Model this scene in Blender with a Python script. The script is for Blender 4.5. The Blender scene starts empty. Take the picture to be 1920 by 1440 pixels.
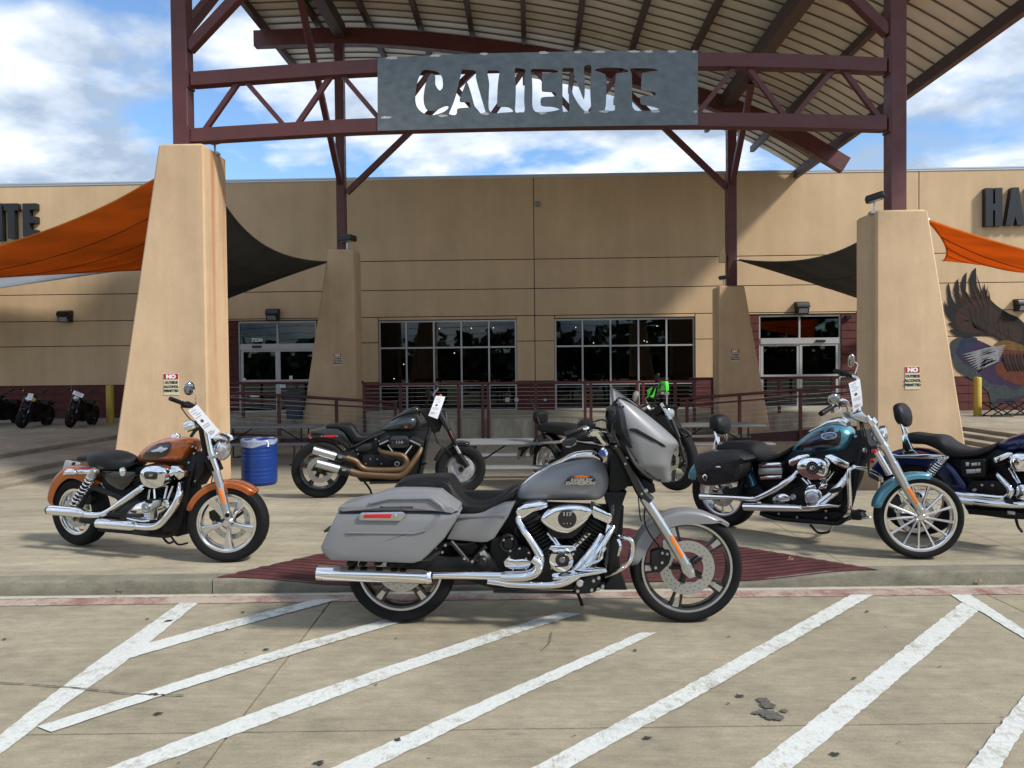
import bpy, bmesh, math, random
from mathutils import Vector, Matrix
random.seed(7)
R = math.radians
S = bpy.context.scene
COL = S.collection

# ---------------------------------------------------------------- camera, sky, sun, exposure
FOC = 1386.0
EYE = Vector((0, 0, 1.55))
CROT = (Matrix.Rotation(R(1.5), 3, 'Z') @ Matrix.Rotation(R(90 - 1.16), 3, 'X') @ Matrix.Rotation(R(-0.59), 3, 'Z'))
cam = bpy.data.cameras.new('camera'); cam.sensor_width = 36; cam.lens = FOC / 1920 * 36
cam.clip_start = 0.05; cam.clip_end = 3000
camo = bpy.data.objects.new('camera', cam); COL.objects.link(camo)
camo.matrix_world = Matrix.Translation(EYE) @ CROT.to_4x4()
S.camera = camo

SUN_DIR = Vector((-1.7, 1.0, -1.75)).normalized()      # the way the light travels
sun = bpy.data.lights.new('sun', 'SUN'); sun.energy = 2.0; sun.angle = R(7); sun.color = (1.0, 0.95, 0.87)
suno = bpy.data.objects.new('sun', sun); COL.objects.link(suno)
suno.rotation_euler = SUN_DIR.to_track_quat('-Z', 'Y').to_euler(); suno.location = (20, -12, 25)

W = bpy.data.worlds.new('World'); S.world = W; W.use_nodes = True
nt = W.node_tree; nt.nodes.clear()
def wn(t, **k):
    n = nt.nodes.new(t)
    for a, b in k.items(): setattr(n, a, b)
    return n
L = nt.links.new
sky = wn('ShaderNodeTexSky', sky_type='NISHITA'); sky.sun_disc = False
sky.sun_elevation = math.asin(-SUN_DIR.z); sky.sun_rotation = math.atan2(-SUN_DIR.x, -SUN_DIR.y)
sky.air_density = 1.0; sky.dust_density = 0.6; sky.ozone_density = 1.6
tc = wn('ShaderNodeTexCoord')
sep = wn('ShaderNodeSeparateXYZ'); L(tc.outputs['Generated'], sep.inputs[0])
mz = wn('ShaderNodeMath', operation='MAXIMUM'); L(sep.outputs[2], mz.inputs[0]); mz.inputs[1].default_value = 0.0
az = wn('ShaderNodeMath', operation='ADD'); L(mz.outputs[0], az.inputs[0]); az.inputs[1].default_value = 0.30
dv = wn('ShaderNodeVectorMath', operation='DIVIDE'); L(tc.outputs['Generated'], dv.inputs[0])
cmb = wn('ShaderNodeCombineXYZ')
for i in range(3): L(az.outputs[0], cmb.inputs[i])
L(cmb.outputs[0], dv.inputs[1])
mp = wn('ShaderNodeMapping'); L(dv.outputs[0], mp.inputs[0]); mp.inputs['Location'].default_value = (3.1, 0.35, 0); mp.inputs['Scale'].default_value = (1.0, 1.15, 1.5)
n1 = wn('ShaderNodeTexNoise'); L(mp.outputs[0], n1.inputs['Vector']); n1.inputs['Scale'].default_value = 2.3; n1.inputs['Detail'].default_value = 10; n1.inputs['Roughness'].default_value = 0.52; n1.inputs['Distortion'].default_value = 0.05
r1 = wn('ShaderNodeValToRGB'); L(n1.outputs['Fac'], r1.inputs[0])
r1.color_ramp.elements[0].position = 0.39; r1.color_ramp.elements[1].position = 0.49
n2 = wn('ShaderNodeTexNoise'); L(mp.outputs[0], n2.inputs['Vector']); n2.inputs['Scale'].default_value = 3.4; n2.inputs['Detail'].default_value = 9; n2.inputs['Roughness'].default_value = 0.54; n2.inputs['Distortion'].default_value = 0.1
r2 = wn('ShaderNodeValToRGB'); L(n2.outputs['Fac'], r2.inputs[0])
e = r2.color_ramp.elements
e[0].position = 0.40; e[0].color = (2.3, 2.9, 3.8, 1); e[1].position = 0.64; e[1].color = (6.3, 6.45, 6.6, 1)
x = e.new(0.52); x.color = (4.1, 4.6, 5.3, 1)
mx = wn('ShaderNodeMixRGB'); L(r1.outputs[0], mx.inputs[0]); L(r2.outputs[0], mx.inputs[2])
sk2 = wn('ShaderNodeMixRGB', blend_type='MULTIPLY'); sk2.inputs[0].default_value = 1; L(sky.outputs[0], sk2.inputs[1]); sk2.inputs[2].default_value = (.80, .95, 1.08, 1)
L(sk2.outputs[0], mx.inputs[1])
bg = wn('ShaderNodeBackground'); L(mx.outputs[0], bg.inputs[0]); bg.inputs[1].default_value = 0.094
wo = wn('ShaderNodeOutputWorld'); L(bg.outputs[0], wo.inputs[0])

S.view_settings.view_transform = 'Standard'; S.view_settings.look = 'None'
S.view_settings.exposure = 1.08; S.view_settings.gamma = 1.0; S.view_settings.use_curve_mapping = False
S.cycles.max_bounces = 8; S.cycles.diffuse_bounces = 5; S.cycles.glossy_bounces = 4; S.cycles.transparent_max_bounces = 12
S.cycles.use_denoising = True; S.cycles.sample_clamp_indirect = 6

# ---------------------------------------------------------------- picture measurements -> places
def ray(px, py):
    return CROT @ Vector(((px - 960) / FOC, -(py - 720) / FOC, -1))
def atY(px, py, Y):
    d = ray(px, py); return EYE + d * (Y / d.y)
def atX(px, py, X):
    d = ray(px, py); return EYE + d * (X / d.x)
def atZ(px, py, Z):
    d = ray(px, py); return EYE + d * ((Z - EYE.z) / d.z)
def gz(Y):                      # height of the plaza and of the courtyard it falls to
    t = [(-99, .10), (8.2, .10), (9.0, .04), (10.2, -.18), (11.3, -.33), (13, -.35), (99, -.35)]
    for (a, za), (b, zb) in zip(t, t[1:]):
        if a <= Y <= b:
            return za + (zb - za) * (Y - a) / (b - a)
    return -.35
def ground(px, py):
    p = atZ(px, py, .1)
    for i in range(40): p = atZ(px, py, gz(p.y) * .5 + p.z * .5)
    return p
def perp(p, d, n):              # depth scale helper
    return (p - EYE).dot(CROT @ Vector((0, 0, -1)))
def mpp(p):                     # metres per photo pixel at point p
    return (p - EYE).dot(CROT @ Vector((0, 0, -1))) / FOC

# ---------------------------------------------------------------- materials
MATS = {}
def mat(name, col, rough=.5, metal=0., var=0., scale=6., bump=0., bscale=60., coat=0., spec=.5, flake=0., rvar=0., stretch=None, col2=None):
    if name in MATS: return MATS[name]
    m = bpy.data.materials.new(name); m.use_nodes = True; t = m.node_tree; b = t.nodes['Principled BSDF']
    b.inputs['Base Color'].default_value = (*col, 1); b.inputs['Roughness'].default_value = rough
    b.inputs['Metallic'].default_value = metal; b.inputs['Coat Weight'].default_value = coat; b.inputs['Coat Roughness'].default_value = .04
    b.inputs['Specular IOR Level'].default_value = spec
    def N(k, **kw):
        n = t.nodes.new(k)
        for a, v in kw.items(): setattr(n, a, v)
        return n
    if var or bump or rvar or col2:
        g = N('ShaderNodeNewGeometry'); mp = N('ShaderNodeMapping'); t.links.new(g.outputs['Position'], mp.inputs[0])
        if stretch: mp.inputs['Scale'].default_value = stretch
    if var or col2:
        n = N('ShaderNodeTexNoise'); n.inputs['Scale'].default_value = scale; n.inputs['Detail'].default_value = 7; n.inputs['Roughness'].default_value = .62
        t.links.new(mp.outputs[0], n.inputs['Vector'])
        r = N('ShaderNodeValToRGB'); r.color_ramp.elements[0].position = .3; r.color_ramp.elements[1].position = .7
        c2 = col2 or tuple(min(1, c * (1 + var)) for c in col)
        c1 = tuple(c * (1 - var) for c in col)
        r.color_ramp.elements[0].color = (*c1, 1); r.color_ramp.elements[1].color = (*c2, 1)
        t.links.new(n.outputs['Fac'], r.inputs[0]); t.links.new(r.outputs[0], b.inputs['Base Color'])
    if rvar:
        n = N('ShaderNodeTexNoise'); n.inputs['Scale'].default_value = scale * 2; n.inputs['Detail'].default_value = 5
        t.links.new(mp.outputs[0], n.inputs['Vector'])
        q = N('ShaderNodeMapRange'); q.inputs[1].default_value = .3; q.inputs[2].default_value = .7
        q.inputs[3].default_value = max(0, rough - rvar); q.inputs[4].default_value = rough + rvar
        t.links.new(n.outputs['Fac'], q.inputs[0]); t.links.new(q.outputs[0], b.inputs['Roughness'])
    if bump:
        n = N('ShaderNodeTexNoise'); n.inputs['Scale'].default_value = bscale; n.inputs['Detail'].default_value = 4
        t.links.new(mp.outputs[0], n.inputs['Vector'])
        k = N('ShaderNodeBump'); k.inputs['Strength'].default_value = bump; k.inputs['Distance'].default_value = .01
        t.links.new(n.outputs['Fac'], k.inputs['Height']); t.links.new(k.outputs[0], b.inputs['Normal'])
    MATS[name] = m
    return m

def concrete(name, base, streak=(1, 1, 1), dark=.45, stain=.5, specks=True, seams=None):
    m = bpy.data.materials.new(name); m.use_nodes = True; t = m.node_tree; b = t.nodes['Principled BSDF']; K = t.links.new
    b.inputs['Roughness'].default_value = .85; b.inputs['Specular IOR Level'].default_value = .25
    def N(k, **kw):
        n = t.nodes.new(k)
        for a, v in kw.items(): setattr(n, a, v)
        return n
    g = N('ShaderNodeNewGeometry'); mp = N('ShaderNodeMapping'); K(g.outputs['Position'], mp.inputs[0]); mp.inputs['Scale'].default_value = streak
    def noise(sc, det, ro=.6, src=None, dist=0):
        n = N('ShaderNodeTexNoise'); n.inputs['Scale'].default_value = sc; n.inputs['Detail'].default_value = det; n.inputs['Roughness'].default_value = ro; n.inputs['Distortion'].default_value = dist
        K((src or mp).outputs[0], n.inputs['Vector']); return n
    def ramp(n, a, bb, ca, cb):
        r = N('ShaderNodeValToRGB'); r.color_ramp.elements[0].position = a; r.color_ramp.elements[1].position = bb
        r.color_ramp.elements[0].color = (*ca, 1); r.color_ramp.elements[1].color = (*cb, 1); K(n.outputs[0], r.inputs[0]); return r
    def mul(a, c, f=1.):
        x = N('ShaderNodeMixRGB', blend_type='MULTIPLY'); x.inputs[0].default_value = f; K(a.outputs[0], x.inputs[1]); K(c.outputs[0], x.inputs[2]); return x
    big = ramp(noise(.9, 9, .65, dist=.4), .35, .68, tuple(c * (1 - stain * .45) for c in base), tuple(c * 1.07 for c in base))
    mid = ramp(noise(7, 8, .7), .3, .62, (1 - dark * .45,) * 3, (1.04,) * 3)
    fin = ramp(noise(75, 5, .8), .3, .7, (.74,) * 3, (1.18,) * 3)
    c = mul(mul(big, mid), fin)
    mp2 = N('ShaderNodeMapping'); K(g.outputs['Position'], mp2.inputs[0]); mp2.inputs['Scale'].default_value = (.8, 7, 1)
    c = mul(c, ramp(noise(5, 7, .75, mp2), .36, .6, (.86, .86, .87), (1.03,) * 3))
    v3 = N('ShaderNodeTexVoronoi'); v3.inputs['Scale'].default_value = 38; K(mp.outputs[0], v3.inputs['Vector'])
    s3 = N('ShaderNodeValToRGB'); s3.color_ramp.elements[0].position = .07; s3.color_ramp.elements[1].position = .14; s3.color_ramp.elements[0].color = (.72, .71, .69, 1); s3.color_ramp.elements[1].color = (1, 1, 1, 1); K(v3.outputs['Distance'], s3.inputs[0]); c = mul(c, s3)
    pr = noise(2.3, 8, .6, dist=1.5)
    sp = ramp(pr, .60, .72, (1, 1, 1), (.80, .82, .84)); c = mul(c, sp)
    if specks:
        v = N('ShaderNodeTexVoronoi'); v.inputs['Scale'].default_value = 3.2; K(mp.outputs[0], v.inputs['Vector'])
        s2 = N('ShaderNodeValToRGB'); s2.color_ramp.elements[0].position = .028; s2.color_ramp.elements[1].position = .04
        s2.color_ramp.elements[0].color = (.45, .43, .4, 1); s2.color_ramp.elements[1].color = (1, 1, 1, 1); K(v.outputs['Distance'], s2.inputs[0]); c = mul(c, s2)
    K(c.outputs[0], b.inputs['Base Color'])
    bp = N('ShaderNodeBump'); bp.inputs['Strength'].default_value = .35; bp.inputs['Distance'].default_value = .006
    K(noise(140, 3).outputs[0], bp.inputs['Height']); K(bp.outputs[0], b.inputs['Normal'])
    MATS[name] = m
    return m

def paint_worn(name, col, under, amount=.5, scale=9.):
    m = bpy.data.materials.new(name); m.use_nodes = True; t = m.node_tree; b = t.nodes['Principled BSDF']; K = t.links.new
    b.inputs['Roughness'].default_value = .7
    g = t.nodes.new('ShaderNodeNewGeometry')
    def noise(sc, vec=None, det=8, ro=.7):
        n = t.nodes.new('ShaderNodeTexNoise'); n.inputs['Scale'].default_value = sc; n.inputs['Detail'].default_value = det; n.inputs['Roughness'].default_value = ro
        if vec:
            mp = t.nodes.new('ShaderNodeMapping'); mp.inputs['Scale'].default_value = vec; mp.inputs['Rotation'].default_value = (0, 0, .6); K(g.outputs['Position'], mp.inputs[0]); K(mp.outputs[0], n.inputs['Vector'])
        else: K(g.outputs['Position'], n.inputs['Vector'])
        return n
    a = noise(scale); b2 = noise(28, (6, .6, 1)); c3 = noise(2.0)
    ad = t.nodes.new('ShaderNodeMath'); ad.operation = 'ADD'; K(a.outputs[0], ad.inputs[0]); K(b2.outputs[0], ad.inputs[1])
    ad2 = t.nodes.new('ShaderNodeMath'); ad2.operation = 'ADD'; K(ad.outputs[0], ad2.inputs[0]); K(c3.outputs[0], ad2.inputs[1])
    r = t.nodes.new('ShaderNodeValToRGB'); dvv = t.nodes.new('ShaderNodeMath'); dvv.operation = 'DIVIDE'; K(ad2.outputs[0], dvv.inputs[0]); dvv.inputs[1].default_value = 3
    K(dvv.outputs[0], r.inputs[0])
    r.color_ramp.elements[0].position = .36 + amount * .12; r.color_ramp.elements[1].position = .44 + amount * .12
    mx = t.nodes.new('ShaderNodeMixRGB'); K(r.outputs[0], mx.inputs[0]); mx.inputs[1].default_value = (*under, 1)
    var = t.nodes.new('ShaderNodeMixRGB'); K(noise(5).outputs[0], var.inputs[0]); var.inputs[1].default_value = (*[c * .78 for c in col], 1); var.inputs[2].default_value = (*col, 1)
    K(var.outputs[0], mx.inputs[2]); out = mx
    if 'white' in name:
        for (s_, vec, lo, hi, v) in ((1.1, (.5, 3.2, 1), .60, .70, .72), (3.0, (.3, 9, 1), .62, .72, .75), (60, (1, 1, 1), .34, .5, .82)):
            n = noise(s_, vec, 6, .6); q = t.nodes.new('ShaderNodeValToRGB'); q.color_ramp.elements[0].position = lo; q.color_ramp.elements[1].position = hi; A_, B_ = ((1,) * 3, (v,) * 3) if v < .8 else ((v,) * 3, (1,) * 3)
            q.color_ramp.elements[0].color = (*A_, 1); q.color_ramp.elements[1].color = (*B_, 1); K(n.outputs[0], q.inputs[0])
            m2 = t.nodes.new('ShaderNodeMixRGB'); m2.blend_type = 'MULTIPLY'; m2.inputs[0].default_value = 1; K(out.outputs[0], m2.inputs[1]); K(q.outputs[0], m2.inputs[2]); out = m2
    K(out.outputs[0], b.inputs['Base Color'])
    MATS[name] = m; return m

def streaks(m, amt=.12, sc=(1.4, 1.4, .12), base=None):
    t = m.node_tree; b = t.nodes['Principled BSDF']; src = b.inputs['Base Color'].links[0].from_socket; K = t.links.new
    g = t.nodes.new('ShaderNodeNewGeometry'); cur = src
    for (scale, vec, lo, hi, k) in ((1.0, sc, .40, .62, amt), (.35, (1, 1, 1), .35, .65, amt * .7), (6.0, (1, 1, .5), .35, .7, amt * .35)):
        mp = t.nodes.new('ShaderNodeMapping'); mp.inputs['Scale'].default_value = vec; K(g.outputs['Position'], mp.inputs[0])
        n = t.nodes.new('ShaderNodeTexNoise'); n.inputs['Scale'].default_value = scale; n.inputs['Detail'].default_value = 8; n.inputs['Roughness'].default_value = .65; K(mp.outputs[0], n.inputs['Vector'])
        r = t.nodes.new('ShaderNodeValToRGB'); r.color_ramp.elements[0].position = lo; r.color_ramp.elements[1].position = hi; r.color_ramp.elements[0].color = (1 - k, 1 - k, 1 - k * 1.1, 1); r.color_ramp.elements[1].color = (1 + k * .3, 1 + k * .3, 1 + k * .25, 1); K(n.outputs[0], r.inputs[0])
        x = t.nodes.new('ShaderNodeMixRGB'); x.blend_type = 'MULTIPLY'; x.inputs[0].default_value = 1; K(cur, x.inputs[1]); K(r.outputs[0], x.inputs[2]); cur = x.outputs[0]
    if base:   # splash dirt near the foot
        s = t.nodes.new('ShaderNodeSeparateXYZ'); K(g.outputs['Position'], s.inputs[0]); q = t.nodes.new('ShaderNodeMapRange'); K(s.outputs[2], q.inputs[0]); q.inputs[1].default_value = base[0]; q.inputs[2].default_value = base[1]; q.inputs[3].default_value = .45; q.inputs[4].default_value = 0
        x = t.nodes.new('ShaderNodeMixRGB'); K(q.outputs[0], x.inputs[0]); K(cur, x.inputs[1]); x.inputs[2].default_value = (.26, .20, .13, 1); cur = x.outputs[0]
    K(cur, b.inputs['Base Color']); return m
M_stucco = mat('tan_stucco', (.64, .455, .288), .9, var=.10, scale=1.3, bump=.5, bscale=90, spec=.2)
M_wall = mat('tan_wall', (.60, .43, .262), .9, var=.07, scale=.8, bump=.3, bscale=60, spec=.2)
streaks(M_stucco, .13, base=(-.4, .1)); streaks(M_wall, .075)
M_clad = mat('red_cladding', (.095, .027, .023), .75, var=.22, scale=5, bump=.5, bscale=40, spec=.3)
M_steel = mat('oxide_red_steel', (.105, .029, .027), .5, var=.16, scale=3.5, rvar=.12, bump=.08, bscale=30)
M_rail = mat('dark_red_rail', (.095, .021, .018), .45, var=.15, scale=4)
M_deck = mat('canopy_deck', (.70, .66, .55), .45, metal=.0, var=.10, scale=1.5, rvar=.1)
M_alu = mat('aluminium_frame', (.45, .46, .46), .4, metal=.3, var=.05)
M_flash = mat('metal_flashing', (.5, .53, .55), .4, metal=.6)
M_road = concrete('road_concrete', (.385, .335, .235), (1, 1.6, 1), dark=.5, stain=.55)
M_plaza = concrete('plaza_concrete', (.43, .375, .27), (.5, 1.9, 1), dark=.6, stain=.6)
M_kerb = concrete('kerb_concrete', (.26, .24, .18), (1, 1, 2), dark=.6, stain=.8, specks=False)
M_step = concrete('step_concrete', (.42, .37, .28), (.7, .7, 3), dark=.5, stain=.8, specks=False)
M_cwall = concrete('wall_concrete', (.46, .415, .32), (3, 3, .5), dark=.6, stain=.7, specks=False)
M_joint = mat('joint_filler', (.03, .028, .024), .95)
M_white = paint_worn('worn_white_paint', (.68, .69, .65), (.38, .36, .30), .42, 16)
M_redp = paint_worn('worn_red_paint', (.27, .13, .115), (.42, .34, .27), .95, 5)
M_black = mat('black_paint', (.006, .006, .0065), .25, coat=.6)
M_dark = mat('dark_metal', (.013, .013, .014), .42, metal=.3, var=.2, scale=20)
M_satin = mat('satin_black', (.006, .006, .0065), .48, spec=.28)
M_rubber = mat('tyre_rubber', (.0105, .0105, .011), .7, bump=.2, bscale=180, spec=.15)
M_seat = mat('seat_vinyl', (.009, .009, .010), .5, bump=.15, bscale=220, spec=.25)
M_chrome = mat('chrome', (.86, .86, .87), .07, metal=1.)
M_brush = mat('brushed_aluminium', (.58, .59, .60), .30, metal=1., var=.06, scale=20)
M_polish = mat('polished_alloy', (.80, .80, .81), .17, metal=1., var=.04, scale=25)
M_beam = mat('shaded_beam_steel', (.070, .038, .030), .55, var=.18, scale=3)  # darker brown version of the red steel, canopy shade put into its colour
M_castal = mat('cast_aluminium', (.5, .5, .5), .38, metal=.9, var=.1, scale=30)
M_disc = mat('brake_disc_steel', (.50, .50, .49), .32, metal=.9)
M_bolt = mat('bolt_steel', (.6, .6, .6), .3, metal=1)
M_orange = mat('amber_reflector', (.85, .20, .015), .3, coat=.5)
M_redr = mat('red_reflector', (.50, .012, .015), .25, coat=.5)
M_paper = mat('tag_paper', (.78, .79, .82), .7)
M_ink = mat('print_ink', (.12, .12, .14), .7)
M_black2 = mat('fixture_black', (.010, .011, .012), .4)
M_sign = mat('sign_cream', (.60, .55, .38), .55, var=.05)
M_signred = mat('sign_red', (.38, .014, .02), .5)
M_signwhite = mat('sign_white', (.8, .8, .78), .5)
M_signblack = mat('sign_black', (.02, .02, .02), .5)
M_yellow = mat('yellow_paint', (.45, .31, .03), .5, var=.12, scale=9)
M_galv = mat('galvanised_sheet', (.135, .155, .16), .42, metal=.3, var=.24, scale=7, rvar=.12, stretch=(1, 1, 1.6))
M_galvspot = mat('bare_weld_spot', (.55, .54, .50), .5, var=.2, scale=40)
M_lens = mat('lamp_lens', (.25, .26, .26), .15, coat=.5)
M_blue = mat('blue_barrel_plastic', (.003, .032, .19), .36, var=.08, scale=4, bump=.1, bscale=15)
M_table = mat('table_plastic', (.20, .21, .21), .5, var=.06)
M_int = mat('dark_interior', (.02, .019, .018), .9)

# glass: mostly a dark tinted pane that mirrors what is in front of it
mg = bpy.data.materials.new('tinted_glass'); mg.use_nodes = True; t = mg.node_tree; t.nodes.clear()
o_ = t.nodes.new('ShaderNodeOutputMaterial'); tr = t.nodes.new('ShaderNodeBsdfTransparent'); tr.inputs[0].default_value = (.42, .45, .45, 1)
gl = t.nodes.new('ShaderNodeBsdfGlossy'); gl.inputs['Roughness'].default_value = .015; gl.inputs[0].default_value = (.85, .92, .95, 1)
fr = t.nodes.new('ShaderNodeFresnel'); fr.inputs[0].default_value = 1.5
ms = t.nodes.new('ShaderNodeMixShader'); t.links.new(fr.outputs[0], ms.inputs[0]); t.links.new(tr.outputs[0], ms.inputs[1]); t.links.new(gl.outputs[0], ms.inputs[2]); t.links.new(ms.outputs[0], o_.inputs[0])
MATS['glass'] = mg; M_glass = mg
def emis(name, col, s):
    m = bpy.data.materials.new(name); m.use_nodes = True; b = m.node_tree.nodes['Principled BSDF']
    b.inputs['Emission Color'].default_value = (*col, 1); b.inputs['Emission Strength'].default_value = s; return m
M_lamp = emis('lit_lamp', (1, .88, .7), 4)
def paint(name, col, fl=.0):
    m = mat(name, col, .34, metal=.5, var=.04, scale=300, coat=.8)
    return m

# ---------------------------------------------------------------- mesh builder
def crom(pts, n=6, closed=False):
    P = [Vector(p) for p in pts]; out = []; N = len(P)
    rng = range(N) if closed else range(N - 1)
    for i in rng:
        if closed: a, b, c, d = P[(i - 1) % N], P[i], P[(i + 1) % N], P[(i + 2) % N]
        else:
            a = P[i - 1] if i > 0 else P[0] * 2 - P[1]; b = P[i]; c = P[i + 1]; d = P[i + 2] if i + 2 < N else P[-1] * 2 - P[-2]
        for k in range(n):
            t = k / n
            out.append(.5 * ((2 * b) + (c - a) * t + (2 * a - 5 * b + 4 * c - d) * t * t + (-a + 3 * b - 3 * c + d) * t ** 3))
    if not closed: out.append(P[-1])
    return out

class MB:
    def __init__(s): s.v = []; s.f = []
    def add(s, vs, fs):
        o = len(s.v); s.v += [Vector(v) for v in vs]; s.f += [tuple(i + o for i in f) for f in fs]; return s
    def box(s, x0, x1, y0, y1, z0, z1, b=0.):
        if x0 > x1: x0, x1 = x1, x0
        if y0 > y1: y0, y1 = y1, y0
        if z0 > z1: z0, z1 = z1, z0
        return s.obox(Vector(((x0 + x1) / 2, (y0 + y1) / 2, (z0 + z1) / 2)), Vector((1, 0, 0)), Vector((0, 1, 0)), Vector((0, 0, 1)), (x1 - x0) / 2, (y1 - y0) / 2, (z1 - z0) / 2, b)
    def obox(s, c, X, Y, Z, hx, hy, hz, b=0.):
        b = min(b, hx * .9, hy * .9, hz * .9)
        if b <= 0:
            vs = [c + X * (hx * i) + Y * (hy * j) + Z * (hz * k) for i in (-1, 1) for j in (-1, 1) for k in (-1, 1)]
            return s.add(vs, [(0, 1, 3, 2), (4, 6, 7, 5), (0, 4, 5, 1), (2, 3, 7, 6), (0, 2, 6, 4), (1, 5, 7, 3)])
        vs = []; idx = {}
        for i in (-1, 1):
            for j in (-1, 1):
                for k in (-1, 1):
                    for a in range(3):
                        h = [hx - b, hy - b, hz - b]; h[a] += b
                        idx[(i, j, k, a)] = len(vs); vs.append(c + X * (h[0] * i) + Y * (h[1] * j) + Z * (h[2] * k))
        fs = []
        q = [(-1, -1), (1, -1), (1, 1), (-1, 1)]
        for sg in (-1, 1):
            for a in range(3):
                f = []
                for (u, w) in q:
                    t = [0, 0, 0]; t[a] = sg; t[(a + 1) % 3] = u; t[(a + 2) % 3] = w; f.append(idx[(*t, a)])
                fs.append(tuple(f if sg > 0 else f[::-1]))
        for a in range(3):
            for u in (-1, 1):
                for w in (-1, 1):
                    b1, c1 = (a + 1) % 3, (a + 2) % 3
                    t0 = [0, 0, 0]; t0[a] = -1; t0[b1] = u; t0[c1] = w; t1 = list(t0); t1[a] = 1
                    f = [idx[(*t0, b1)], idx[(*t1, b1)], idx[(*t1, c1)], idx[(*t0, c1)]]
                    fs.append(tuple(f if u * w < 0 else f[::-1]))
        for i in (-1, 1):
            for j in (-1, 1):
                for k in (-1, 1):
                    f = [idx[(i, j, k, 0)], idx[(i, j, k, 1)], idx[(i, j, k, 2)]]
                    fs.append(tuple(f if i * j * k > 0 else f[::-1]))
        return s.add(vs, fs)
    def beam(s, p0, p1, w, h, up=(0, 0, 1), b=0.):       # rectangular member, w across, h along up
        p0, p1 = Vector(p0), Vector(p1); X = (p1 - p0); l = X.length; X.normalize(); up = Vector(up)
        Y = up.cross(X)
        if Y.length < 1e-4: Y = Vector((0, 1, 0)).cross(X)
        Y.normalize(); Z = X.cross(Y)
        return s.obox((p0 + p1) / 2, X, Y, Z, l / 2, w / 2, h / 2, b)
    def rings(s, rs, close=True, cap=True):
        n = len(rs[0]); o = len(s.v)
        for r in rs: s.v += [Vector(p) for p in r]
        for i in range(len(rs) - 1):
            for j in range(n if close else n - 1):
                a = o + i * n + j; b2 = o + i * n + (j + 1) % n
                s.f.append((a, b2, b2 + n, a + n))
        if cap:
            s.f.append(tuple(o + j for j in range(n))[::-1]); s.f.append(tuple(o + (len(rs) - 1) * n + j for j in range(n)))
        return s
    def tube(s, pts, r, n=10, sm=6, cap=True, flat=None):
        P = [Vector(p) for p in pts]
        if not isinstance(r, (list, tuple)): rr = [r] * len(P)
        else: rr = list(r)
        if sm and len(P) > 2:
            Q = crom([(*p, ) for p in P], sm); r2 = []
            for i in range(len(P) - 1):
                for k in range(sm): r2.append(rr[i] + (rr[i + 1] - rr[i]) * k / sm)
            r2.append(rr[-1]); P, rr = Q, r2
        rs = []; T = (P[1] - P[0]).normalized(); U = T.orthogonal().normalized()
        for i, p in enumerate(P):
            t = (P[min(i + 1, len(P) - 1)] - P[max(i - 1, 0)])
            if t.length < 1e-9: t = T
            t.normalize(); U = (U - t * U.dot(t)).normalized(); V = t.cross(U); T = t
            rs.append([p + (U * math.cos(a) + V * math.sin(a)) * rr[i] for a in [2 * math.pi * k / n for k in range(n)]])
        return s.rings(rs, True, cap)
    def lathe(s, prof, c, ax, n=32, closed=False, a0=0., a1=None, ref=None):
        ax = Vector(ax).normalized(); U = (Vector(ref) - ax * Vector(ref).dot(ax)).normalized() if ref else ax.orthogonal().normalized(); V = ax.cross(U); c = Vector(c)
        full = a1 is None; a1 = 2 * math.pi if full else a1; m = n if full else n + 1
        rs = []
        for k in range(m):
            a = a0 + (a1 - a0) * k / n; d = U * math.cos(a) + V * math.sin(a)
            rs.append([c + d * r + ax * w for r, w in prof])
        o = len(s.v); q = len(prof)
        for r in rs: s.v += r
        for i in range(n if full else n):
            i2 = (i + 1) % m if full else i + 1
            for j in range(q if closed else q - 1):
                j2 = (j + 1) % q
                s.f.append((o + i * q + j, o + i2 * q + j, o + i2 * q + j2, o + i * q + j2))
        if not full and closed:
            s.f.append(tuple(o + j for j in range(q))); s.f.append(tuple(o + n * q + j for j in range(q))[::-1])
        return s
    def prism(s, pts, dirv, depth, b=0., dome=0.):
        """outline (3D, coplanar) is the front face; extruded by depth against dirv, its rim bevelled by b"""
        P = [Vector(p) for p in pts]; D = Vector(dirv).normalized(); n = len(P)
        nrm = Vector((0, 0, 0))
        for i in range(n): nrm += P[i].cross(P[(i + 1) % n])
        if nrm.dot(D) < 0: P = P[::-1]
        rs = [[p - D * depth for p in P]]
        if b > 0:
            def off(k):
                out = []
                for i in range(n):
                    e1 = (P[i] - P[i - 1]); e2 = (P[(i + 1) % n] - P[i])
                    e1 = e1.normalized() if e1.length > 1e-9 else e2.normalized(); e2 = e2.normalized() if e2.length > 1e-9 else e1
                    n1 = D.cross(e1); n2 = D.cross(e2); m = n1 + n2
                    if m.length < 1e-6: m = n1
                    m.normalize(); c = max(.5, m.dot(n1)); out.append(P[i] + m * (k / c))
                return out
            rs += [[p - D * b for p in P]]
            rs += [[p - D * (b * .3) for p in off(b * .3)]]
            rs += [off(b)]
            last = rs[-1]
        else:
            rs += [list(P)]; last = P
        if dome:
            c = sum(last, Vector()) / n
            for k in (.8, .55, .3):
                rs.append([c + (p - c) * k + D * dome * (1 - k * k) for p in last])
        return s.rings(rs)
    def ball(s, c, rx, ry, rz, n=16, m=10):
        c = Vector(c); rs = []
        for i in range(m + 1):
            a = -math.pi / 2 + math.pi * i / m; rs.append([c + Vector((rx * math.cos(a) * math.cos(t), ry * math.cos(a) * math.sin(t), rz * math.sin(a))) for t in [2 * math.pi * k / n for k in range(n)]])
        return s.rings(rs, True, False)
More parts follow.
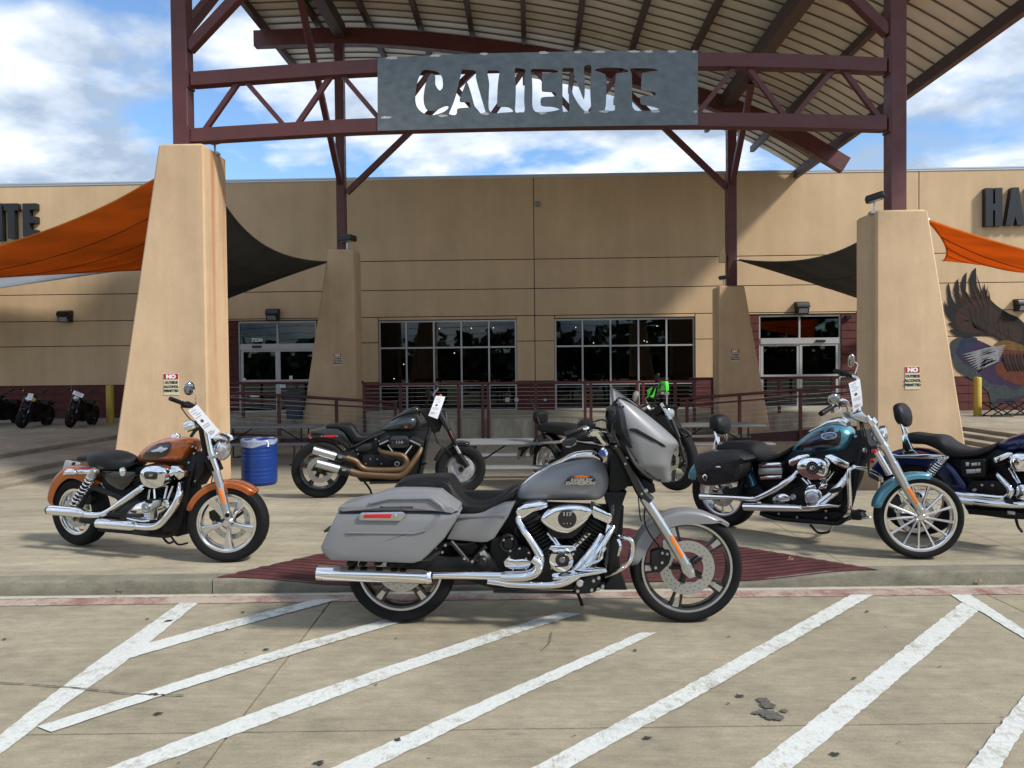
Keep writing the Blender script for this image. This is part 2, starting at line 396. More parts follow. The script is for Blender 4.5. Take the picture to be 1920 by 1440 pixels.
    def mesh(s, name, m, org=Vector(), smooth=True, ang=32):
        me = bpy.data.meshes.new(name); me.from_pydata([v - org for v in s.v], [], s.f); me.update()
        bm = bmesh.new(); bm.from_mesh(me); bmesh.ops.recalc_face_normals(bm, faces=bm.faces); bm.to_mesh(me); bm.free()
        if smooth:
            me.shade_smooth(); me.set_sharp_from_angle(angle=R(ang))
        me.materials.append(m); return me
    def obj(s, name, m, parent=None, org=Vector(), smooth=True, ang=32, **props):
        o = bpy.data.objects.new(name, s.mesh(name, m, org, smooth, ang)); COL.objects.link(o)
        if parent is not None: o.parent = parent
        else: o.location = org
        for k, v in props.items(): o[k] = v
        return o

class Thing:
    def __init__(s, name, label, cat, loc, group=None):
        o = bpy.data.objects.new(name, None); COL.objects.link(o); o.location = loc; o.empty_display_size = .2
        o['label'] = label; o['category'] = cat
        if group: o['group'] = group
        s.o = o; s.org = Vector(loc)
    def part(s, name, mb, m, parent=None, **k):
        return mb.obj(name, m, parent or s.o, s.org, **k)
def structure(name, mb, m, **k):
    o = mb.obj(name, m, None, Vector(), **k); o['kind'] = 'structure'; return o
def single(name, mb, m, loc, label, cat, group=None, **k):
    o = mb.obj(name, m, None, Vector(loc), **k); o['label'] = label; o['category'] = cat
    if group: o['group'] = group
    return o
def copy_tree(o, parent=None):
    c = o.copy(); COL.objects.link(c); c.parent = parent
    for ch in list(o.children): copy_tree(ch, c)
    return c
def text_mb(txt, size, origin, ux, uz, un, depth=.004, bold=0., align='CENTER', sx=1.):
    """lettering as geometry: origin = centre of the baseline, ux along the line, uz up, un towards the reader"""
    c = bpy.data.curves.new('text', 'FONT'); c.body = txt; c.size = size; c.align_x = align; c.offset = bold; c.extrude = depth / 2; c.resolution_u = 3
    o = bpy.data.objects.new('text', c); COL.objects.link(o); me = o.to_mesh()
    ux, uz, un = Vector(ux), Vector(uz), Vector(un); mb = MB()
    mb.add([Vector(origin) + ux * (v.co.x * sx) + uz * v.co.y + un * (v.co.z + depth / 2) for v in me.vertices], [tuple(p.vertices) for p in me.polygons])
    o.to_mesh_clear(); bpy.data.objects.remove(o); bpy.data.curves.remove(c)
    return mb
EX, EY, EZ = Vector((1, 0, 0)), Vector((0, 1, 0)), Vector((0, 0, 1))
# ================================================================ ROAD, KERB, PLAZA
K0 = atZ(0, 1117.5, 0); K1 = atZ(1920, 1095.5, 0)
KU = (K1 - K0); KU.z = 0; KU.normalize(); KV = EZ.cross(KU)
def RF(u, v, z=0.): return K0 + KU * u + KV * v + EZ * z
def uv(p): d = p - K0; return d.dot(KU), d.dot(KV)
uA, _ = uv(atZ(415, 1070, .1)); uD, _ = uv(atZ(1645, 1062, .1)); uE, vE = uv(atZ(965, 955, .1))
def rampdip(u, v):
    v = max(v, 0)
    if v >= vE: return 0.
    s = 1 - v / vE; a = uA + (uE - uA) * (v / vE); b = uD + (uE - uD) * (v / vE)
    if not a < u < b: return 0.
    t = min(u - a, b - u) / (b - a) / .2; t = min(1, t); t = t * t * (3 - 2 * t)
    return .07 * s * t
def H(u, v):
    p = RF(u, v); return gz(p.y) - rampdip(u, v)

g = MB(); g.add([(-600, -600, -.55), (600, -600, -.55), (600, 600, -.55), (-600, 600, -.55)], [(0, 1, 2, 3)])
structure('ground', g, M_joint)
# parking lot out to the sides and behind the camera
g = MB()
for (u0, u1, v0, v1) in ((-200, 220, -260, -6.5), (-200, -9.83, -6.5, 0), (17, 220, -6.5, 0)):
    g.add([RF(u0, v0, -.012), RF(u1, v0, -.012), RF(u1, v1, -.012), RF(u0, v1, -.012)], [(0, 1, 2, 3)])
structure('parking_lot', g, M_road)
g = MB(); g.add([RF(-9.9, -6.6, -.03), RF(17.1, -6.6, -.03), RF(17.1, .2, -.03), RF(-9.9, .2, -.03)], [(0, 1, 2, 3)])
road = structure('road', g, M_joint)
uj, _ = uv(atZ(633, 1111, 0)); uj2, _ = uv(atZ(1817, 1099, 0)); _, vj = uv(atZ(960, 1367, 0)); sp = uj2 - uj
us = [uj + sp * k for k in range(-2, 4)]; vs = [0, vj, -6.5]
rg = random.Random(3)
for i in range(len(us) - 1):
    for j in range(2):
        m = MB(); gp = .0045
        u0, u1, v1, v0 = us[i] + gp, us[i + 1] - gp, vs[j] - (gp if j else 0), vs[j + 1] + gp
        # slab with a slightly chipped, wandering edge
        def edge(a, b, n=60):
            return [a + (b - a) * (k / n) for k in range(n + 1)]
        pts = []
        for (A, B) in (((u0, v0), (u1, v0)), ((u1, v0), (u1, v1)), ((u1, v1), (u0, v1)), ((u0, v1), (u0, v0))):
            for k in range(60):
                q = [A[0] + (B[0] - A[0]) * k / 60, A[1] + (B[1] - A[1]) * k / 60]
                if k: q[0] += rg.uniform(-.002, .002); q[1] += rg.uniform(-.002, .002)
                pts.append(q)
        m.prism([RF(a, b, 0) for a, b in pts], EZ, .026)
        m.obj('road_slab', M_road, road, smooth=False)
# plaza slabs, draped on the falling ground and the ramp
base = MB(); n = 40
for k in range(n + 1):
    v = .1 + 19 * k / n; z = H(-30, v) - .18
    base.v += [RF(-8, v, z), RF(20, v, z)]
for k in range(n): base.f.append((2 * k, 2 * k + 1, 2 * k + 3, 2 * k + 2))
plaza = structure('plaza', base, M_joint)
u_j, _ = uv(atZ(60, 1059, .1)); sp = 1.52
pv = [.15, 1.75, 3.3, 6.2, 9.2, 12.2, 15.6]
def slab(u0, u1, v0, v1, mat_, name, parent, fine):
    m = MB(); su = max(1, int((u1 - u0) / fine)); sv = max(1, int((v1 - v0) / min(fine, .16)))
    g = [[RF(u0 + (u1 - u0) * i / su, v0 + (v1 - v0) * j / sv, H(u0 + (u1 - u0) * i / su, v0 + (v1 - v0) * j / sv)) for i in range(su + 1)] for j in range(sv + 1)]
    o = len(m.v)
    for r in g: m.v += r
    for j in range(sv):
        for i in range(su):
            a = j * (su + 1) + i; m.f.append((a, a + 1, a + su + 2, a + su + 1))
    # skirt
    rim = [i for i in range(su + 1)] + [(j) * (su + 1) + su for j in range(1, sv + 1)] + [sv * (su + 1) + i for i in range(su - 1, -1, -1)] + [j * (su + 1) for j in range(sv - 1, 0, -1)]
    b0 = len(m.v); m.v += [m.v[i] - EZ * .07 for i in rim]; q = len(rim)
    for k in range(q): m.f.append((rim[k], b0 + k, b0 + (k + 1) % q, rim[(k + 1) % q]))
    return m.obj(name, mat_, parent, smooth=False)
for i in range(-5, 14):
    for j in range(len(pv) - 1):
        u0, u1 = u_j + sp * i + .003, u_j + sp * (i + 1) - .003
        if RF(u0, pv[j]).x < -13.5: pass
        near = j < 2 and u1 > uA and u0 < uD
        slab(u0, u1, pv[j] + (.003 if j else 0), pv[j + 1] - .003, M_plaza, 'paving_slab', plaza, .06 if near else 2)
# kerb stones
kb = MB(); kb.add([RF(-12, .02, -.02), RF(20, .02, -.02), RF(20, .14, -.02), RF(-12, .14, -.02)], [(0, 1, 2, 3)])
kerb = structure('kerb', kb, M_joint)
uk, _ = uv(atZ(402, 1110, 0))
for i in range(-2, 6):
    u0, u1 = uk + 3.05 * i + .004, uk + 3.05 * (i + 1) - .004
    n = 60; rs = []
    for k in range(n + 1):
        u = u0 + (u1 - u0) * k / n; h = H(u, .15); w = rg.uniform(-.003, .003); h2 = rg.uniform(-.0025, .0025)
        rs.append([RF(u, .149, -.01), RF(u, 0, -.01), RF(u, w, h - .018), RF(u, .006 + w * .6, h - .005 + h2), RF(u, .022, h + h2 * .4), RF(u, .149, h)])
    MB().rings(rs).obj('kerb_stone', M_kerb, kerb, ang=50)
# dark red grooved ramp
M_ramp = mat('red_ramp_concrete', (.085, .026, .026), .8, var=.35, scale=5, bump=.3, bscale=90, spec=.3)
m = MB(); n = 70
for j in range(n + 1):
    s = j / n * .985; v = .03 + (vE - .03) * s; a = uA + (uE - uA) * s + .03; b = uD + (uE - uD) * s - .03
    for i in range(n + 1):
        u = a + (b - a) * i / n; ww = .012 * math.sin(u * 31 + j) if i in (0, n) else 0
        gr = -.004 if j % 2 else 0
        m.v.append(RF(u + ww, v, H(u, max(v, .1)) + .008 + gr))
for j in range(n):
    for i in range(n):
        a = j * (n + 1) + i; m.f.append((a, a + 1, a + n + 2, a + n + 1))
structure('grooved_ramp', m, M_ramp, smooth=False)
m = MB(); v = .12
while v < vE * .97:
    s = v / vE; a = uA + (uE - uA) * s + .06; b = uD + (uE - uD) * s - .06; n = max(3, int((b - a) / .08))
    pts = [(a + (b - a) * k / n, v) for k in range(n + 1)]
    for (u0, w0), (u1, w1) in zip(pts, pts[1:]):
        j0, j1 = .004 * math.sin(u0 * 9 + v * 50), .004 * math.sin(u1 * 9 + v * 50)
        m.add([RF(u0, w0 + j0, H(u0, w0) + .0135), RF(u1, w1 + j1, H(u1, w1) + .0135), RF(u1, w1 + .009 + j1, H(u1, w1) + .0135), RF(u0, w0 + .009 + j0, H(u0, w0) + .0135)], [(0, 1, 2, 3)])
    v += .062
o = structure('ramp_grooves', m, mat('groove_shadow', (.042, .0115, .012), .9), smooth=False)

# painted markings on the road: sheets 4 mm and 8 mm up
def road_poly(name, pts, m, z=.004, wob=.004):
    P = [atZ(x, y, z) for x, y in pts]; out = []
    for a, b in zip(P, P[1:] + P[:1]):
        k = max(2, int((b - a).length / .03)); d = (b - a).normalized(); nn = d.cross(EZ)
        for i in range(k): out.append(a + (b - a) * (i / k) + nn * (rg.uniform(-wob, wob) if i else 0))
    mb = MB(); mb.add(out, [tuple(range(len(out)))])
    return mb.obj(name, m, road, smooth=False)
road_poly('red_kerb_line', [(-60, 1125), (600, 1115.5), (960, 1112), (1920, 1100), (2000, 1099), (2000, 1113), (1920, 1114), (960, 1123.5), (600, 1128), (-60, 1137)], M_redp, .004, .006)
M_gut = paint_worn('gutter_limewash', (.52, .50, .42), (.30, .27, .20), .5, 6)
road_poly('gutter_edge', [(-60, 1119.3), (600, 1112), (960, 1108), (1920, 1097), (2000, 1096), (2000, 1100), (1920, 1100.4), (960, 1112), (600, 1115.5), (-60, 1124)], M_gut, .004, .003)
ST = [[(338, 1130), (371, 1130), (238, 1238), (100, 1337), (-60, 1460), (-60, 1425), (60, 1330), (180, 1240)],
      [(590, 1124), (641, 1122), (440, 1176), (232, 1237), (240, 1216), (430, 1164)],
      [(760, 1151), (800, 1152), (560, 1223), (300, 1305), (96, 1372), (70, 1362), (300, 1288), (560, 1206)],
      [(1050, 1148), (1090, 1150), (985, 1182), (760, 1259), (540, 1340), (272, 1440), (215, 1462), (150, 1458), (200, 1440), (330, 1390), (540, 1312), (740, 1245), (940, 1180)],
      [(1232, 1186), (960, 1312), (700, 1440), (640, 1470), (560, 1470), (620, 1440), (960, 1290), (1200, 1186)],
      [(1595, 1115), (1637, 1115), (1300, 1310), (1067, 1440), (1010, 1472), (940, 1472), (995, 1440), (1262, 1300)],
      [(1803, 1130), (1835, 1144), (1640, 1312), (1485, 1440), (1440, 1475), (1365, 1475), (1407, 1440), (1600, 1290)],
      [(1783, 1115), (1820, 1115), (1920, 1180), (1990, 1230), (1990, 1248), (1920, 1196), (1838, 1146), (1806, 1131)],
      [(1812, 1440), (1875, 1440), (1920, 1368), (1985, 1268), (1985, 1210), (1920, 1302), (1790, 1470), (1850, 1478)]]
ST[8] = [(1790, 1470), (1812, 1440), (1920, 1302), (1985, 1215), (1985, 1270), (1920, 1368), (1875, 1440), (1855, 1470)]
for k, s in enumerate(ST): road_poly('parking_stripe', s, M_white, .0042 + .0012 * (k % 3))
# black spots, tar drips, cracks
M_spot = mat('tar_spot', (.035, .034, .033), .8, var=.3, scale=40)
M_spot2 = mat('oil_stain', (.10, .092, .078), .75, var=.55, scale=55)
def blob(mb, p, r, sx=1., n=16, q=.35):
    vs = []
    for k in range(n):
        a = 2 * math.pi * k / n; rr = r * (1 + rg.uniform(-q, q)); vs.append(p + Vector((math.cos(a) * rr * sx, math.sin(a) * rr, 0)))
    mb.add(vs, [tuple(range(n))])
spots = MB()
for (x, y, w) in ((599, 1429, 11), (744, 1387, 9), (295, 1337, 9), (290, 1301, 9), (498, 1217, 6), (317, 1163, 7), (456, 1147, 5), (8, 1198, 5), (276, 1160, 4), (1388, 1304, 8), (1214, 1383, 9), (1567, 1414, 9), (1366, 1318, 3), (1191, 1219, 5), (1601, 1271, 5), (1626, 1146, 5), (1687, 1391, 3), (1367, 1193, 3), (743, 1196, 3), (425, 1179, 3), (705, 1283, 3), (336, 1430, 3), (1078, 1379, 3), (1763, 1249, 3)):
    p = atZ(x, y, .0085); blob(spots, p, w * mpp(p) * .72, 1.15, 14, .5)
structure('tar_spots', spots, M_spot, smooth=False)
oil = MB()
for (x, y, w) in ((1430, 1312, 14), (1440, 1322, 16), (1446, 1340, 24), (1432, 1334, 14), (1471, 1332, 9), (1418, 1336, 8), (1460, 1346, 12)):
    p = atZ(x, y, .0075 + w * .00003); blob(oil, p, w * mpp(p) * .72, 1.2, 28, .25)
structure('oil_stain', oil, M_spot2, smooth=False)
ck = MB()
def crack(pts, w=.004):
    P = [atZ(x, y, .0095) for x, y in pts]; Q = crom(P, 8)
    for a, b in zip(Q, Q[1:]):
        a = a + Vector((rg.uniform(-.004, .004), rg.uniform(-.004, .004), 0)); d = (b - a).normalized().cross(EZ) * w * rg.uniform(.4, 1)
        ck.add([a - d, b - d, b + d, a + d], [(0, 1, 2, 3)])
crack([(1034, 1186), (1030, 1205), (1016, 1218)], .004); crack([(0, 1279), (120, 1287), (250, 1300), (345, 1303)], .005); crack([(1815, 1182), (1850, 1186), (1900, 1187)], .002)
structure('pavement_cracks', ck, M_spot2, smooth=False)

# leaves and a dry weed at the kerb
M_leaf = mat('dry_leaf', (.20, .085, .03), .8, var=.3, scale=60)
M_leaf2 = mat('pale_leaf', (.50, .38, .26), .8, var=.2, scale=60)
M_weed = mat('weed', (.08, .075, .03), .9, var=.4, scale=60)
def leaf(p, s, m, label, n=7):
    mb = MB()
    for k in range(n):
        a = 2 * math.pi * k / n + rg.uniform(-.3, .3); d = Vector((math.cos(a), .5 * math.sin(a), .5 + .5 * math.sin(a * 1.7))).normalized(); e = d.cross(Vector((.3, 1, .2))).normalized()
        L_ = s * rg.uniform(.6, 1.1); mb.add([p, p + d * L_ * .5 + e * L_ * .28, p + d * L_ + EZ * .004, p + d * L_ * .5 - e * L_ * .28], [(0, 1, 2), (0, 2, 3)])
    single('dry_leaf', mb, m, p, label, 'leaf', smooth=False)
leaf(atZ(222, 1113, .006), .035, M_leaf, 'curled brown leaf lying against the kerb below the copper bike')
leaf(atZ(420, 1108, .006), .026, M_leaf, 'smaller rust leaf at the kerb foot near the kerb joint', 5)
leaf(ground(1482, 1052) + EZ * .012, .03, M_leaf2, 'pale dry leaf fallen on the dark red ramp', 4)
mb = MB()
p0 = atZ(632, 1107, .004)
for k in range(46):
    q = p0 + Vector((rg.gauss(0, .05), rg.gauss(0, .015), 0)); d = Vector((rg.uniform(-1, 1), rg.uniform(-.6, .6), rg.uniform(.3, 1))).normalized(); l = rg.uniform(.015, .04); e = d.cross(EX).normalized() * .003
    mb.add([q - e, q + e, q + d * l], [(0, 1, 2)])
single('weed', mb, M_weed, p0, 'low green weed growing from the road joint at the kerb', 'weed', smooth=False)
mb = MB(); p0 = atZ(1834, 1096, .004)
for k in range(26):
    d = Vector((rg.uniform(-1, 1), rg.uniform(-.5, .2), rg.uniform(.3, 1))).normalized(); l = rg.uniform(.02, .05); mb.tube([p0, p0 + d * l * .6 + EZ * .01, p0 + d * l], [.0016, .001, .0006], 4, 3)
single('dry_weed', mb, M_leaf2, p0, 'dry straw coloured weed against the kerb at the right', 'weed')

# ================================================================ COURTYARD: terraces, steps, platform, ramps
GX = lambda z: z
zc, zt, zp = -.35, -.07, .20
xl = [atZ(70, 840, zt).x, atZ(70, 873, zt - .093).x, atZ(70, 893, zt - .187).x]
step = MB()
def terr(x0, x1, y0, y1, z, nm, m=M_step, zb=-.45):
    mb = MB(); mb.box(x0, x1, y0, y1, zb, z, .012); structure(nm, mb, m)
FY = 24.4
yl = 6.5
terr(-32, xl[0], yl, FY + .2, zt, 'left_terrace')
terr(xl[0] + .003, xl[1], yl + .9, 20.0, zt - .093, 'upper_step'); terr(xl[1] + .003, xl[2], yl + 1.8, 20.0, zt - .187, 'middle_step')
xr = [atZ(1811, 801, zt).x, atZ(1820, 822, zt - .093).x, atZ(1820, 840, zt - .187).x]
terr(xr[0], 34, 7.2, FY + .2, zt, 'right_terrace')
terr(xr[0] - .42, xr[0] - .003, 7.9, 20.2, zt - .093, 'upper_step'); terr(xr[0] - .85, xr[0] - .425, 8.6, 20.2, zt - .187, 'lower_step')
# centre platform with its concrete wall
XP0, XP1 = atY(668, 800, 20.1).x, atY(1306, 800, 20.1).x
mb = MB(); mb.box(XP0, XP1, 20.1, FY + .2, -.45, zp, .01); structure('platform', mb, M_cwall)
mb = MB(); mb.box(xl[0] + .02, XP0 - .003, 21.4, FY + .2, -.45, zp, .01); mb.box(XP1 + .003, xr[0] - .02, 21.4, FY + .2, -.45, zp, .01); structure('entrance_landing', mb, M_cwall)
# sloping walkways in front of both doors, each with a dark red side wall
M_redwall = mat('dark_red_wall', (.06, .020, .018), .7, var=.25, scale=6, stretch=(3, 1, .4))
YR0, YR1 = 18.95, 20.05
for sx, xa, xb, nm in ((-1, atY(745, 754, YR0).x, xl[0] + .1, 'left_walkway'), (1, atY(1275, 748, YR0).x, xr[0] - .9, 'right_walkway')):
    za, zb = zc + .02, zt + .16
    mb = MB(); mb.add([(xa, YR0, za - .2), (xa, YR1, za - .2), (xb, YR1, za - .2), (xb, YR0, za - .2), (xa, YR0, za), (xa, YR1, za), (xb, YR1, zb), (xb, YR0, zb)], [(0, 1, 2, 3), (4, 5, 6, 7), (0, 1, 5, 4), (1, 2, 6, 5), (2, 3, 7, 6), (3, 0, 4, 7)])
    structure(nm, mb, M_step, smooth=False)
    mb = MB(); mb.add([(xa, YR0 - .06, zc), (xb, YR0 - .06, zc), (xb, YR0 - .06, zb + .06), (xa, YR0 - .06, za + .05), (xa, YR0 - .003, zc), (xb, YR0 - .003, zc), (xb, YR0 - .003, zb + .06), (xa, YR0 - .003, za + .05)], [(0, 1, 2, 3), (4, 5, 6, 7), (0, 1, 5, 4), (1, 2, 6, 5), (2, 3, 7, 6), (3, 0, 4, 7)])
    single('walkway_wall', mb, M_redwall, (xa, YR0, zc), 'low dark red wall edging the walkway to the %s door' % ('left' if sx < 0 else 'right'), 'wall', smooth=False)

# railings
def railing(label, P, posts, h, drop, cables=8, group='dark red railings with steel cables', two=False):
    """P: polyline of the top rail (world points); posts: list of (point on rail, bottom z)"""
    t = Thing('railing', label, 'railing', (P[0].x, P[0].y, P[0].z - h), group)
    mb = MB(); mb.tube(P, .038, 10, 0); t.part('top_rail', mb, M_rail)
    for p, zb, yo in posts:
        mb = MB(); mb.box(p.x - .038, p.x + .038, p.y - .038 + yo, p.y + .038 + yo, zb, p.z - .02, .006); t.part('post', mb, M_rail)
    for k in range(cables):
        q = [a - EZ * (.12 + (h - .2) * k / (cables - 1)) for a in P]; mb = MB(); mb.tube(q, .0042, 4, 0); t.part('cable', mb, M_bolt)
    if two:
        mb = MB(); mb.tube([a - EZ * .16 + EY * -.06 for a in P], .02, 8, 0); t.part('hand_rail', mb, M_rail)
    return t
YF = 20.04
zr = atY(900, 719, YF).z
A = [atY(668, 718.5, YF), atY(905, 718.5, YF)]; P = [Vector((p.x, p.y, zr)) for p in (atY(683, 718, YF), atY(1306, 718, YF))]
posts = [(Vector((atY(x, 760, YF).x, YF, zr)), zc + (.02 if x not in (905, 1108) else .0), 0) for x in (683, 751, 860, 905, 915.5, 1005, 1097, 1108, 1195, 1206, 1266, 1302)]
railing('long cable railing along the concrete platform in front of the windows', P, posts, zr - zp, 0)
YB = 21.45
zb_ = atY(556, 717.5, YB).z
P = [Vector((atY(300, 718, YB).x, YB, zb_)), Vector((XP0 - .1, YB, zb_))]
railing('cable railing in front of the left glass doors', P, [(Vector((atY(x, 760, YB).x, YB, zb_)), zp, 0) for x in (350, 456, 556, 660)], zb_ - zp, 0)
P = [Vector((XP1 + .1, YB, zb_)), Vector((atY(1625, 712, YB).x, YB, zb_))]
railing('cable railing in front of the right glass doors', P, [(Vector((atY(x, 760, YB).x, YB, zb_)), zp, 0) for x in (1336, 1461, 1561, 1622)], zb_ - zp, 0)
YQ = YR0 - .1
a, b = atY(745, 755, YQ), atY(436, 736, YQ); c = a + (b - a) * 1.35
railing('sloping cable railing of the left walkway', [a, c], [(a + (b - a) * s, zc, 0) for s in [(745 - x) / 309 for x in (741, 631, 523, 420)]], .93, 0, 7, two=True)
a, b = atY(1275, 748.5, YQ), atY(1600, 723, YQ); c = a + (b - a) * 1.12
railing('sloping cable railing of the right walkway', [a, c], [(a + (b - a) * s, zc, 0) for s in [(x - 1275) / 325 for x in (1288, 1387, 1501, 1612)]], .93, 0, 7, two=True)

# ================================================================ STORE BUILDING
bl = Thing('store_building', 'long tan store building with dark windows and a dark red base behind the canopy', 'building', (0, FY, zp))
fx = lambda px, py=690: atY(px, py, FY).x
fz = lambda px, py: atY(px, py, FY).z
ZB = fz(1000, 774); ZK = fz(1000, 714.5); Z4 = fz(690, 643); Z3 = fz(850, 593.5); Z2 = fz(850, 543); Z1 = fz(850, 488); ZT = fz(960, 331)
ZW1 = fz(840, 600.3); ZW0 = fz(840, 772)
wL = (fx(710.5), fx(969)); wR = (fx(1040.5), fx(1303.5)); dL = (fx(446.5), fx(594)); dR = (fx(1423.5), fx(1577.5)); ZD1 = fz(520, 602)
xj = [-34, fx(-330), fx(1003.5), fx(1360, 400), fx(1723, 400), 36]
mb = MB()
def bx(x0, x1, z0, z1, y0, y1):
    if x1 - x0 > .001 and z1 - z0 > .001: mb.box(x0, x1, y0, y1, z0, z1)
ops = sorted([(dL[0], dL[1], ZB - .02, ZD1), (wL[0], wL[1], ZW0, ZW1), (wR[0], wR[1], ZW0, ZW1), (dR[0], dR[1], ZB - .02, ZD1)])
x = -34.
for (a, b, z0, z1) in ops + [(36, 36, 0, 0)]:
    bx(x, a, -.45, ZT, FY + .03, FY + .35)
    if b > a: bx(a, b, z1, ZT, FY + .03, FY + .35); bx(a, b, -.45, z0, FY + .03, FY + .35)
    x = b
bl.part('wall', mb, M_joint, smooth=False)
def panel(x0, x1, z0, z1, m=M_wall, nm='wall_panel', y=0., g=.012):
    if x1 - x0 < .05 or z1 - z0 < .03: return
    q = MB(); q.box(x0 + g, x1 - g, FY + y, FY + .032, z0 + g, z1 - g, .008); bl.part(nm, q, m, smooth=False)
edges = sorted(set(xj))
# upper panels across the whole wall
for a, b in zip(edges, edges[1:]):
    panel(a, b, Z1, ZT); panel(a, b, Z2, Z1); panel(a, b, Z3, Z2)
brk = [(-34, fx(-330)), (fx(-330), fx(429))]          # plain left wing
cl0 = fx(429); cl1 = fx(620); cr0 = fx(1402); cr1 = fx(1606)
for a, b in brk: panel(a, b, Z4, Z3); panel(a, b, ZK, Z4)
panel(cl0, cl1, ZD1 + .02, Z3); panel(cr0, cr1, ZD1 + .02, Z3)
for a, b in ((cl1, wL[0]), (wL[1], fx(1003.5)), (fx(1003.5), wR[0]), (wR[1], fx(1360)), (fx(1360), cr0)):
    panel(a, b, Z4, Z3); panel(a, b, ZK, Z4)
panel(wL[0], wL[1], ZW1 + .01, Z3); panel(wR[0], wR[1], ZW1 + .01, Z3)
for a, b in ((cr1, fx(1723)), (fx(1723), 36)): panel(a, b, Z4, Z3); panel(a, b, ZK, Z4)
# dark red boards
def boards(x0, x1, z0, z1, step=.2535):
    n = max(1, round((z1 - z0) / step)); h = (z1 - z0) / n
    L_ = x1 - x0; cuts = [x0]
    while cuts[-1] + 3.6 < x1 - 1: cuts.append(cuts[-1] + 3.6)
    cuts.append(x1)
    for i in range(n):
        for a, b in zip(cuts, cuts[1:]):
            q = MB(); za, zb2 = z0 + h * i + .008, z0 + h * (i + 1) - .008
            q.add([(a + .004, FY - .012, za), (b - .004, FY - .012, za), (b - .004, FY + .0, zb2), (a + .004, FY + .0, zb2), (a + .004, FY + .031, za), (b - .004, FY + .031, za), (b - .004, FY + .031, zb2), (a + .004, FY + .031, zb2)],
                  [(0, 1, 2, 3), (4, 5, 6, 7), (0, 1, 5, 4), (1, 2, 6, 5), (2, 3, 7, 6), (3, 0, 4, 7)])
            bl.part('cladding_board', q, M_clad, smooth=False)
for a, b in ((cl1, wL[0]), (wL[1], fx(1003.5)), (fx(1003.5), wR[0]), (wR[1], cr0)): boards(a, b, ZB, ZK)
boards(-34, cl0, zt + .12, ZK); boards(cr1, 36, zt + .12, ZK)
for a, b in ((cl0, dL[0]), (dL[1], cl1), (cr0, dR[0]), (dR[1], cr1)): boards(a, b, ZB - .02, ZD1)
q = MB(); q.box(-34, cl0, FY - .02, FY + .03, -.1, zt + .118, .01); q.box(cr1, 36, FY - .02, FY + .03, -.1, zt + .118, .01); bl.part('plinth', q, M_step)
q = MB(); q.box(-34, 36, FY - .035, FY + .45, ZT, ZT + .055, .008); q.box(-34, 36, FY - .02, FY - .002, ZT - .05, ZT + .0); bl.part('parapet_cap', q, M_flash)
q = MB(); q.box(-34, 36, FY + .35, FY + 16, ZT - .4, ZT - .3); bl.part('roof', q, M_flash, smooth=False)
# the sales room behind the glass
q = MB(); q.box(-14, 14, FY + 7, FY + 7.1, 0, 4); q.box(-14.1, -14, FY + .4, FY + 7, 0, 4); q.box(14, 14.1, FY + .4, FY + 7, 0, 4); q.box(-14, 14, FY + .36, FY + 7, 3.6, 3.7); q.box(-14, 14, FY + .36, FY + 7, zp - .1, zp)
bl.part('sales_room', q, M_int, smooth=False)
M_shelf = mat('red_shelf', (.20, .03, .02), .6); M_shelf2 = mat('cream_banner', (.4, .33, .2), .7)
q = MB()
for (px0, px1, y0, y1) in ((768, 812, 650, 735), (868, 912, 700, 735), (1150, 1190, 700, 735), (926, 948, 740, 765)):
    a, b = atY(px0, y0, 27.2), atY(px1, y1, 27.2); q.box(a.x, b.x, 27.2, 27.6, b.z, a.z)
bl.part('shelf', q, M_shelf, smooth=False)
q = MB()
for (px0, px1, y0, y1) in ((783, 797, 655, 690), (883, 897, 680, 690)):
    a, b = atY(px0, y0, 27.15), atY(px1, y1, 27.15); q.box(a.x, b.x, 27.15, 27.19, b.z, a.z)
bl.part('banner', q, M_shelf2, smooth=False)
for (px, py) in ((824, 616), (884, 615.5), (925, 614.5), (757, 683), (739, 710), (852, 662), (1079.5, 614), (1113, 643), (1232, 611.5), (1208, 639), (1213, 641)):
    p = atY(px, py, 27.0); q = MB(); q.ball(p, .017, .017, .017, 8, 6); bl.part('ceiling_lamp', q, M_lamp)
# windows: each frame with five bays by three rows
def window(x0, x1, nx, rows, label=None):
    w = MB(); f = .055
    y0, y1 = FY + .06, FY + .13
    w.box(x0, x0 + f, y0, y1, rows[0], rows[-1]); w.box(x1 - f, x1, y0, y1, rows[0], rows[-1])
    w.box(x0 + f, x1 - f, y0, y1, rows[0], rows[0] + f * 1.3); w.box(x0 + f, x1 - f, y0, y1, rows[-1] - f, rows[-1])
    wo_ = bl.part('window', w, M_alu, smooth=False)
    for i in range(1, nx):
        xx = x0 + (x1 - x0) * i / nx; m = MB(); m.box(xx - .026, xx + .026, y0 - .004, y1, rows[0] + f, rows[-1] - f); bl.part('mullion', m, M_alu, wo_, smooth=False)
    for z in rows[1:-1]:
        m = MB(); m.box(x0 + f, x1 - f, y0 + .003, y1 - .003, z - .026, z + .026); bl.part('transom', m, M_alu, wo_, smooth=False)
    for i in range(nx):
        for a, b in zip(rows, rows[1:]):
            m = MB(); xa = x0 + (x1 - x0) * i / nx + .03; xb = x0 + (x1 - x0) * (i + 1) / nx - .03
            m.box(xa, xb, FY + .09, FY + .1, a + .03, b - .03); bl.part('pane', m, M_glass, wo_, smooth=False)
    return wo_
rowsz = [ZW0, fz(840, 722.5), fz(840, 651.5), ZW1]
window(*wL, 5, rowsz); window(*wR, 5, rowsz)
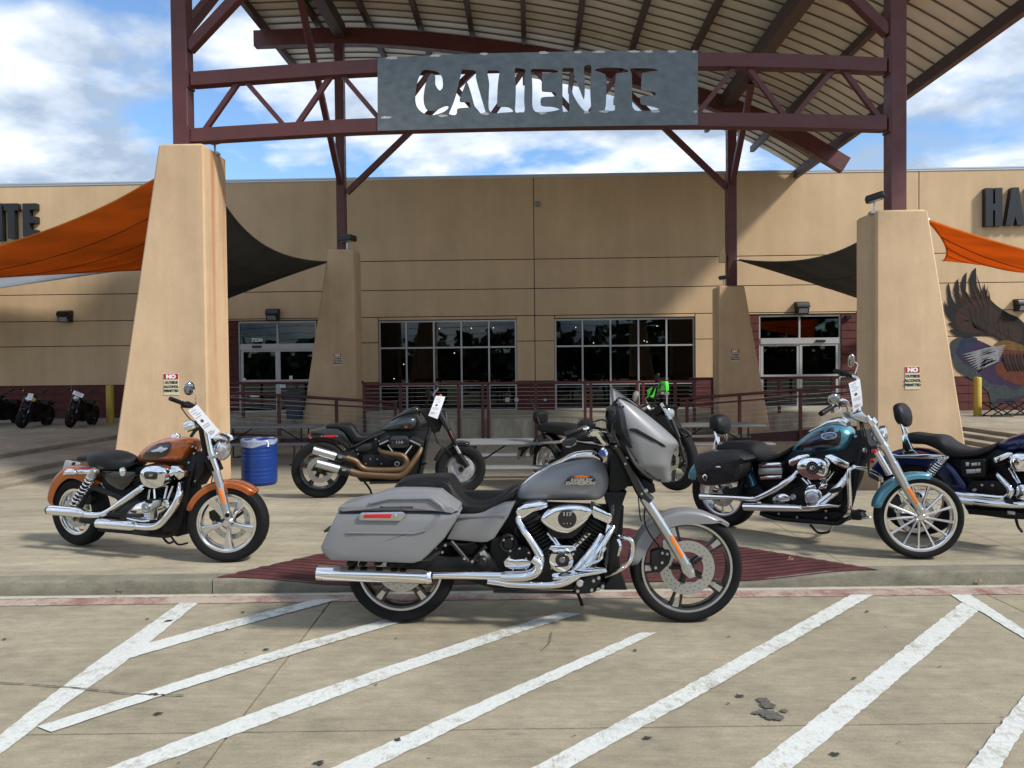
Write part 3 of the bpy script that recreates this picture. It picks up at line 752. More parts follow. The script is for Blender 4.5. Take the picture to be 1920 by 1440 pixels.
def door(x0, x1, num, sens):
    d = MB(); f = .055; y0, y1 = FY + .05, FY + .14; xm = (x0 + x1) / 2; zb = ZB - .02
    t1, t0 = fz(520, 644.5), fz(520, 655)
    d.box(x0, x0 + f, y0, y1, zb, ZD1); d.box(x1 - f, x1, y0, y1, zb, ZD1); d.box(x0 + f, x1 - f, y0, y1, ZD1 - f, ZD1); d.box(x0 + f, x1 - f, y0 - .03, y1, t0, t1); d.box(xm - f / 2, xm + f / 2, y0 + .003, y1, t1, ZD1 - f)
    do = bl.part('door', d, M_alu, smooth=False)
    for a, b in ((x0 + f, xm - f / 2), (xm + f / 2, x1 - f)):
        m = MB(); m.box(a + .002, b - .002, FY + .09, FY + .1, t1 + .002, ZD1 - f - .002); bl.part('pane', m, M_glass, do, smooth=False)
    zm0, zm1 = fz(520, 718.5), fz(520, 713)
    for a, b, yy in ((x0 + .07, xm, y0 + .015), (xm, x1 - .07, y0 - .0)):
        m = MB(); s = .085
        m.box(a, a + s, yy, yy + .05, zb, t0 - .005); m.box(b - s, b, yy, yy + .05, zb, t0 - .005); m.box(a + s, b - s, yy, yy + .05, t0 - .075, t0 - .005); m.box(a + s, b - s, yy, yy + .05, zm0, zm1 + .02); m.box(a + s, b - s, yy, yy + .05, zb, zb + .17)
        bl.part('door_leaf', m, M_alu, do, smooth=False)
        m = MB(); m.box(a + s, b - s, yy + .02, yy + .03, zm1 + .022, t0 - .077); m.box(a + s, b - s, yy + .02, yy + .03, zb + .172, zm0 - .002); bl.part('pane', m, M_glass, do, smooth=False)
    p = atY(*sens, y0 - .03); m = MB(); m.box(p.x - .16, p.x + .16, y0 - .10, y0 - .03, p.z - .04, p.z + .04, .02); bl.part('motion_sensor', m, M_black2, do)
    return do
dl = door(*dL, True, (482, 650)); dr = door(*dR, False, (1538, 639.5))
p = atY(482, 640.5, FY + .085)
bl.part('house_number', text_mb('7230', .155, p, EX, EZ, -EY, .004, .008, sx=1.2), M_signwhite, dl, smooth=False)
q = MB()
for (px, py, w, h) in ((545.5, 708, 6, 7), (458, 711, 6, 3.5), (530, 724, 11, 6), (478, 742.5, 17, 4)):
    p = atY(px, py, FY + .048); s = mpp(p) / 1; q.box(p.x - w * s / 2, p.x + w * s / 2, FY + .042, FY + .048, p.z - h * s / 2, p.z + h * s / 2)
bl.part('door_sticker', q, M_paper, dl, smooth=False)
# small fittings on the wall
q = MB()
for (px, py, s) in ((951.5, 749.5, 4), (968.5, 749.5, 3.6)):
    p = atY(px, py, FY - .014); m = mpp(p); q.box(p.x - s * m, p.x + s * m, FY - .04, FY - .014, p.z - s * m, p.z + s * m, .006)
bl.part('outlet_box', q, M_castal)
p = atY(1022, 749.5, FY - .014); q = MB(); q.box(p.x - .09, p.x + .09, FY - .06, FY - .014, p.z - .09, p.z + .09, .02); bl.part('fire_connection', q, M_black2)
q = MB(); q.box(p.x - .045, p.x + .045, FY - .075, FY - .06, p.z - .04, p.z + .04, .01); bl.part('outlet_box', q, M_alu)
p = atY(1007.5, 383, FY); q = MB(); q.box(p.x - .07, p.x + .07, FY - .08, FY, p.z - .09, p.z + .09, .02); bl.part('alarm_box', q, M_table)
p = atY(1589, 594, FY); q = MB(); q.box(p.x - .09, p.x + .09, FY - .12, FY - .01, p.z - .07, p.z + .06, .02); bl.part('camera_box', q, M_black2)

# wall lamps
def wall_lamp(px, py, label, s=1.):
    p = atY(px, py, FY)
    t = Thing('wall_lamp', label, 'wall lamp', (p.x, FY, p.z), 'black wall lamps on the store front')
    w = .2 * s
    prof = [(0, .20), (-.16, .20), (-.27, .15), (-.31, .06), (-.31, .01), (0, .01)]
    q = MB(); q.rings([[Vector((p.x + sx * w, FY - .002 + y * s, p.z + z * s)) for y, z in prof] for sx in (-1, 1)]); t.part('hood', q, M_black2)
    prof = [(0, .0), (-.29, .0), (-.21, -.19), (0, -.19)]
    q = MB(); q.rings([[Vector((p.x + sx * w * k, FY - .002 + y * s, p.z + z * s)) for y, z in prof] for sx, k in ((-1, .92), (1, .92))]); t.part('housing', q, M_black2)
    prof = [(-.283, -.03), (-.223, -.165), (-.235, -.17), (-.295, -.035)]
    q = MB(); q.rings([[Vector((p.x + sx * w * .7, FY - .002 + y * s, p.z + z * s)) for y, z in prof] for sx in (-1, 1)]); t.part('lens', q, M_lens)
wall_lamp(514, 591, 'black wall lamp above the left glass doors numbered 7230')
wall_lamp(127, 594, 'black wall lamp on the shaded wall left of the front column')
wall_lamp(1501, 578, 'black wall lamp above the right glass doors')
wall_lamp(1911, 573, 'black wall lamp beside the painted eagle')
# raised letters
def letters(txt, px0, py0, py1, label, xs, dep=.17):
    a = atY(px0, py0, FY); b = atY(px0, py1, FY); h = a.z - b.z
    t = Thing('letter_sign', label, 'sign', (b.x, FY, b.z))
    x = b.x
    for ch, w in txt:
        sc = w / {'H': .62, 'A': .68, 'R': .66, 'N': .70, 'T': .60, 'E': .55, 'I': .25}[ch]
        mb = text_mb(ch, h / .70, Vector((x + w / 2, FY - .002, b.z)), EX, EZ, -EY, dep, .0)
        xs_ = [v.x for v in mb.v]; c = (min(xs_) + max(xs_)) / 2; k = w / (max(xs_) - min(xs_)); zs = [v.z for v in mb.v]; kz = h / (max(zs) - min(zs)); z0 = min(zs)
        mb.v = [Vector((x + w / 2 + (v.x - c) * k, v.y, b.z + (v.z - z0) * kz)) for v in mb.v]
        t.part('letter', mb, M_black2, smooth=False); x += w + .12
def blockletter(kind, x, z, w, h, s, y0, y1):
    q = MB(); hs = s * .9
    if kind == 'H': q.box(x, x + s, y0, y1, z, z + h); q.box(x + w - s, x + w, y0, y1, z, z + h); q.box(x + s, x + w - s, y0, y1, z + h / 2 - hs / 2, z + h / 2 + hs / 2)
    if kind == 'T': q.box(x, x + w, y0, y1, z + h - s, z + h); q.box(x + w / 2 - s / 2, x + w / 2 + s / 2, y0, y1, z, z + h - s)
    if kind == 'E':
        q.box(x, x + s, y0, y1, z, z + h)
        for zz in (z, z + h / 2 - hs / 2, z + h - hs): q.box(x + s, x + w, y0, y1, zz, zz + hs)
    if kind == 'N':
        q.box(x, x + s, y0, y1, z, z + h); q.box(x + w - s, x + w, y0, y1, z, z + h)
        q.prism([(x + s, y0, z + h), (x + s, y0, z + h - s * 2), (x + w - s, y0, z), (x + w - s, y0, z + s * 2)], -EY, y1 - y0)
    if kind == 'A':
        q.prism([(x, y0, z), (x + w * .32, y0, z + h), (x + w * .68, y0, z + h), (x + w, y0, z), (x + w - s, y0, z), (x + w - s * 1.25, y0, z + h * .22), (x + s * 1.25, y0, z + h * .22), (x + s, y0, z)], -EY, y1 - y0)
    if kind == 'R':
        q.box(x, x + s, y0, y1, z, z + h); q.box(x + s, x + w, y0, y1, z + h - hs, z + h); q.box(x + s, x + w, y0, y1, z + h * .42, z + h * .42 + hs); q.box(x + w - s, x + w, y0, y1, z + h * .42 + hs, z + h - hs); q.prism([(x + s, y0, z + h * .42), (x + w - s, y0, z), (x + w, y0, z), (x + w, y0, z + h * .42)], -EY, y1 - y0)
    return q
def sign_row(label, items):
    p = atY(items[0][1], items[0][4], FY); t = Thing('letter_sign', label, 'sign', (p.x, FY, p.z))
    for ch, x0, x1, y0, y1 in items:
        a, b = atY(x0, y1, FY - .2), atY(x1, y0, FY - .2); t.part('letter', blockletter(ch, a.x, a.z, b.x - a.x, b.z - a.z, .235, FY - .2, FY - .01), M_black2, smooth=False)
sign_row('black raised letters ending in NTE on the left wall', [('N', -30, 3, 381, 451), ('T', 8, 33, 381, 447), ('E', 43, 67, 381, 443)])
sign_row('black raised letters starting with HA on the right wall', [('H', 1848, 1880, 352, 424), ('A', 1886, 1922, 351, 422), ('R', 1928, 1960, 350, 421)])
# ================================================================ TAPERED PYLONS
def pylon(label, Yf, inner_px, outer_top, outer_bot, back_px, py_top, side, stain=0):
    """side -1: slanted face to the left, inner upright face to the right; +1 mirrored"""
    xin = atY(inner_px[0], inner_px[1], Yf).x
    pt, pb = atY(*outer_top, Yf), atY(*outer_bot, Yf); ztop = atY(inner_px[0], py_top, Yf).z
    Yb = atX(*back_px, xin).y
    sl = (pb.x - pt.x) / (pb.z - pt.z); zb = -.42; xo_t = pt.x; xo_b = pt.x + (zb - ztop) * sl
    t = Thing('pylon', label, 'column', ((xin + xo_b) / 2, (Yf + Yb) / 2, zb), 'tapered tan pylons carrying the canopy')
    c = .028
    def ring(xo, z, k=0.):
        a, b = min(xin, xo) + k, max(xin, xo) - k; y0, y1 = Yf + k, Yb - k
        return [(a + c, y0, z), (b - c, y0, z), (b, y0 + c, z), (b, y1 - c, z), (b - c, y1, z), (a + c, y1, z), (a, y1 - c, z), (a, y0 + c, z)]
    m = MB(); m.rings([ring(xo_b, zb), ring(xo_t, ztop - .03), ring(xo_t, ztop, .03)])
    t.part('shaft', m, M_stucco if not stain else M_stained)
    t.xin, t.Yf, t.Yb, t.ztop = xin, Yf, Yb, ztop
    return t
# stucco with rust running down from the steel on one corner
m_ = mat('tan_stucco_rust', (.64, .455, .288), .9, var=.10, scale=1.3, bump=.5, bscale=90, spec=.2); M_stained = m_
streaks(m_, .13, base=(-.4, .1)); t_ = m_.node_tree; b_ = t_.nodes['Principled BSDF']; src = b_.inputs['Base Color'].links[0].from_socket
g_ = t_.nodes.new('ShaderNodeNewGeometry'); s_ = t_.nodes.new('ShaderNodeSeparateXYZ'); t_.links.new(g_.outputs['Position'], s_.inputs[0])
def MRange(sock, a, b, c, d):
    q = t_.nodes.new('ShaderNodeMapRange'); t_.links.new(sock, q.inputs[0]); q.inputs[1].default_value = a; q.inputs[2].default_value = b; q.inputs[3].default_value = c; q.inputs[4].default_value = d; return q.outputs[0]
def MM(op, a, b):
    q = t_.nodes.new('ShaderNodeMath'); q.operation = op
    for i, v in enumerate((a, b)):
        if isinstance(v, float): q.inputs[i].default_value = v
        else: t_.links.new(v, q.inputs[i])
    return q.outputs[0]
xi_ = atY(387, 600, 10.9).x
nz = t_.nodes.new('ShaderNodeTexNoise'); mp_ = t_.nodes.new('ShaderNodeMapping'); mp_.inputs['Scale'].default_value = (3.2, 3.2, .15); t_.links.new(g_.outputs['Position'], mp_.inputs[0]); t_.links.new(mp_.outputs[0], nz.inputs['Vector']); nz.inputs['Scale'].default_value = 1.4; nz.inputs['Detail'].default_value = 4
inn = MRange(s_.outputs[0], xi_ - .05, xi_ - .03, 0., 1.)
mask = MM('MULTIPLY', inn, MRange(nz.outputs[0], .46, .68, .0, .9))
mk2 = MM('MULTIPLY', MRange(s_.outputs[2], 1.2, 5.2, .35, 1.), mask)
mxr = t_.nodes.new('ShaderNodeMixRGB'); t_.links.new(mk2, mxr.inputs[0]); t_.links.new(src, mxr.inputs[1]); mxr.inputs[2].default_value = (.46, .16, .06, 1); t_.links.new(mxr.outputs[0], b_.inputs['Base Color'])

PL = pylon('tall front pylon at the left with rust stains on its inner corner', 10.9, (387, 600), (296, 268), (213, 850), (429, 600), 268, -1, 1)
PR = pylon('shorter front pylon at the right, nearest the raised letters HA', 10.9, (1643, 700), (1741, 395), (1811, 835), (1605, 700), 393.5, 1)
BL = pylon('rear pylon left of the five bay windows, behind the railing', 20.75, (665.5, 600), (615, 467), (583, 680), (678, 600), 467, -1)
BR = pylon('rear pylon right of the five bay windows, behind the railing', 20.75, (1348, 600), (1396, 537), (1439, 778), (1335.5, 600), 536, 1)

# ================================================================ CANOPY
YC, YN, YE, YS = 21.2, 11.22, 24.2, 8.4
prof_px = [(551, 118), (700, 117), (840, 126), (967, 142), (1055, 157), (1105, 168), (1185, 190), (1215, 198), (1345, 240), (1430, 279), (1500, 320)]
PF = [atY(x, y, YE) for x, y in prof_px]; PF = [(p.x, p.z) for p in PF]
PF[0] = (PF[0][0], PF[0][1] - .05)
fine = crom([(x, 0, z) for x, z in PF], 8)
def zroof(x):
    if x <= fine[0].x: a, b = fine[0], fine[1]
    elif x >= fine[-1].x: a, b = fine[-2], fine[-1]
    else:
        for a, b in zip(fine, fine[1:]):
            if a.x <= x <= b.x: break
    return a.z + (b.z - a.z) * (x - a.x) / (b.x - a.x)
XA, XB = PF[0][0], PF[-1][0]
cn = Thing('entrance_canopy', 'large curved metal canopy on dark red steel posts and braces over the entrance', 'canopy', (0, 16, -.35))
def strip(y0, y1, dz0, dz1, xa=XA - .05, xb=XB + .05, n=44):
    q = MB(); q.rings([[Vector((x, y0, zroof(x) + dz0)), Vector((x, y1, zroof(x) + dz0)), Vector((x, y1, zroof(x) + dz1)), Vector((x, y0, zroof(x) + dz1))] for x in [xa + (xb - xa) * k / n for k in range(n + 1)]]); return q
M_rib = mat('deck_rib', (.17, .145, .11), .6)
y = YE
while y > YS:
    q = strip(y - .385, y, 0, .012)
    cn.part('roof_panel', q, M_deck, ang=20)
    cn.part('seam_rib', strip(y - .406, y - .384, -.035, .0), M_rib, ang=20); y -= .41
cn.part('roof_cover', strip(YS - .05, YE + .02, .03, .06), M_joint)
def arch(y, w, h, xa, xb, dz, nm):
    q = MB(); n = 30; rs = []
    for k in range(n + 1):
        x = xa + (xb - xa) * k / n; z = zroof(x) + dz; s = (zroof(x + .05) - zroof(x - .05)) / .1; nx = Vector((-s, 0, 1)).normalized()
        c = Vector((x, y, z)); rs.append([c + EY * -w / 2, c + EY * w / 2, c + EY * w / 2 - nx * h, c - EY * w / 2 - nx * h])
    q.rings(rs); return cn.part(nm, q, M_steel, ang=20)
xa_, xb_ = atY(478, 77, YC).x, atY(1592, 305, YC).x
arch(YC, .24, .44, xa_, xb_, -.30, 'arch_beam'); arch(YN, .24, .44, xa_, xb_, -.30, 'arch_beam')
XPL, XPR = (atY(344.5, 600, 11.1).x + .0, atY(1685.5, 600, 11.1).x)
XBL, XBR = atY(641, 420, YC).x, atY(1371.5, 450, YC).x
for k in range(-4, 7):
    x = -.12 + 1.475 * k
    if XA + .2 < x < XB - .2:
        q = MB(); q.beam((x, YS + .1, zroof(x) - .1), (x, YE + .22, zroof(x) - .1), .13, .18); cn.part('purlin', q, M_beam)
for x in (XA + .06, XB - .06):
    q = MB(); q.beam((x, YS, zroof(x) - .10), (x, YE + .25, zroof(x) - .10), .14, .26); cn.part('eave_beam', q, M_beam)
for x in ((XPL + XBL) / 2, (XPR + XBR) / 2):
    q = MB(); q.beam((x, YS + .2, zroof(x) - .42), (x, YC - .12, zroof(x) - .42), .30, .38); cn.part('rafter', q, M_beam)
def post(x, y, s, z0):
    q = MB(); q.box(x - s, x + s, y - s, y + s, z0, zroof(x) - .3, .012); q.box(x - s * 1.5, x + s * 1.5, y - s * 1.5, y + s * 1.5, z0, z0 + .02); cn.part('post', q, M_steel)
post(XPL, YN, .118, PL.ztop); post(XPR, YN, .118, PR.ztop); post(XBL, YC, .125, BL.ztop); post(XBR, YC, .125, BR.ztop)
def brace(a, b, s=.15):
    q = MB(); q.beam(a, b, s, s, up=(0, 1, 0) if abs(a[1] - b[1]) < .1 else (1, 0, 0), b=.008); cn.part('brace', q, M_steel)
brace(atY(650, 362, YC), atY(925, 97, YC)); brace(atY(1363, 352, YC), atY(1100, 100, YC))
z = atY(640, 345, YC).z; zt_ = zroof(XBL) - .6; brace(Vector((XBL, YC - .1, z)), Vector((XBL, YC - .1 - (zt_ - z), zt_)))
z = atY(1380, 345, YC).z; zt_ = zroof(XBR) - .6; brace(Vector((XBR, YC - .1, z)), Vector((XBR, YC - .1 - (zt_ - z) * .9, zt_)))
z = atY(371, 92, YN).z; zt_ = zroof(XPL + 3) - .5; brace(Vector((XPL + .1, YN, z)), Vector((XPL + .1 + (zt_ - z), YN, zt_)))
z = atY(1663, 62, YN).z; zt_ = zroof(XPR - 3) - .5; brace(Vector((XPR - .1, YN, z)), Vector((XPR - .1 - (zt_ - z), YN, zt_)))
z = atY(365, 52, YN).z; zt_ = zroof(XPL) - .6; brace(Vector((XPL, YN + .1, z)), Vector((XPL, YN + .1 + (zt_ - z), zt_)))
z = atY(1680, -20, YN).z; zt_ = zroof(XPR) - .6; brace(Vector((XPR, YN + .1, z)), Vector((XPR, YN + .1 + (zt_ - z), zt_)))
# bowed truss between the front posts
YT = 11.12
def chord(pts, h, nm):
    P = [atY(x, y, YT) for x, y in pts]; Q = crom(P, 5); Q = [p + EY * .09 for p in Q]
    q = MB(); q.rings([[p + Vector((0, -.09, h / 2)), p + Vector((0, .09, h / 2)), p + Vector((0, .09, -h / 2)), p + Vector((0, -.09, -h / 2))] for p in Q]); cn.part(nm, q, M_steel, ang=20)
chord([(357, 147), (540, 133.5), (708, 123), (1010, 114), (1308, 111), (1480, 113.5), (1663, 120.5)], .2, 'truss_chord')
chord([(357, 253), (540, 242), (708, 233.5), (1010, 226), (1308, 223.5), (1480, 225.5), (1663, 230)], .2, 'truss_chord')
for (x0, y0, x1, y1) in ((378, 243, 443, 150), (458, 150, 531, 234), (553, 232, 618, 138), (640, 138, 714, 225), (733, 226, 806, 128), (826, 128, 905, 222), (915, 222, 985, 122), (1000, 122, 1083, 216), (1100, 216, 1172, 120), (1190, 120, 1268, 214), (1309, 211, 1379, 123), (1407, 124, 1476, 216), (1492, 216, 1566, 127), (1586, 128, 1657, 222)):
    a, b = atY(x0, y0, YT) + EY * .09, atY(x1, y1, YT) + EY * .09; q = MB(); q.beam(a, b, .07, .07, up=(0, 1, 0)); cn.part('truss_web', q, M_steel)
for X_, sg in ((XPL, 1), (XPR, -1)):
    for zz in (atY(368 if sg > 0 else 1663, 147 if sg > 0 else 120, YT).z, atY(368 if sg > 0 else 1663, 252 if sg > 0 else 230, YT).z):
        q = MB(); q.box(X_ + sg * .119, X_ + sg * .14, YT - .02, YT + .2, zz - .13, zz + .13); cn.part('end_plate', q, M_steel)


# sign plate with the word cut out of it
Z3_ = lambda x, y: (700 + x / 6, 80 + y / 6)
Z4_ = lambda x, y: (1000 + x / 6, 80 + y / 6)
LET = [
 (Z3_, [(585,305),(640,313),(720,330),(768,380),(781,440),(779,505),(750,538),(718,510),(697,460),(697,400),(690,365),(665,352),(640,356),(600,430),(575,530),(565,640),(580,720),(615,762),(680,768),(740,745),(800,718),(835,715),(845,732),(800,775),(720,805),(650,818),(580,802),(515,755),(480,690),(472,600),(485,500),(505,410),(545,330)]),
 (Z3_, [(1005,305),(1080,308),(1150,325),(1155,400),(1180,500),(1215,620),(1258,765),(1253,788),(1215,797),(1165,760),(1138,710),(1108,600),(1078,500),(1050,440),(1030,480),(1000,560),(975,620),(972,660),(990,670),(1078,672),(1090,700),(1090,728),(1000,735),(945,748),(938,795),(915,815),(858,805),(858,780),(900,680),(935,570),(950,500),(975,400),(995,320)]),
 (Z3_, [(1285,325),(1340,315),(1415,322),(1412,380),(1400,480),(1395,580),(1393,695),(1412,722),(1500,724),(1545,740),(1570,766),(1560,780),(1460,788),(1350,797),(1312,770),(1297,720),(1300,560),(1303,450)]),
 (Z3_, [(1593,300),(1650,292),(1708,310),(1703,380),(1700,520),(1697,650),(1700,772),(1650,783),(1598,778),(1600,650),(1603,480)]),
 (Z3_, [(1775,305),(1850,298),(2000,302),(2060,312),(2077,325),(2050,341),(1960,345),(1905,355),(1895,420),(1895,535),(1925,552),(2030,560),(2055,585),(2030,606),(1930,612),(1887,628),(1882,690),(1908,715),(2010,722),(2080,740),(2088,755),(2000,775),(1860,785),(1812,765),(1789,700),(1790,500),(1783,380)]),
 (Z4_, [(328,298),(385,287),(450,290),(457,340),(490,450),(530,550),(567,635),(578,560),(578,420),(568,290),(590,258),(625,252),(652,272),(645,400),(640,550),(648,735),(630,766),(595,775),(560,755),(500,680),(450,590),(425,520),(405,490),(398,600),(405,760),(370,774),(332,768),(328,600),(330,400)]),
 (Z4_, [(690,305),(740,290),(850,281),(1000,290),(1070,318),(1050,332),(960,345),(932,360),(920,450),(912,600),(918,735),(900,765),(812,765),(815,700),(822,560),(820,420),(808,360),(760,337),(705,320)]),
 (Z4_, [(1092,295),(1200,288),(1330,292),(1385,305),(1400,320),(1370,333),(1250,338),(1222,360),(1215,470),(1222,538),(1300,548),(1360,560),(1378,580),(1350,596),(1240,600),(1207,620),(1210,688),(1270,707),(1370,718),(1410,738),(1400,755),(1310,765),(1170,768),(1130,745),(1112,690),(1110,450),(1105,350)])]
YG = YT - .014
cu = bpy.data.curves.new('cut_plate', 'CURVE'); cu.dimensions = '2D'; cu.fill_mode = 'BOTH'; cu.extrude = .006
def spline(P):
    s = cu.splines.new('POLY'); s.points.add(len(P) - 1); s.use_cyclic_u = True
    for q, p in zip(s.points, P): q.co = (p.x, p.z, 0, 1)
top = crom([atY(x, y, YG) for x, y in ((708, 108.5), (860, 102), (1010, 98), (1160, 95.5), (1308.5, 95))], 6); bot = crom([atY(x, y, YG) for x, y in ((1308.5, 234.5), (1160, 236), (1010, 238.5), (860, 241.5), (708, 245.5))], 6)
spline(top + bot)
for f, pts in LET: spline([p for p in crom([atY(*f(x, y), YG) for x, y in pts], 4, True)])
co = bpy.data.objects.new('cut_plate', cu); COL.objects.link(co); me = co.to_mesh(); q = MB()
q.add([Vector((v.co.x, YG - v.co.z, v.co.y)) for v in me.vertices], [tuple(p.vertices) for p in me.polygons]); co.to_mesh_clear(); bpy.data.objects.remove(co)
sg = Thing('cut_out_sign', 'grey galvanised steel sign with the word CALIENTE cut through it', 'sign', atY(1008, 245, YG))
sg.part('plate', q, M_galv, smooth=False)
q = MB()
for (x, y, w) in ((735, 108.5, 13), (817, 104, 11), (908, 101, 8), (1020, 98.5, 10), (1084, 97.5, 8), (1124, 97, 12), (1188, 96.5, 10), (1217, 96.5, 9), (1260, 96.5, 10), (1302, 97, 4), (724, 220, 11), (830, 217, 9), (910, 213, 8), (1017, 212, 8), (1100, 210.5, 7), (1133, 209, 11), (1230, 209, 9), (1304, 209, 4)):
    p = atY(x, y, YG - .0075); s = mpp(p); vs = []
    for k in range(14):
        a = 2 * math.pi * k / 14; r = rg.uniform(.7, 1.2); vs.append(p + Vector((math.cos(a) * w * s * r, 0, math.sin(a) * 2.4 * s * r)))
    q.prism(vs, -EY, .002)
sg.part('weld_spot', q, M_galvspot, smooth=False, kind='stuff')

# ================================================================ FLOODLIGHTS, SMALL SIGNS
def flood(px, py, Y, sz, label, turn=0.):
    p = atY(px, py, Y); t = Thing('floodlight', label, 'floodlight', (p.x, p.y, p.z), 'black floodlights on the pylon tops')
    q = MB(); q.tube([p + EZ * -.16 * sz, p + EZ * .02], .022 * sz, 8, 0); q.box(p.x - .09 * sz, p.x + .09 * sz, Y - .06 * sz, Y + .06 * sz, p.z - .2 * sz, p.z - .15 * sz, .01); t.part('stand', q, M_castal)
    ax = Vector((math.cos(turn), -.35, math.sin(turn) * .6)).normalized(); up = Vector((0, 0, 1)); up = (up - ax * up.dot(ax)).normalized(); sd = ax.cross(up)
    q = MB(); c = p + EZ * .09 * sz
    q.obox(c, ax, sd, up, .15 * sz, .11 * sz, .055 * sz, .02); t.part('housing', q, M_black2)
    q = MB(); q.obox(c - up * .06 * sz, ax, sd, up, .11 * sz, .08 * sz, .006, 0); t.part('lens', q, M_lens)
flood(1640, 380, 11.0, .85, 'black floodlight tilted up on the right front pylon', .45)
flood(403, 271, 11.35, .8, 'black floodlight tucked behind the left front pylon top', .2)
flood(651, 456, 20.9, 1.5, 'black floodlight on the rear left pylon', 0)
flood(1357, 526, 20.9, .9, 'small black floodlight on the rear right pylon', .1)
def no_sign(x0, y0, x1, y1, Yf, label):
    a, b = atY(x0, y1, Yf - .006), atY(x1, y0, Yf - .006); w, h = b.x - a.x, b.z - a.z; cx = (a.x + b.x) / 2
    t = Thing('warning_sign', label, 'sign', (cx, Yf - .006, a.z), 'NO OUTSIDE ALCOHOL PERMITTED signs on the pylons')
    q = MB(); q.box(a.x, b.x, Yf - .008, Yf - .001, a.z, b.z, .002); t.part('plate', q, M_sign)
    q = MB(); q.box(a.x + w * .03, b.x - w * .03, Yf - .0105, Yf - .0082, a.z + h * .73, b.z - h * .02); t.part('red_band', q, M_signred, smooth=False)
    t.part('lettering', text_mb('NO', h * .24, Vector((cx, Yf - .0107, a.z + h * .775)), EX, EZ, -EY, .001, .006, sx=1.15), M_signwhite, smooth=False, label='white word NO on the red band')
    q = MB()
    for k, wd in enumerate(('OUTSIDE', 'ALCOHOL', 'PERMITTED')):
        e = text_mb(wd, h * .15, Vector((cx, Yf - .0087, a.z + h * (.53 - .19 * k))), EX, EZ, -EY, .001, .0035, sx=.98 if k < 2 else .9); q.add(e.v, e.f)
    t.part('lettering', q, M_signblack, smooth=False, label='black words OUTSIDE ALCOHOL PERMITTED')
    q = MB()
    for zz in (a.z + h * .04,): q.ball((cx, Yf - .009, zz), .006, .003, .006, 8, 6)
    t.part('screw', q, M_bolt)
no_sign(307, 700, 335, 741, PL.Yf, 'NO OUTSIDE ALCOHOL PERMITTED sign on the tall left front pylon')
no_sign(1697, 687, 1725, 730.5, PR.Yf, 'NO OUTSIDE ALCOHOL PERMITTED sign on the right front pylon')
no_sign(625.2, 662.5, 640.5, 686, BL.Yf, 'NO OUTSIDE ALCOHOL PERMITTED sign on the rear left pylon')
no_sign(1370, 655, 1386.5, 678.5, BR.Yf, 'NO OUTSIDE ALCOHOL PERMITTED sign on the rear right pylon')
# junction boxes by the rear right post
q = MB(); p = atY(1354.5, 484, YC); q.box(p.x - .09, p.x + .09, YC - .06, YC + .06, p.z - .13, p.z + .13, .01); cn.part('junction_box', q, M_wall)

# ================================================================ SHADE SAILS
def cloth(name, col, tr):
    m = bpy.data.materials.new(name); m.use_nodes = True; t = m.node_tree; t.nodes.clear(); o = t.nodes.new('ShaderNodeOutputMaterial')
    a = t.nodes.new('ShaderNodeBsdfDiffuse'); b = t.nodes.new('ShaderNodeBsdfTranslucent'); s = t.nodes.new('ShaderNodeMixShader'); s.inputs[0].default_value = tr
    n = t.nodes.new('ShaderNodeTexNoise'); n.inputs['Scale'].default_value = .8; n.inputs['Detail'].default_value = 6; g = t.nodes.new('ShaderNodeNewGeometry'); t.links.new(g.outputs['Position'], n.inputs['Vector'])
    r = t.nodes.new('ShaderNodeValToRGB'); r.color_ramp.elements[0].position = .35; r.color_ramp.elements[1].position = .65
    r.color_ramp.elements[0].color = (*[c * .85 for c in col], 1); r.color_ramp.elements[1].color = (*[min(1, c * 1.1) for c in col], 1); t.links.new(n.outputs['Fac'], r.inputs[0])
    for q in (a, b): t.links.new(r.outputs[0], q.inputs[0])
    t.links.new(a.outputs[0], s.inputs[1]); t.links.new(b.outputs[0], s.inputs[2]); t.links.new(s.outputs[0], o.inputs[0]); return m
M_so = cloth('orange_sailcloth', (.80, .27, .05), .55); M_sg = cloth('charcoal_sailcloth', (.115, .115, .112), .15); M_sl = cloth('pale_grey_sailcloth', (.36, .38, .41), .5)
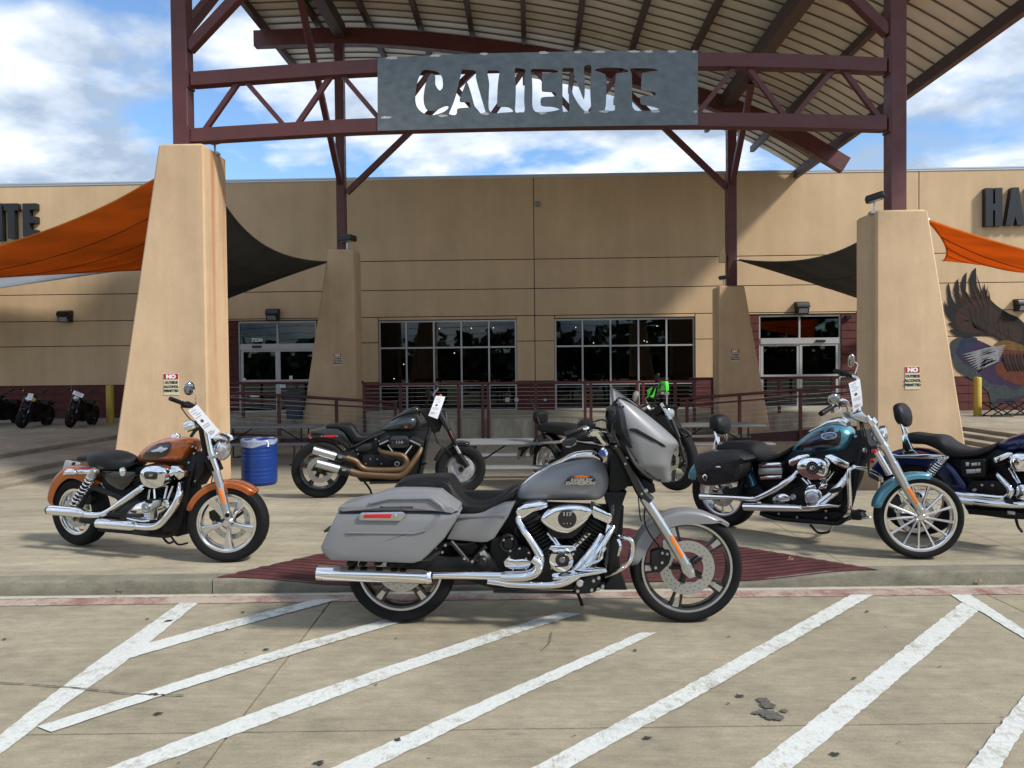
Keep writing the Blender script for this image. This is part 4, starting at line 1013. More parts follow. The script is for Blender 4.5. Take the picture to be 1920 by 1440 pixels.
def sail(label, A, B, C, k, m, seams=4, group='triangular shade sails', sdir=0, wr=.0):
    C_ = [A, B, C]; t = Thing('shade_sail', label, 'shade sail', A, group); n = 26
    def P(a, b, c):
        p = A * a + B * b + C * c
        p = p + (C - (A + B) / 2) * (4 * a * b * k[0]) + (A - (B + C) / 2) * (4 * b * c * k[1]) + (B - (A + C) / 2) * (4 * a * c * k[2])
        p.z -= 27 * a * b * c * .22
        if wr: p.z += wr * math.sin(60 * (a - b)) * min(a, .2) * 5 * (1 if c < .1 else max(0, 1 - (c - .1) * 8))
        return p
    q = MB(); idx = {}
    for i in range(n + 1):
        for j in range(n + 1 - i):
            a, b = i / n, j / n; idx[i, j] = len(q.v); q.v.append(P(a, b, 1 - a - b))
    for i in range(n):
        for j in range(n - i):
            q.f.append((idx[i, j], idx[i + 1, j], idx[i, j + 1]))
            if i + j < n - 1: q.f.append((idx[i + 1, j], idx[i + 1, j + 1], idx[i, j + 1]))
    me_top = len(q.v); q.v += [v + EZ * .004 for v in q.v[:me_top]]; q.f += [tuple(i + me_top for i in f)[::-1] for f in q.f[:]]
    t.part('cloth', q, m, ang=180)
    for cn_, oth in ((A, B), (B, A), (C, A)):
        dirn_ = (cn_ - (A + B + C) / 3).normalized(); q = MB(); q.tube([cn_ - dirn_ * .02, cn_ + dirn_ * .35], .012, 6, 0); q.ball(cn_ + dirn_ * .02, .04, .04, .04, 10, 6); t.part('corner_cable', q, M_bolt)
    q = MB()
    for s in range(1, seams + 1):
        f = s / (seams + 1); pts = []
        for j in range(n + 1):
            u = j / n * (1 - f); tri = [0, 0, 0]; tri[sdir] = f; tri[(sdir + 1) % 3] = u; tri[(sdir + 2) % 3] = 1 - f - u; pts.append(P(*tri) - EZ * .004)
        q = MB(); q.tube(pts, .009, 4, 0); t.part('seam', q, M_seam)
    for (i, j) in ((0, 1), (1, 2), (2, 0)):
        pts = []
        for s in range(n + 1):
            tri = [0, 0, 0]; tri[i] = 1 - s / n; tri[j] = s / n; pts.append(P(*tri))
        q = MB(); q.tube(pts, .022, 6, 0); t.part('hem', q, m)
M_seam = mat('seam_thread', (.05, .02, .01), .9)
sail('orange shade sail spreading left from the left front pylon', atY(345, 300, 11.75), atY(345, 503, 23.2), atY(-420, 548, 15), (-.0, .03, .16), M_so, 4, sdir=1, wr=.01)
sail('orange shade sail spreading right from the right front pylon', atY(1740, 413, 11.7), atY(1770, 488, 21.5), atY(2350, 560, 14), (.03, .06, .13), M_so, 3, sdir=1)
sail('charcoal shade sail between the left front and rear left pylons', atY(614, 491, 20.8), atY(385, 318, 11.75), atY(330, 600, 24.2), (.13, .0, .03), M_sg, 4, sdir=2)
sail('charcoal shade sail between the right front and rear right pylons', atY(1384, 487, 21.0), atY(1650, 428, 11.75), atY(1700, 590, 24.2), (.12, .0, .03), M_sg, 4, sdir=2)
sail('pale grey shade sail behind the orange one at the left', atY(300, 497, 23.4), atY(-420, 610, 19), atY(-420, 500, 24), (.04, .0, .0), M_sl, 2, sdir=0)

# ================================================================ COURTYARD FURNITURE
p = ground(487, 908)
t = Thing('barrel', 'blue ribbed plastic barrel with a white bag liner, used as a bin', 'barrel', p)
s = mpp(p); r = 32.2 * s; h = (atY(487, 824, p.y).z - p.z)
pr = [(0, 0), (r * .86, 0), (r * .95, .02), (r * .985, .05)]
for k in range(60):
    z = .055 + (h - .07) * k / 59; f = 0
    for c in (.055, .14, .20, .27, .45, .50, .575, .645): f += math.exp(-((z / h - c * 1.35 - .03) / .013) ** 2) * .0055
    pr.append((r * (1.0 + .012 * math.sin(math.pi * z / h)) - f, z))
pr += [(r * .985, h - .008), (r * .96, h), (r * .93, h - .005), (r * .93, h - .25), (0, h - .25)]
q = MB(); q.lathe(pr, p, EZ, 48); t.part('drum', q, M_blue, ang=60)
M_bag = mat('bag_plastic', (.26, .31, .44), .25, var=.15, scale=20, bump=.6, bscale=25, spec=.6)
q = MB(); n = 64; rs = []
for lv in range(6):
    ring = []
    for k in range(n):
        a = 2 * math.pi * k / n; low = .13 - .07 * (math.cos(a - .5) * .5 + .5) - .012 * math.sin(5 * a)
        z = h + .012 - (low * max(0, lv - 1) / 4); rr = r * (.90 if lv == 0 else 1.03 + .012 * math.sin(9 * a + lv) + .008 * math.sin(23 * a)); 
        if lv == 0: z = h - .10
        if lv == 1: z = h + .012 + .006 * math.sin(7 * a)
        ring.append(p + Vector((math.cos(a) * rr, math.sin(a) * rr, z)))
    rs.append(ring)
q.rings(rs, True, False); t.part('bag_liner', q, M_bag, ang=180)
k0 = p + Vector((r * .80, -r * .72, h - .05)); q = MB(); q.tube([k0 + EZ * .05 + EX * -.03, k0, k0 + Vector((0, -.01, -.05))], [.02, .008, .016], 8, 4); t.part('bag_knot', q, M_paper)
# bin by the left door
p = atZ(553, 786, zp); q = MB(); s = .19
rs = [[Vector((p.x + sx * w, p.y + sy * w, p.z + z)) for sx, sy in ((-1, -1), (1, -1), (1, 1), (-1, 1))] for w, z in ((.17, 0), (.23, .72), (.25, .72), (.25, .76), (.22, .80))]
q.rings(rs); single('waste_bin', q, mat('slate_plastic', (.035, .055, .075), .5, var=.1), p, 'slate blue waste bin beside the rear left pylon at the left door', 'bin', ang=20)
def bollard(px0, px1, py0, py1, label):
    p = atZ((px0 + px1) / 2, py1, zt); r = (px1 - px0) / 2 * mpp(p); h = atY(px0, py0, p.y).z - zt
    q = MB(); q.lathe([(0, 0), (r, 0), (r, h - r * .35), (r * .85, h - r * .1), (r * .5, h), (0, h + .01)], p, EZ, 20)
    single('bollard', q, M_yellow, p, label, 'bollard', 'yellow bollards on the side terraces')
bollard(200.5, 214, 722, 793, 'yellow bollard on the left terrace beside the parked black bikes')
bollard(1826, 1839.5, 707, 779.5, 'yellow bollard on the right terrace in front of the eagle painting')
def picnic(x0, py, d_, label, L_=2.4):
    """right end at pixel x0, top edge at py"""
    zt_ = -.35 + .75; c = atZ(x0, py, zt_); yf = c.y; x1 = c.x; xa = x1 - L_
    t = Thing('picnic_table', label, 'picnic table', ((xa + x1) / 2, yf + .36, -.35), 'grey folding picnic tables with benches')
    for k in range(2):
        q = MB(); q.box(xa, x1, yf + k * .375, yf + k * .375 + .37, zt_ - .045, zt_, .012); t.part('tabletop', q, M_table)
    for sy in (-.58, 1.02):
        q = MB(); q.box(xa, x1, yf + sy, yf + sy + .28, -.35 + .40, -.35 + .44, .012); t.part('bench', q, M_table)
    for xx in (xa + .32, x1 - .32):
        q = MB(); q.tube([(xx, yf + .12, zt_ - .04), (xx, yf + .12, -.32), (xx, yf - .1, -.335), (xx, yf - .62, -.335)], .018, 8, 0); q.tube([(xx, yf + .62, zt_ - .04), (xx, yf + .62, -.32), (xx, yf + .85, -.335), (xx, yf + 1.35, -.335)], .018, 8, 0)
        q.tube([(xx, yf - .45, .05), (xx, yf + 1.2, .05)], .016, 8, 0); t.part('leg', q, M_dark)
        q = MB(); q.tube([(xx, yf - .4, .05), (xx + .02, yf - .42, -.1), (xx, yf - .50, -.335)], .016, 8, 5); q.tube([(xx, yf + 1.15, .05), (xx + .02, yf + 1.17, -.1), (xx, yf + 1.25, -.335)], .016, 8, 5); t.part('bench_support', q, M_dark)
        sgn = 1 if xx < (xa + x1) / 2 else -1; q = MB(); q.tube([(xx, yf + .37, 0), (xx + sgn * .55, yf + .37, zt_ - .05)], .013, 6, 0); t.part('brace', q, M_dark)
picnic(590, 799, 15.6, 'grey picnic table behind the blue barrel', 2.3)
picnic(1160, 828.5, 11.4, 'grey picnic table behind the silver bike, near the black cruiser', 2.6)
picnic(1437, 796.5, 14.5, 'grey picnic table in front of the right walkway', 2.0)
def camp_chair(px, py, s, label):
    p = atZ(px, py, zt); t = Thing('folding_chair', label, 'folding chair', p, 'black folding chairs on the right terrace')
    w = .33 * s; h = .42 * s
    for yy in (-.22, .22):
        q = MB(); q.tube([p + Vector((-w, yy, .02)), p + Vector((w, yy, h))], .02, 6, 0); q.tube([p + Vector((w, yy, .02)), p + Vector((-w, yy, h))], .02, 6, 0); t.part('leg', q, M_satin)
    q = MB(); q.box(p.x - w, p.x + w, p.y - .24, p.y + .24, p.z + h, p.z + h + .03, .01); t.part('seat', q, M_satin)
    q = MB(); q.tube([p + Vector((-w, .24, .03)), p + Vector((w, .24, .03))], .018, 6, 0); q.tube([p + Vector((-w, -.24, .03)), p + Vector((w, -.24, .03))], .018, 6, 0); t.part('foot_bar', q, M_satin)
camp_chair(1870, 781, 1.0, 'low black folding chair nearer the yellow bollard'); camp_chair(1912, 779, 1.0, 'low black folding chair at the right picture edge')

# ================================================================ PAINTED EAGLE ON THE RIGHT WALL
Z6 = lambda x, y: (1580 + x / 2.77, 340 + y / 2.77)
mu = Thing('eagle_mural', 'painted eagle with raised dark wing on the right wall behind the bollard', 'mural', atY(1850, 700, FY))
mcol = {k: mat('mural_' + k, tuple(q * .6 for q in c), .85, var=.35, scale=9) for k, c in dict(black=(.012, .010, .009), brown=(.06, .026, .012), umber=(.045, .020, .011), white=(.36, .36, .38), purple=(.045, .022, .075), blue=(.02, .03, .08), rust=(.16, .035, .012), ochre=(.22, .11, .02), teal=(.055, .07, .072)).items()}  # all pigments scaled down, so shade on this wall sits in the colours
def art(name, col, pts, lay, sm=3):
    P = [atY(*Z6(x, y), FY - .016 - .0022 * lay) for x, y in pts]; P = crom(P, sm, True) if sm else P
    q = MB(); q.prism(P, -EY, .0015); mu.part(name, q, mcol[col], smooth=False)
art('purple_field', 'purple', [(575, 830), (660, 812), (760, 850), (850, 900), (940, 930), (960, 1110), (800, 1150), (740, 1060), (680, 1010), (620, 950), (570, 900)], 0)
art('blue_field', 'blue', [(600, 820), (700, 815), (650, 880), (600, 900)], 1)
art('rust_field', 'rust', [(800, 950), (900, 930), (970, 960), (970, 1060), (860, 1040), (800, 1000)], 2)
art('grey_band', 'teal', [(560, 850), (580, 820), (620, 810), (600, 850), (590, 900), (640, 950), (700, 980), (760, 1050), (850, 1060), (900, 1090), (960, 1040), (960, 1100), (880, 1130), (800, 1130), (800, 1180), (770, 1180), (760, 1100), (690, 1040), (620, 1000), (580, 960)], 3, 2)
art('wing', 'black', [(536, 690), (528, 620), (548, 655), (543, 560), (552, 528), (566, 600), (592, 640), (578, 560), (600, 505), (608, 590), (632, 620), (612, 540), (645, 470), (640, 570), (668, 610), (657, 510), (692, 447), (696, 540), (722, 580), (737, 528), (742, 575), (758, 535), (752, 590), (800, 645), (870, 690), (942, 735), (970, 900), (850, 850), (780, 808), (720, 800), (640, 812), (585, 800), (555, 770), (580, 770), (545, 735), (570, 735)], 4, 2)
art('inner_wing', 'umber', [(600, 670), (640, 640), (700, 620), (745, 620), (800, 670), (870, 720), (930, 770), (920, 830), (850, 830), (780, 790), (700, 790), (620, 780), (580, 730)], 5)
for k, (tx, ty) in enumerate([(545, 745), (540, 700), (534, 640), (549, 560), (556, 545), (582, 555), (603, 520), (618, 540), (646, 490), (662, 520), (690, 462), (698, 540), (738, 545), (755, 550)]):
    bx_, by_ = 690 + (tx - 536) * .35, 720 - (tx - 536) * .25; dx, dy = tx - bx_, ty - by_; l = math.hypot(dx, dy); nx_, ny_ = -dy / l, dx / l
    art('feather', 'brown' if k % 2 else 'umber', [(bx_, by_), (bx_ + dx * .45 + nx_ * 7, by_ + dy * .45 + ny_ * 7), (bx_ + dx * .9, by_ + dy * .9), (bx_ + dx * .45 - nx_ * 2, by_ + dy * .45 - ny_ * 2)], 5 + .1 * k, 2)
    art('feather', 'rust', [(bx_ + dx * .1, by_ + dy * .1), (bx_ + dx * .6 + nx_ * 1.2, by_ + dy * .6 + ny_ * 1.2), (bx_ + dx * .8, by_ + dy * .8), (bx_ + dx * .5 - nx_ * .8, by_ + dy * .5 - ny_ * .8)], 7 + .1 * k, 0)
for k in range(9):
    x0, y0 = 640 + k * 14, 660 + k * 4; art('feather', 'black' if k % 2 else 'umber', [(x0, y0), (x0 + 10, y0 - 4), (x0 + 28 - k * 3, y0 + 60), (x0 + 52 - k * 5, y0 + 105), (x0 + 30 - k * 4, y0 + 92), (x0 + 12 - k, y0 + 50)], 6, 2)
for k in range(6):
    x0, y0 = 735 + k * 26, 640 + k * 17; art('feather', 'umber', [(x0, y0), (x0 + 8, y0), (x0 + 10, y0 + 60), (x0 + 22, y0 + 105), (x0 + 4, y0 + 90), (x0 - 6, y0 + 40)], 7, 2)
art('breast', 'rust', [(800, 870), (860, 850), (960, 860), (970, 960), (900, 960), (850, 940)], 6)
art('ochre_plume', 'ochre', [(790, 845), (850, 825), (930, 850), (960, 880), (900, 880), (840, 870)], 8)
for k in range(9):
    y0 = 880 + k * 12; art('tail_feather', 'white', [(840 - k * 4, 850 + k * 10), (760 - k * 3, 862 + k * 9), (690 + k * 2, 880 + k * 12), (615 + k * 10, y0 + 22), (700, y0 + 10), (780, 868 + k * 10), (842 - k * 4, 855 + k * 10)], 9, 2)
for k in range(8):
    x0 = 830 + k * 18; art('feather', 'umber' if k % 2 else 'black', [(x0, 900), (x0 + 8, 898), (x0 + 22, 940), (x0 + 40, 990), (x0 + 16, 960)], 10, 2)
# ================================================================ MOTORCYCLES
# Every bike is drawn in its own upright middle plane (and planes parallel to it), measured on the photograph.
class Bike:
    def __init__(s, name, label, cat, rear, front, zf, group=None, zs=1., heading=None, wb=None):
        s.zf, s.zs = zf, zs
        s.rc, s.fc = rear, front
        s.O = (rear + front) / 2; s.O.z = min(rear.z, front.z)
        d = front - rear; d.z = 0; s.F = d.normalized(); s.Rr = Vector((s.F.y, -s.F.x, 0))       # forward, and towards the camera side
        s.t = Thing(name, label, cat, s.O, group); s.fr = (s.rc.copy(), s.Rr.copy()); s.lastpar = None
    def frame(s, p=None, head=None):
        if p is None: s.fr = (s.rc.copy(), s.Rr.copy())
        else:
            a = R(head); s.fr = (p.copy(), Vector((math.sin(a), -math.cos(a), 0)))
    def G(s, x, y, w=0.):
        px, py = s.zf(x, y); d = ray(px, py); o, n = s.fr
        t = ((o - EYE).dot(n) + w) / d.dot(n)
        return EYE + d * t
    def m(s, k, x, y, w=0.):           # k zoom pixels -> metres there
        return k * s.sc(s.G(x, y, w))
    def sc(s, p): return mpp(p) / s.zs
    def part(s, name, mb, m, parent=None, **k): return s.t.part(name, mb, m, parent, **k)
    def tube(s, name, pts, r, m, n=10, sm=6, parent=None, px=True, mb=None, **k):
        """pts (x,y,w) in zoom pixels; r in zoom pixels when px"""
        P = [s.G(*p) for p in pts]
        rr = list(r) if isinstance(r, (list, tuple)) else [r] * len(P)
        if px: rr = [s.m(q, *p) for q, p in zip(rr, pts)]
        q = mb or MB(); q.tube(P, rr, n, sm)
        return q if mb is not None else s.part(name, q, m, parent, **k)
    def plate(s, name, pts, w1, th, m, b=.004, dome=0., sm=0, parent=None, mb=None, **k):
        P = [s.G(x, y, w1) for x, y in pts]
        if sm: P = crom(P, sm, True)
        q = mb or MB(); q.prism(P, s.fr[1], th, b, dome)
        return q if mb is not None else s.part(name, q, m, parent, **k)
    def loft(s, name, st, m, n=28, pw=2.4, sm=5, parent=None, mb=None, wc=0., **k):
        """st: (top x,y, bottom x,y, half width m [, centre w]) ; rings are superellipses"""
        A = [Vector((a[0], a[1], 0)) for a in st]; B = [Vector((a[2], a[3], 0)) for a in st]; Wd = [Vector((a[4], a[5] if len(a) > 5 else wc, 0)) for a in st]
        if sm: A, B, Wd = crom(A, sm), crom(B, sm), crom(Wd, sm)
        rs = []
        for a, b, w in zip(A, B, Wd):
            hw = max(.002, w.x); cw = w.y; ring = []
            ta, tb = s.G(a.x, a.y, cw), s.G(b.x, b.y, cw); c = (ta + tb) / 2; h = (ta - tb) / 2; nn = s.fr[1]
            for j in range(n):
                t = 2 * math.pi * j / n; cs, sn = math.cos(t), math.sin(t); e = 2 / pw
                ring.append(c + h * (math.copysign(abs(cs) ** e, cs)) + nn * hw * (math.copysign(abs(sn) ** e, sn)))
            rs.append(ring)
        q = mb or MB(); q.rings(rs)
        return q if mb is not None else s.part(name, q, m, parent, **k)
    def disc(s, name, x, y, w0, prof, m, n=32, parent=None, mb=None, px=True, **k):
        """prof [(radius, w offset)] turned round the cross axis"""
        c = s.G(x, y, w0); f = s.sc(c) if px else 1.
        q = mb or MB(); q.lathe([(r * f, w) for r, w in prof], c, s.fr[1], n)
        return q if mb is not None else s.part(name, q, m, parent, **k)
    def bolts(s, pts, w, r, name='bolt', m=None, parent=None, h=.006):
        q = MB()
        for x, y in pts: q.lathe([(0, h), (r * .8, h), (r, h * .4), (r, -.004)], s.G(x, y, w), s.fr[1], 8)
        return s.part(name, q, m or M_bolt, parent, kind='stuff')

def wheel(B, c, ro, wt, ri, spokes, rimm, hubr=.05, disc=None, tread=True, face=None, facem=None, lip=None):
    """c world centre; ro tyre outer radius; wt tyre half width; ri rim radius; in metres. axis = B.fr[1]"""
    ax = B.fr[1]; q = MB(); n = 72
    pr = []
    h = ro - ri
    for k in range(13):
        a = math.pi * k / 12; pr.append((ro - h * .44 + h * .44 * math.sin(a) ** .75, wt * math.cos(a) * 1.0))
    pr += [(ri + h * .18, -wt * .92), (ri, -wt * .78), (ri, wt * .78), (ri + h * .18, wt * .92)]
    q.lathe(pr, c, ax, n, closed=True)
    ty = B.part('tyre', q, M_rubber, ang=50)
    if tread:
        q = MB(); U = ax.orthogonal().normalized(); V = ax.cross(U)
        for k in range(34):
            for sd in (-1, 1):
                a = 2 * math.pi * (k + (.5 if sd > 0 else 0)) / 34; pts = []
                for j in range(5):
                    w = (.25 + .62 * j / 4); aa = a + .07 * j / 4 * 1.3; rr = ro - h * .44 + h * .44 * math.sin(math.acos(w)) ** .75 - .0008
                    pts.append(c + (U * math.cos(aa) + V * math.sin(aa)) * rr + ax * (w * wt * sd))
                q.tube(pts, [.0010, .0016, .0018, .0016, .0010], 4, 0, cap=False)
        B.part('tread_groove', q, M_groove, ty, kind='stuff')
    wheel_ = MB(); b = ri - .012
    pr = [(ri, wt * .80), (ri + .004, wt * .74), (ri - .006, wt * .66), (ri - .018, wt * .60), (ri - .026, wt * .3), (ri - .026, -wt * .3), (ri - .018, -wt * .60), (ri - .006, -wt * .66), (ri + .004, -wt * .74), (ri, -wt * .8), (ri + .003, 0)]
    wheel_.lathe(pr, c, ax, n, closed=True); rim = B.part('rim', wheel_, rimm, ang=40)
    if lip:
        q = MB(); q.lathe([(ri + .003, wt * .79), (ri + .003, wt * .815), (ri - .010, wt * .80), (ri - .010, wt * .72)], c, ax, n, closed=True); B.part('rim_lip', q, lip, rim)
    q = MB(); q.lathe([(0, wt * .95), (hubr * .5, wt * .95), (hubr * .6, wt * .8), (hubr, wt * .5), (hubr, -wt * .5), (hubr * .6, -wt * .8), (0, -wt * .8)], c, ax, 24); B.part('hub', q, rimm)
    U = EZ - ax * EZ.dot(ax); U.normalize(); V = ax.cross(U)
    def dirn(a): return U * math.cos(a) + V * math.sin(a)
    kind, ns, a0 = spokes
    for k in range(ns):
        a = a0 + 2 * math.pi * k / ns
        q = MB()
        if kind == 'star':                      # broad tapering cast spokes
            d, e = dirn(a), dirn(a + math.pi / 2); P = [(hubr * .6, .020), (hubr * 1.6, .017), (ri * .6, .022), (ri - .03, .034), (ri - .014, .040)]
            fr_ = [c + d * r + e * w + ax * (wt * .42) for r, w in P] + [c + d * r - e * w + ax * (wt * .42) for r, w in P[::-1]]
            q.prism(fr_, ax, wt * .55, .005)
        elif kind == 'thin':
            d, e = dirn(a), dirn(a + math.pi / 2); q.tube([c + d * hubr * .6 + ax * (wt * .35), c + d * (ri * .6) + ax * (wt * .40), c + d * (ri - .015) + ax * (wt * .4)], [.010, .0085, .012], 6, 0)
        elif kind == 'split':                   # paired blades with bright edges
            for dd in (-1, 1):
                d = dirn(a); e = dirn(a + math.pi / 2)
                P = [(hubr * .7, dd * .008), (ri * .5, dd * .016), (ri - .02, dd * .030)]
                q.prism([c + d * r + e * (w - .0065) + ax * (wt * .5) for r, w in P] + [c + d * r + e * (w + .0065) + ax * (wt * .5) for r, w in P[::-1]], ax, wt * .5, .002)
            d, e = dirn(a), dirn(a + math.pi / 2)
            q.prism([c + d * r + e * w + ax * (wt * .5) for r, w in ((ri - .055, .020), (ri - .016, .036), (ri - .016, -.036), (ri - .055, -.020))], ax, wt * .5, .002)
        elif kind == 'wire':
            d = dirn(a); e = dirn(a + .35 * (1 if k % 2 else -1)); q.tube([c + e * hubr * .8 + ax * (wt * .4 * (1 if k % 4 < 2 else -1)), c + d * (ri - .02)], .0025, 5, 0)
        B.part('spoke', q, rimm)
        if kind == 'split' and facem:
            d, e = dirn(a), dirn(a + math.pi / 2); q = MB()
            q.prism([c + d * r + e * w + ax * (wt * .5 + .002) for r, w in ((ri - .075, .013), (ri - .012, .019), (ri - .012, -.019), (ri - .075, -.013))], ax, .0018); B.part('spoke_face', q, facem)
    if disc:
        r1, r0, w, holes = disc
        q = MB(); q.lathe([(r1, w), (r1, w - .005), (r0, w - .005), (r0, w)], c, ax, 64, closed=True); dk = B.part('brake_disc', q, M_disc)
        q = MB(); k0 = 0
        for ring in range(2 if holes > 20 else 1):
            m = holes // 2 if holes > 20 else holes
            for k in range(m):
                a = 2 * math.pi * (k + ring * .5) / m; r = r1 - (r1 - r0) * (.32 + .34 * ring); p = c + dirn(a) * r
                q.lathe([(0, .0012), (.0042 if holes > 20 else .006, .0012)], p + ax * w, ax, 6)
        B.part('disc_hole', q, MATS.get('hole') or mat('hole', (.11, .11, .11), .6), dk, kind='stuff')
        q = MB()
        for k in range(5):
            a = 2 * math.pi * k / 5 + .3; q.beam(c + dirn(a) * (hubr * .7) + ax * (w - .003), c + dirn(a) * (r0 + .012) + ax * (w - .003), .022, .006, up=ax)
        B.part('disc_carrier', q, M_dark, dk)
    return ty
M_groove = mat('tread_groove', (.006, .006, .006), .9)

def fender(B, c, r, hw, a0, a1, skirt, m, name='fender', n=48, ref=None, th=.004, rr=None, parent=None):
    """channel-section mudguard round centre c from angle a0 to a1 (deg, 0 = forward level, 90 = up); skirt(a) gives how far the sides reach in"""
    ax = B.fr[1]; Fd = Vector((-ax.y, ax.x, 0)).normalized(); q = MB(); rs = []
    for k in range(n + 1):
        a = a0 + (a1 - a0) * k / n; d = Fd * math.cos(R(a)) + EZ * math.sin(R(a)); r_ = r(a) if callable(r) else r; sk = skirt(a) if callable(skirt) else skirt; h = hw(a) if callable(hw) else hw
        f = min(1, (k + .3) / 3.5, (n - k + .3) / 3.5) ** .5; h = h * (.55 + .45 * f)
        prof = [(r_ - sk, h), (r_ - .35 * sk - .004, h * 1.0)]
        for j in range(9):
            t = math.pi * j / 8; prof.append((r_ - .022 + .022 * math.sin(t) ** .7, h * math.cos(t)))
        prof += [(r_ - .35 * sk - .004, -h), (r_ - sk, -h), (r_ - sk, -h + th), (r_ - .35 * sk, -h + th)]
        for j in range(9):
            t = math.pi * j / 8; prof.append((r_ - .022 - th + .022 * math.sin(t) ** .7, -(h - th) * math.cos(t)))
        prof += [(r_ - .35 * sk, h - th), (r_ - sk, h - th)]
        rs.append([c + d * rr_ + ax * w for rr_, w in prof])
    q.rings(rs); return B.part(name, q, m, parent, ang=45)

def cylinder(B, p0, p1, w, r0, fins, m, rock=None, rm=None, tilt=0, hwid=.07):
    """finned barrel from zoom point p0 (crankcase) to p1 (top)"""
    a, b = B.G(*p0, w), B.G(*p1, w); ax = (b - a); L_ = ax.length; pr = [(0, 0), (r0 * .72, 0)]
    for k in range(fins):
        z = L_ * (k + .15) / fins; dz = L_ / fins; rr = r0 * (1.0 if k > 1 else .9)
        pr += [(r0 * .74, z), (rr, z + dz * .18), (rr, z + dz * .42), (r0 * .74, z + dz * .60)]
    pr += [(r0 * .74, L_), (0, L_)]
    q = MB(); q.lathe(pr, a, ax, 28); return B.part('cylinder', q, m, ang=30)

def hang_tag(B, pts, w, label, lines=7, logo=True, org=None):
    """white card with print: corners tl,tr,br,bl in zoom pixels"""
    P = [B.G(x, y, w) for x, y in pts]; nn = (P[1] - P[0]).cross(P[3] - P[0]).normalized()
    if nn.dot(EYE - P[0]) < 0: nn = -nn
    t = Thing('price_tag', label, 'tag', P[0], 'white hanging price tags on the bikes')
    q = MB()
    rows = []; n = 8
    for k in range(n + 1):
        f = k / n; bow = nn * .012 * math.sin(f * 2.6); rows.append([P[0] + (P[3] - P[0]) * f + bow, P[1] + (P[2] - P[1]) * f + bow, P[1] + (P[2] - P[1]) * f + bow - nn * .0012, P[0] + (P[3] - P[0]) * f + bow - nn * .0012])
    q.rings(rows); t.part('card', q, M_paper, smooth=False)
    def at(u, v): 
        return P[0] + (P[1] - P[0]) * u + (P[3] - P[0]) * v + nn * (.012 * math.sin(v * 2.6) + .0014)
    q = MB(); r_ = random.Random(5)
    ys = [.08, .16, .23, .30, .58, .64, .80, .84, .88]
    for k, v in enumerate(ys[:lines + 2]):
        u0 = .12 if k != 2 else .3; L_ = r_.uniform(.3, .62); u = u0
        while u < u0 + L_:
            d = r_.uniform(.03, .08); q.add([at(u, v), at(u + d, v), at(u + d, v + .018), at(u, v + .018)], [(0, 1, 2, 3)]); u += d + .02
    t.part('print', q, M_ink, smooth=False, kind='stuff')
    if logo:
        q = MB(); vs = [at(.42 + .14 * math.cos(a), .45 + .05 * math.sin(a)) for a in [2 * math.pi * k / 12 for k in range(12)]]; q.add(vs, [tuple(range(12))]); t.part('printed_emblem', q, mat('emblem_brown', (.10, .05, .03), .7), smooth=False)
    q = MB(); q.tube([at(.5, .02) + nn * .003, at(.45, -.06) - nn * .02 + EZ * .01, at(.35, -.05) - nn * .05 + EZ * .02], .0012, 5, 4); t.part('string', q, M_satin)
    return t

def mirror(B, c, w, rx, ry, stem, m=None, tilt=.3):
    """oval chromed head, slightly domed, on a thin stem; c zoom centre, stem in world points"""
    p = B.G(*c, w); ax = (EYE - p).normalized(); ax = (ax + EX * .35 - EZ * .25).normalized()
    U = (EZ - ax * EZ.dot(ax)).normalized(); V = ax.cross(U); rs = []
    for f, d in ((.05, -.030), (.5, -.026), (.85, -.014), (1, 0), (.97, .005), (.93, .005)):
        rs.append([p + U * (ry * f * math.cos(t)) + V * (rx * f * math.sin(t)) + ax * d for t in [2 * math.pi * j / 24 for j in range(24)]])
    q = MB(); q.rings(rs); o = B.part('mirror', q, m or M_chrome, ang=60)
    q = MB(); q.rings([[p + U * (ry * f * math.cos(t)) + V * (rx * f * math.sin(t)) + ax * d for t in [2 * math.pi * j / 24 for j in range(24)]] for f, d in ((.9, .0052), (.88, .008), (.6, .014), (.3, .0175), (.03, .019))]); B.part('mirror_glass', q, M_mirror, o, ang=80)
    q = MB(); q.tube(stem, .005, 8, 5); B.part('mirror_stem', q, m or M_chrome)
M_mirror = mat('mirror_glass', (.34, .35, .37), .05, metal=1.)
class CBike(Bike):
    """the same kind of bike laid out by plain measures round the world origin, to be moved and copied"""
    def __init__(s, name, label, cat, k, x0, y0, wb, group=None):
        s.k, s.x0, s.y0 = k, x0, y0
        s.rc, s.fc = Vector((-wb / 2, 0, 0)), Vector((wb / 2, 0, 0)); s.O = Vector(); s.F = EX; s.Rr = -EY
        s.t = Thing(name, label, cat, s.O, group); s.fr = (s.rc.copy(), s.Rr.copy()); s.zs = 1
    def sc(s, p): return s.k
    def frame(s, p=None, head=None): pass
    def G(s, x, y, w=0.): return Vector(((x - s.x0) * s.k, -w, (s.y0 - y) * s.k))
def stw(st, x, y, pw):
    """half width of a lofted body at side-view point"""
    mid = [((a[0] + a[2]) / 2, (a[1] + a[3]) / 2, abs(a[3] - a[1]) / 2, a[4]) for a in st]
    if x <= mid[0][0]: m = mid[0]
    elif x >= mid[-1][0]: m = mid[-1]
    else:
        for a, b in zip(mid, mid[1:]):
            if a[0] <= x <= b[0]: break
        f = (x - a[0]) / max(1e-6, b[0] - a[0]); m = [p + (q - p) * f for p, q in zip(a, b)]
    v = min(.995, abs(y - m[1]) / max(1e-6, m[2])); return m[3] * (1 - v ** pw) ** (1 / pw)
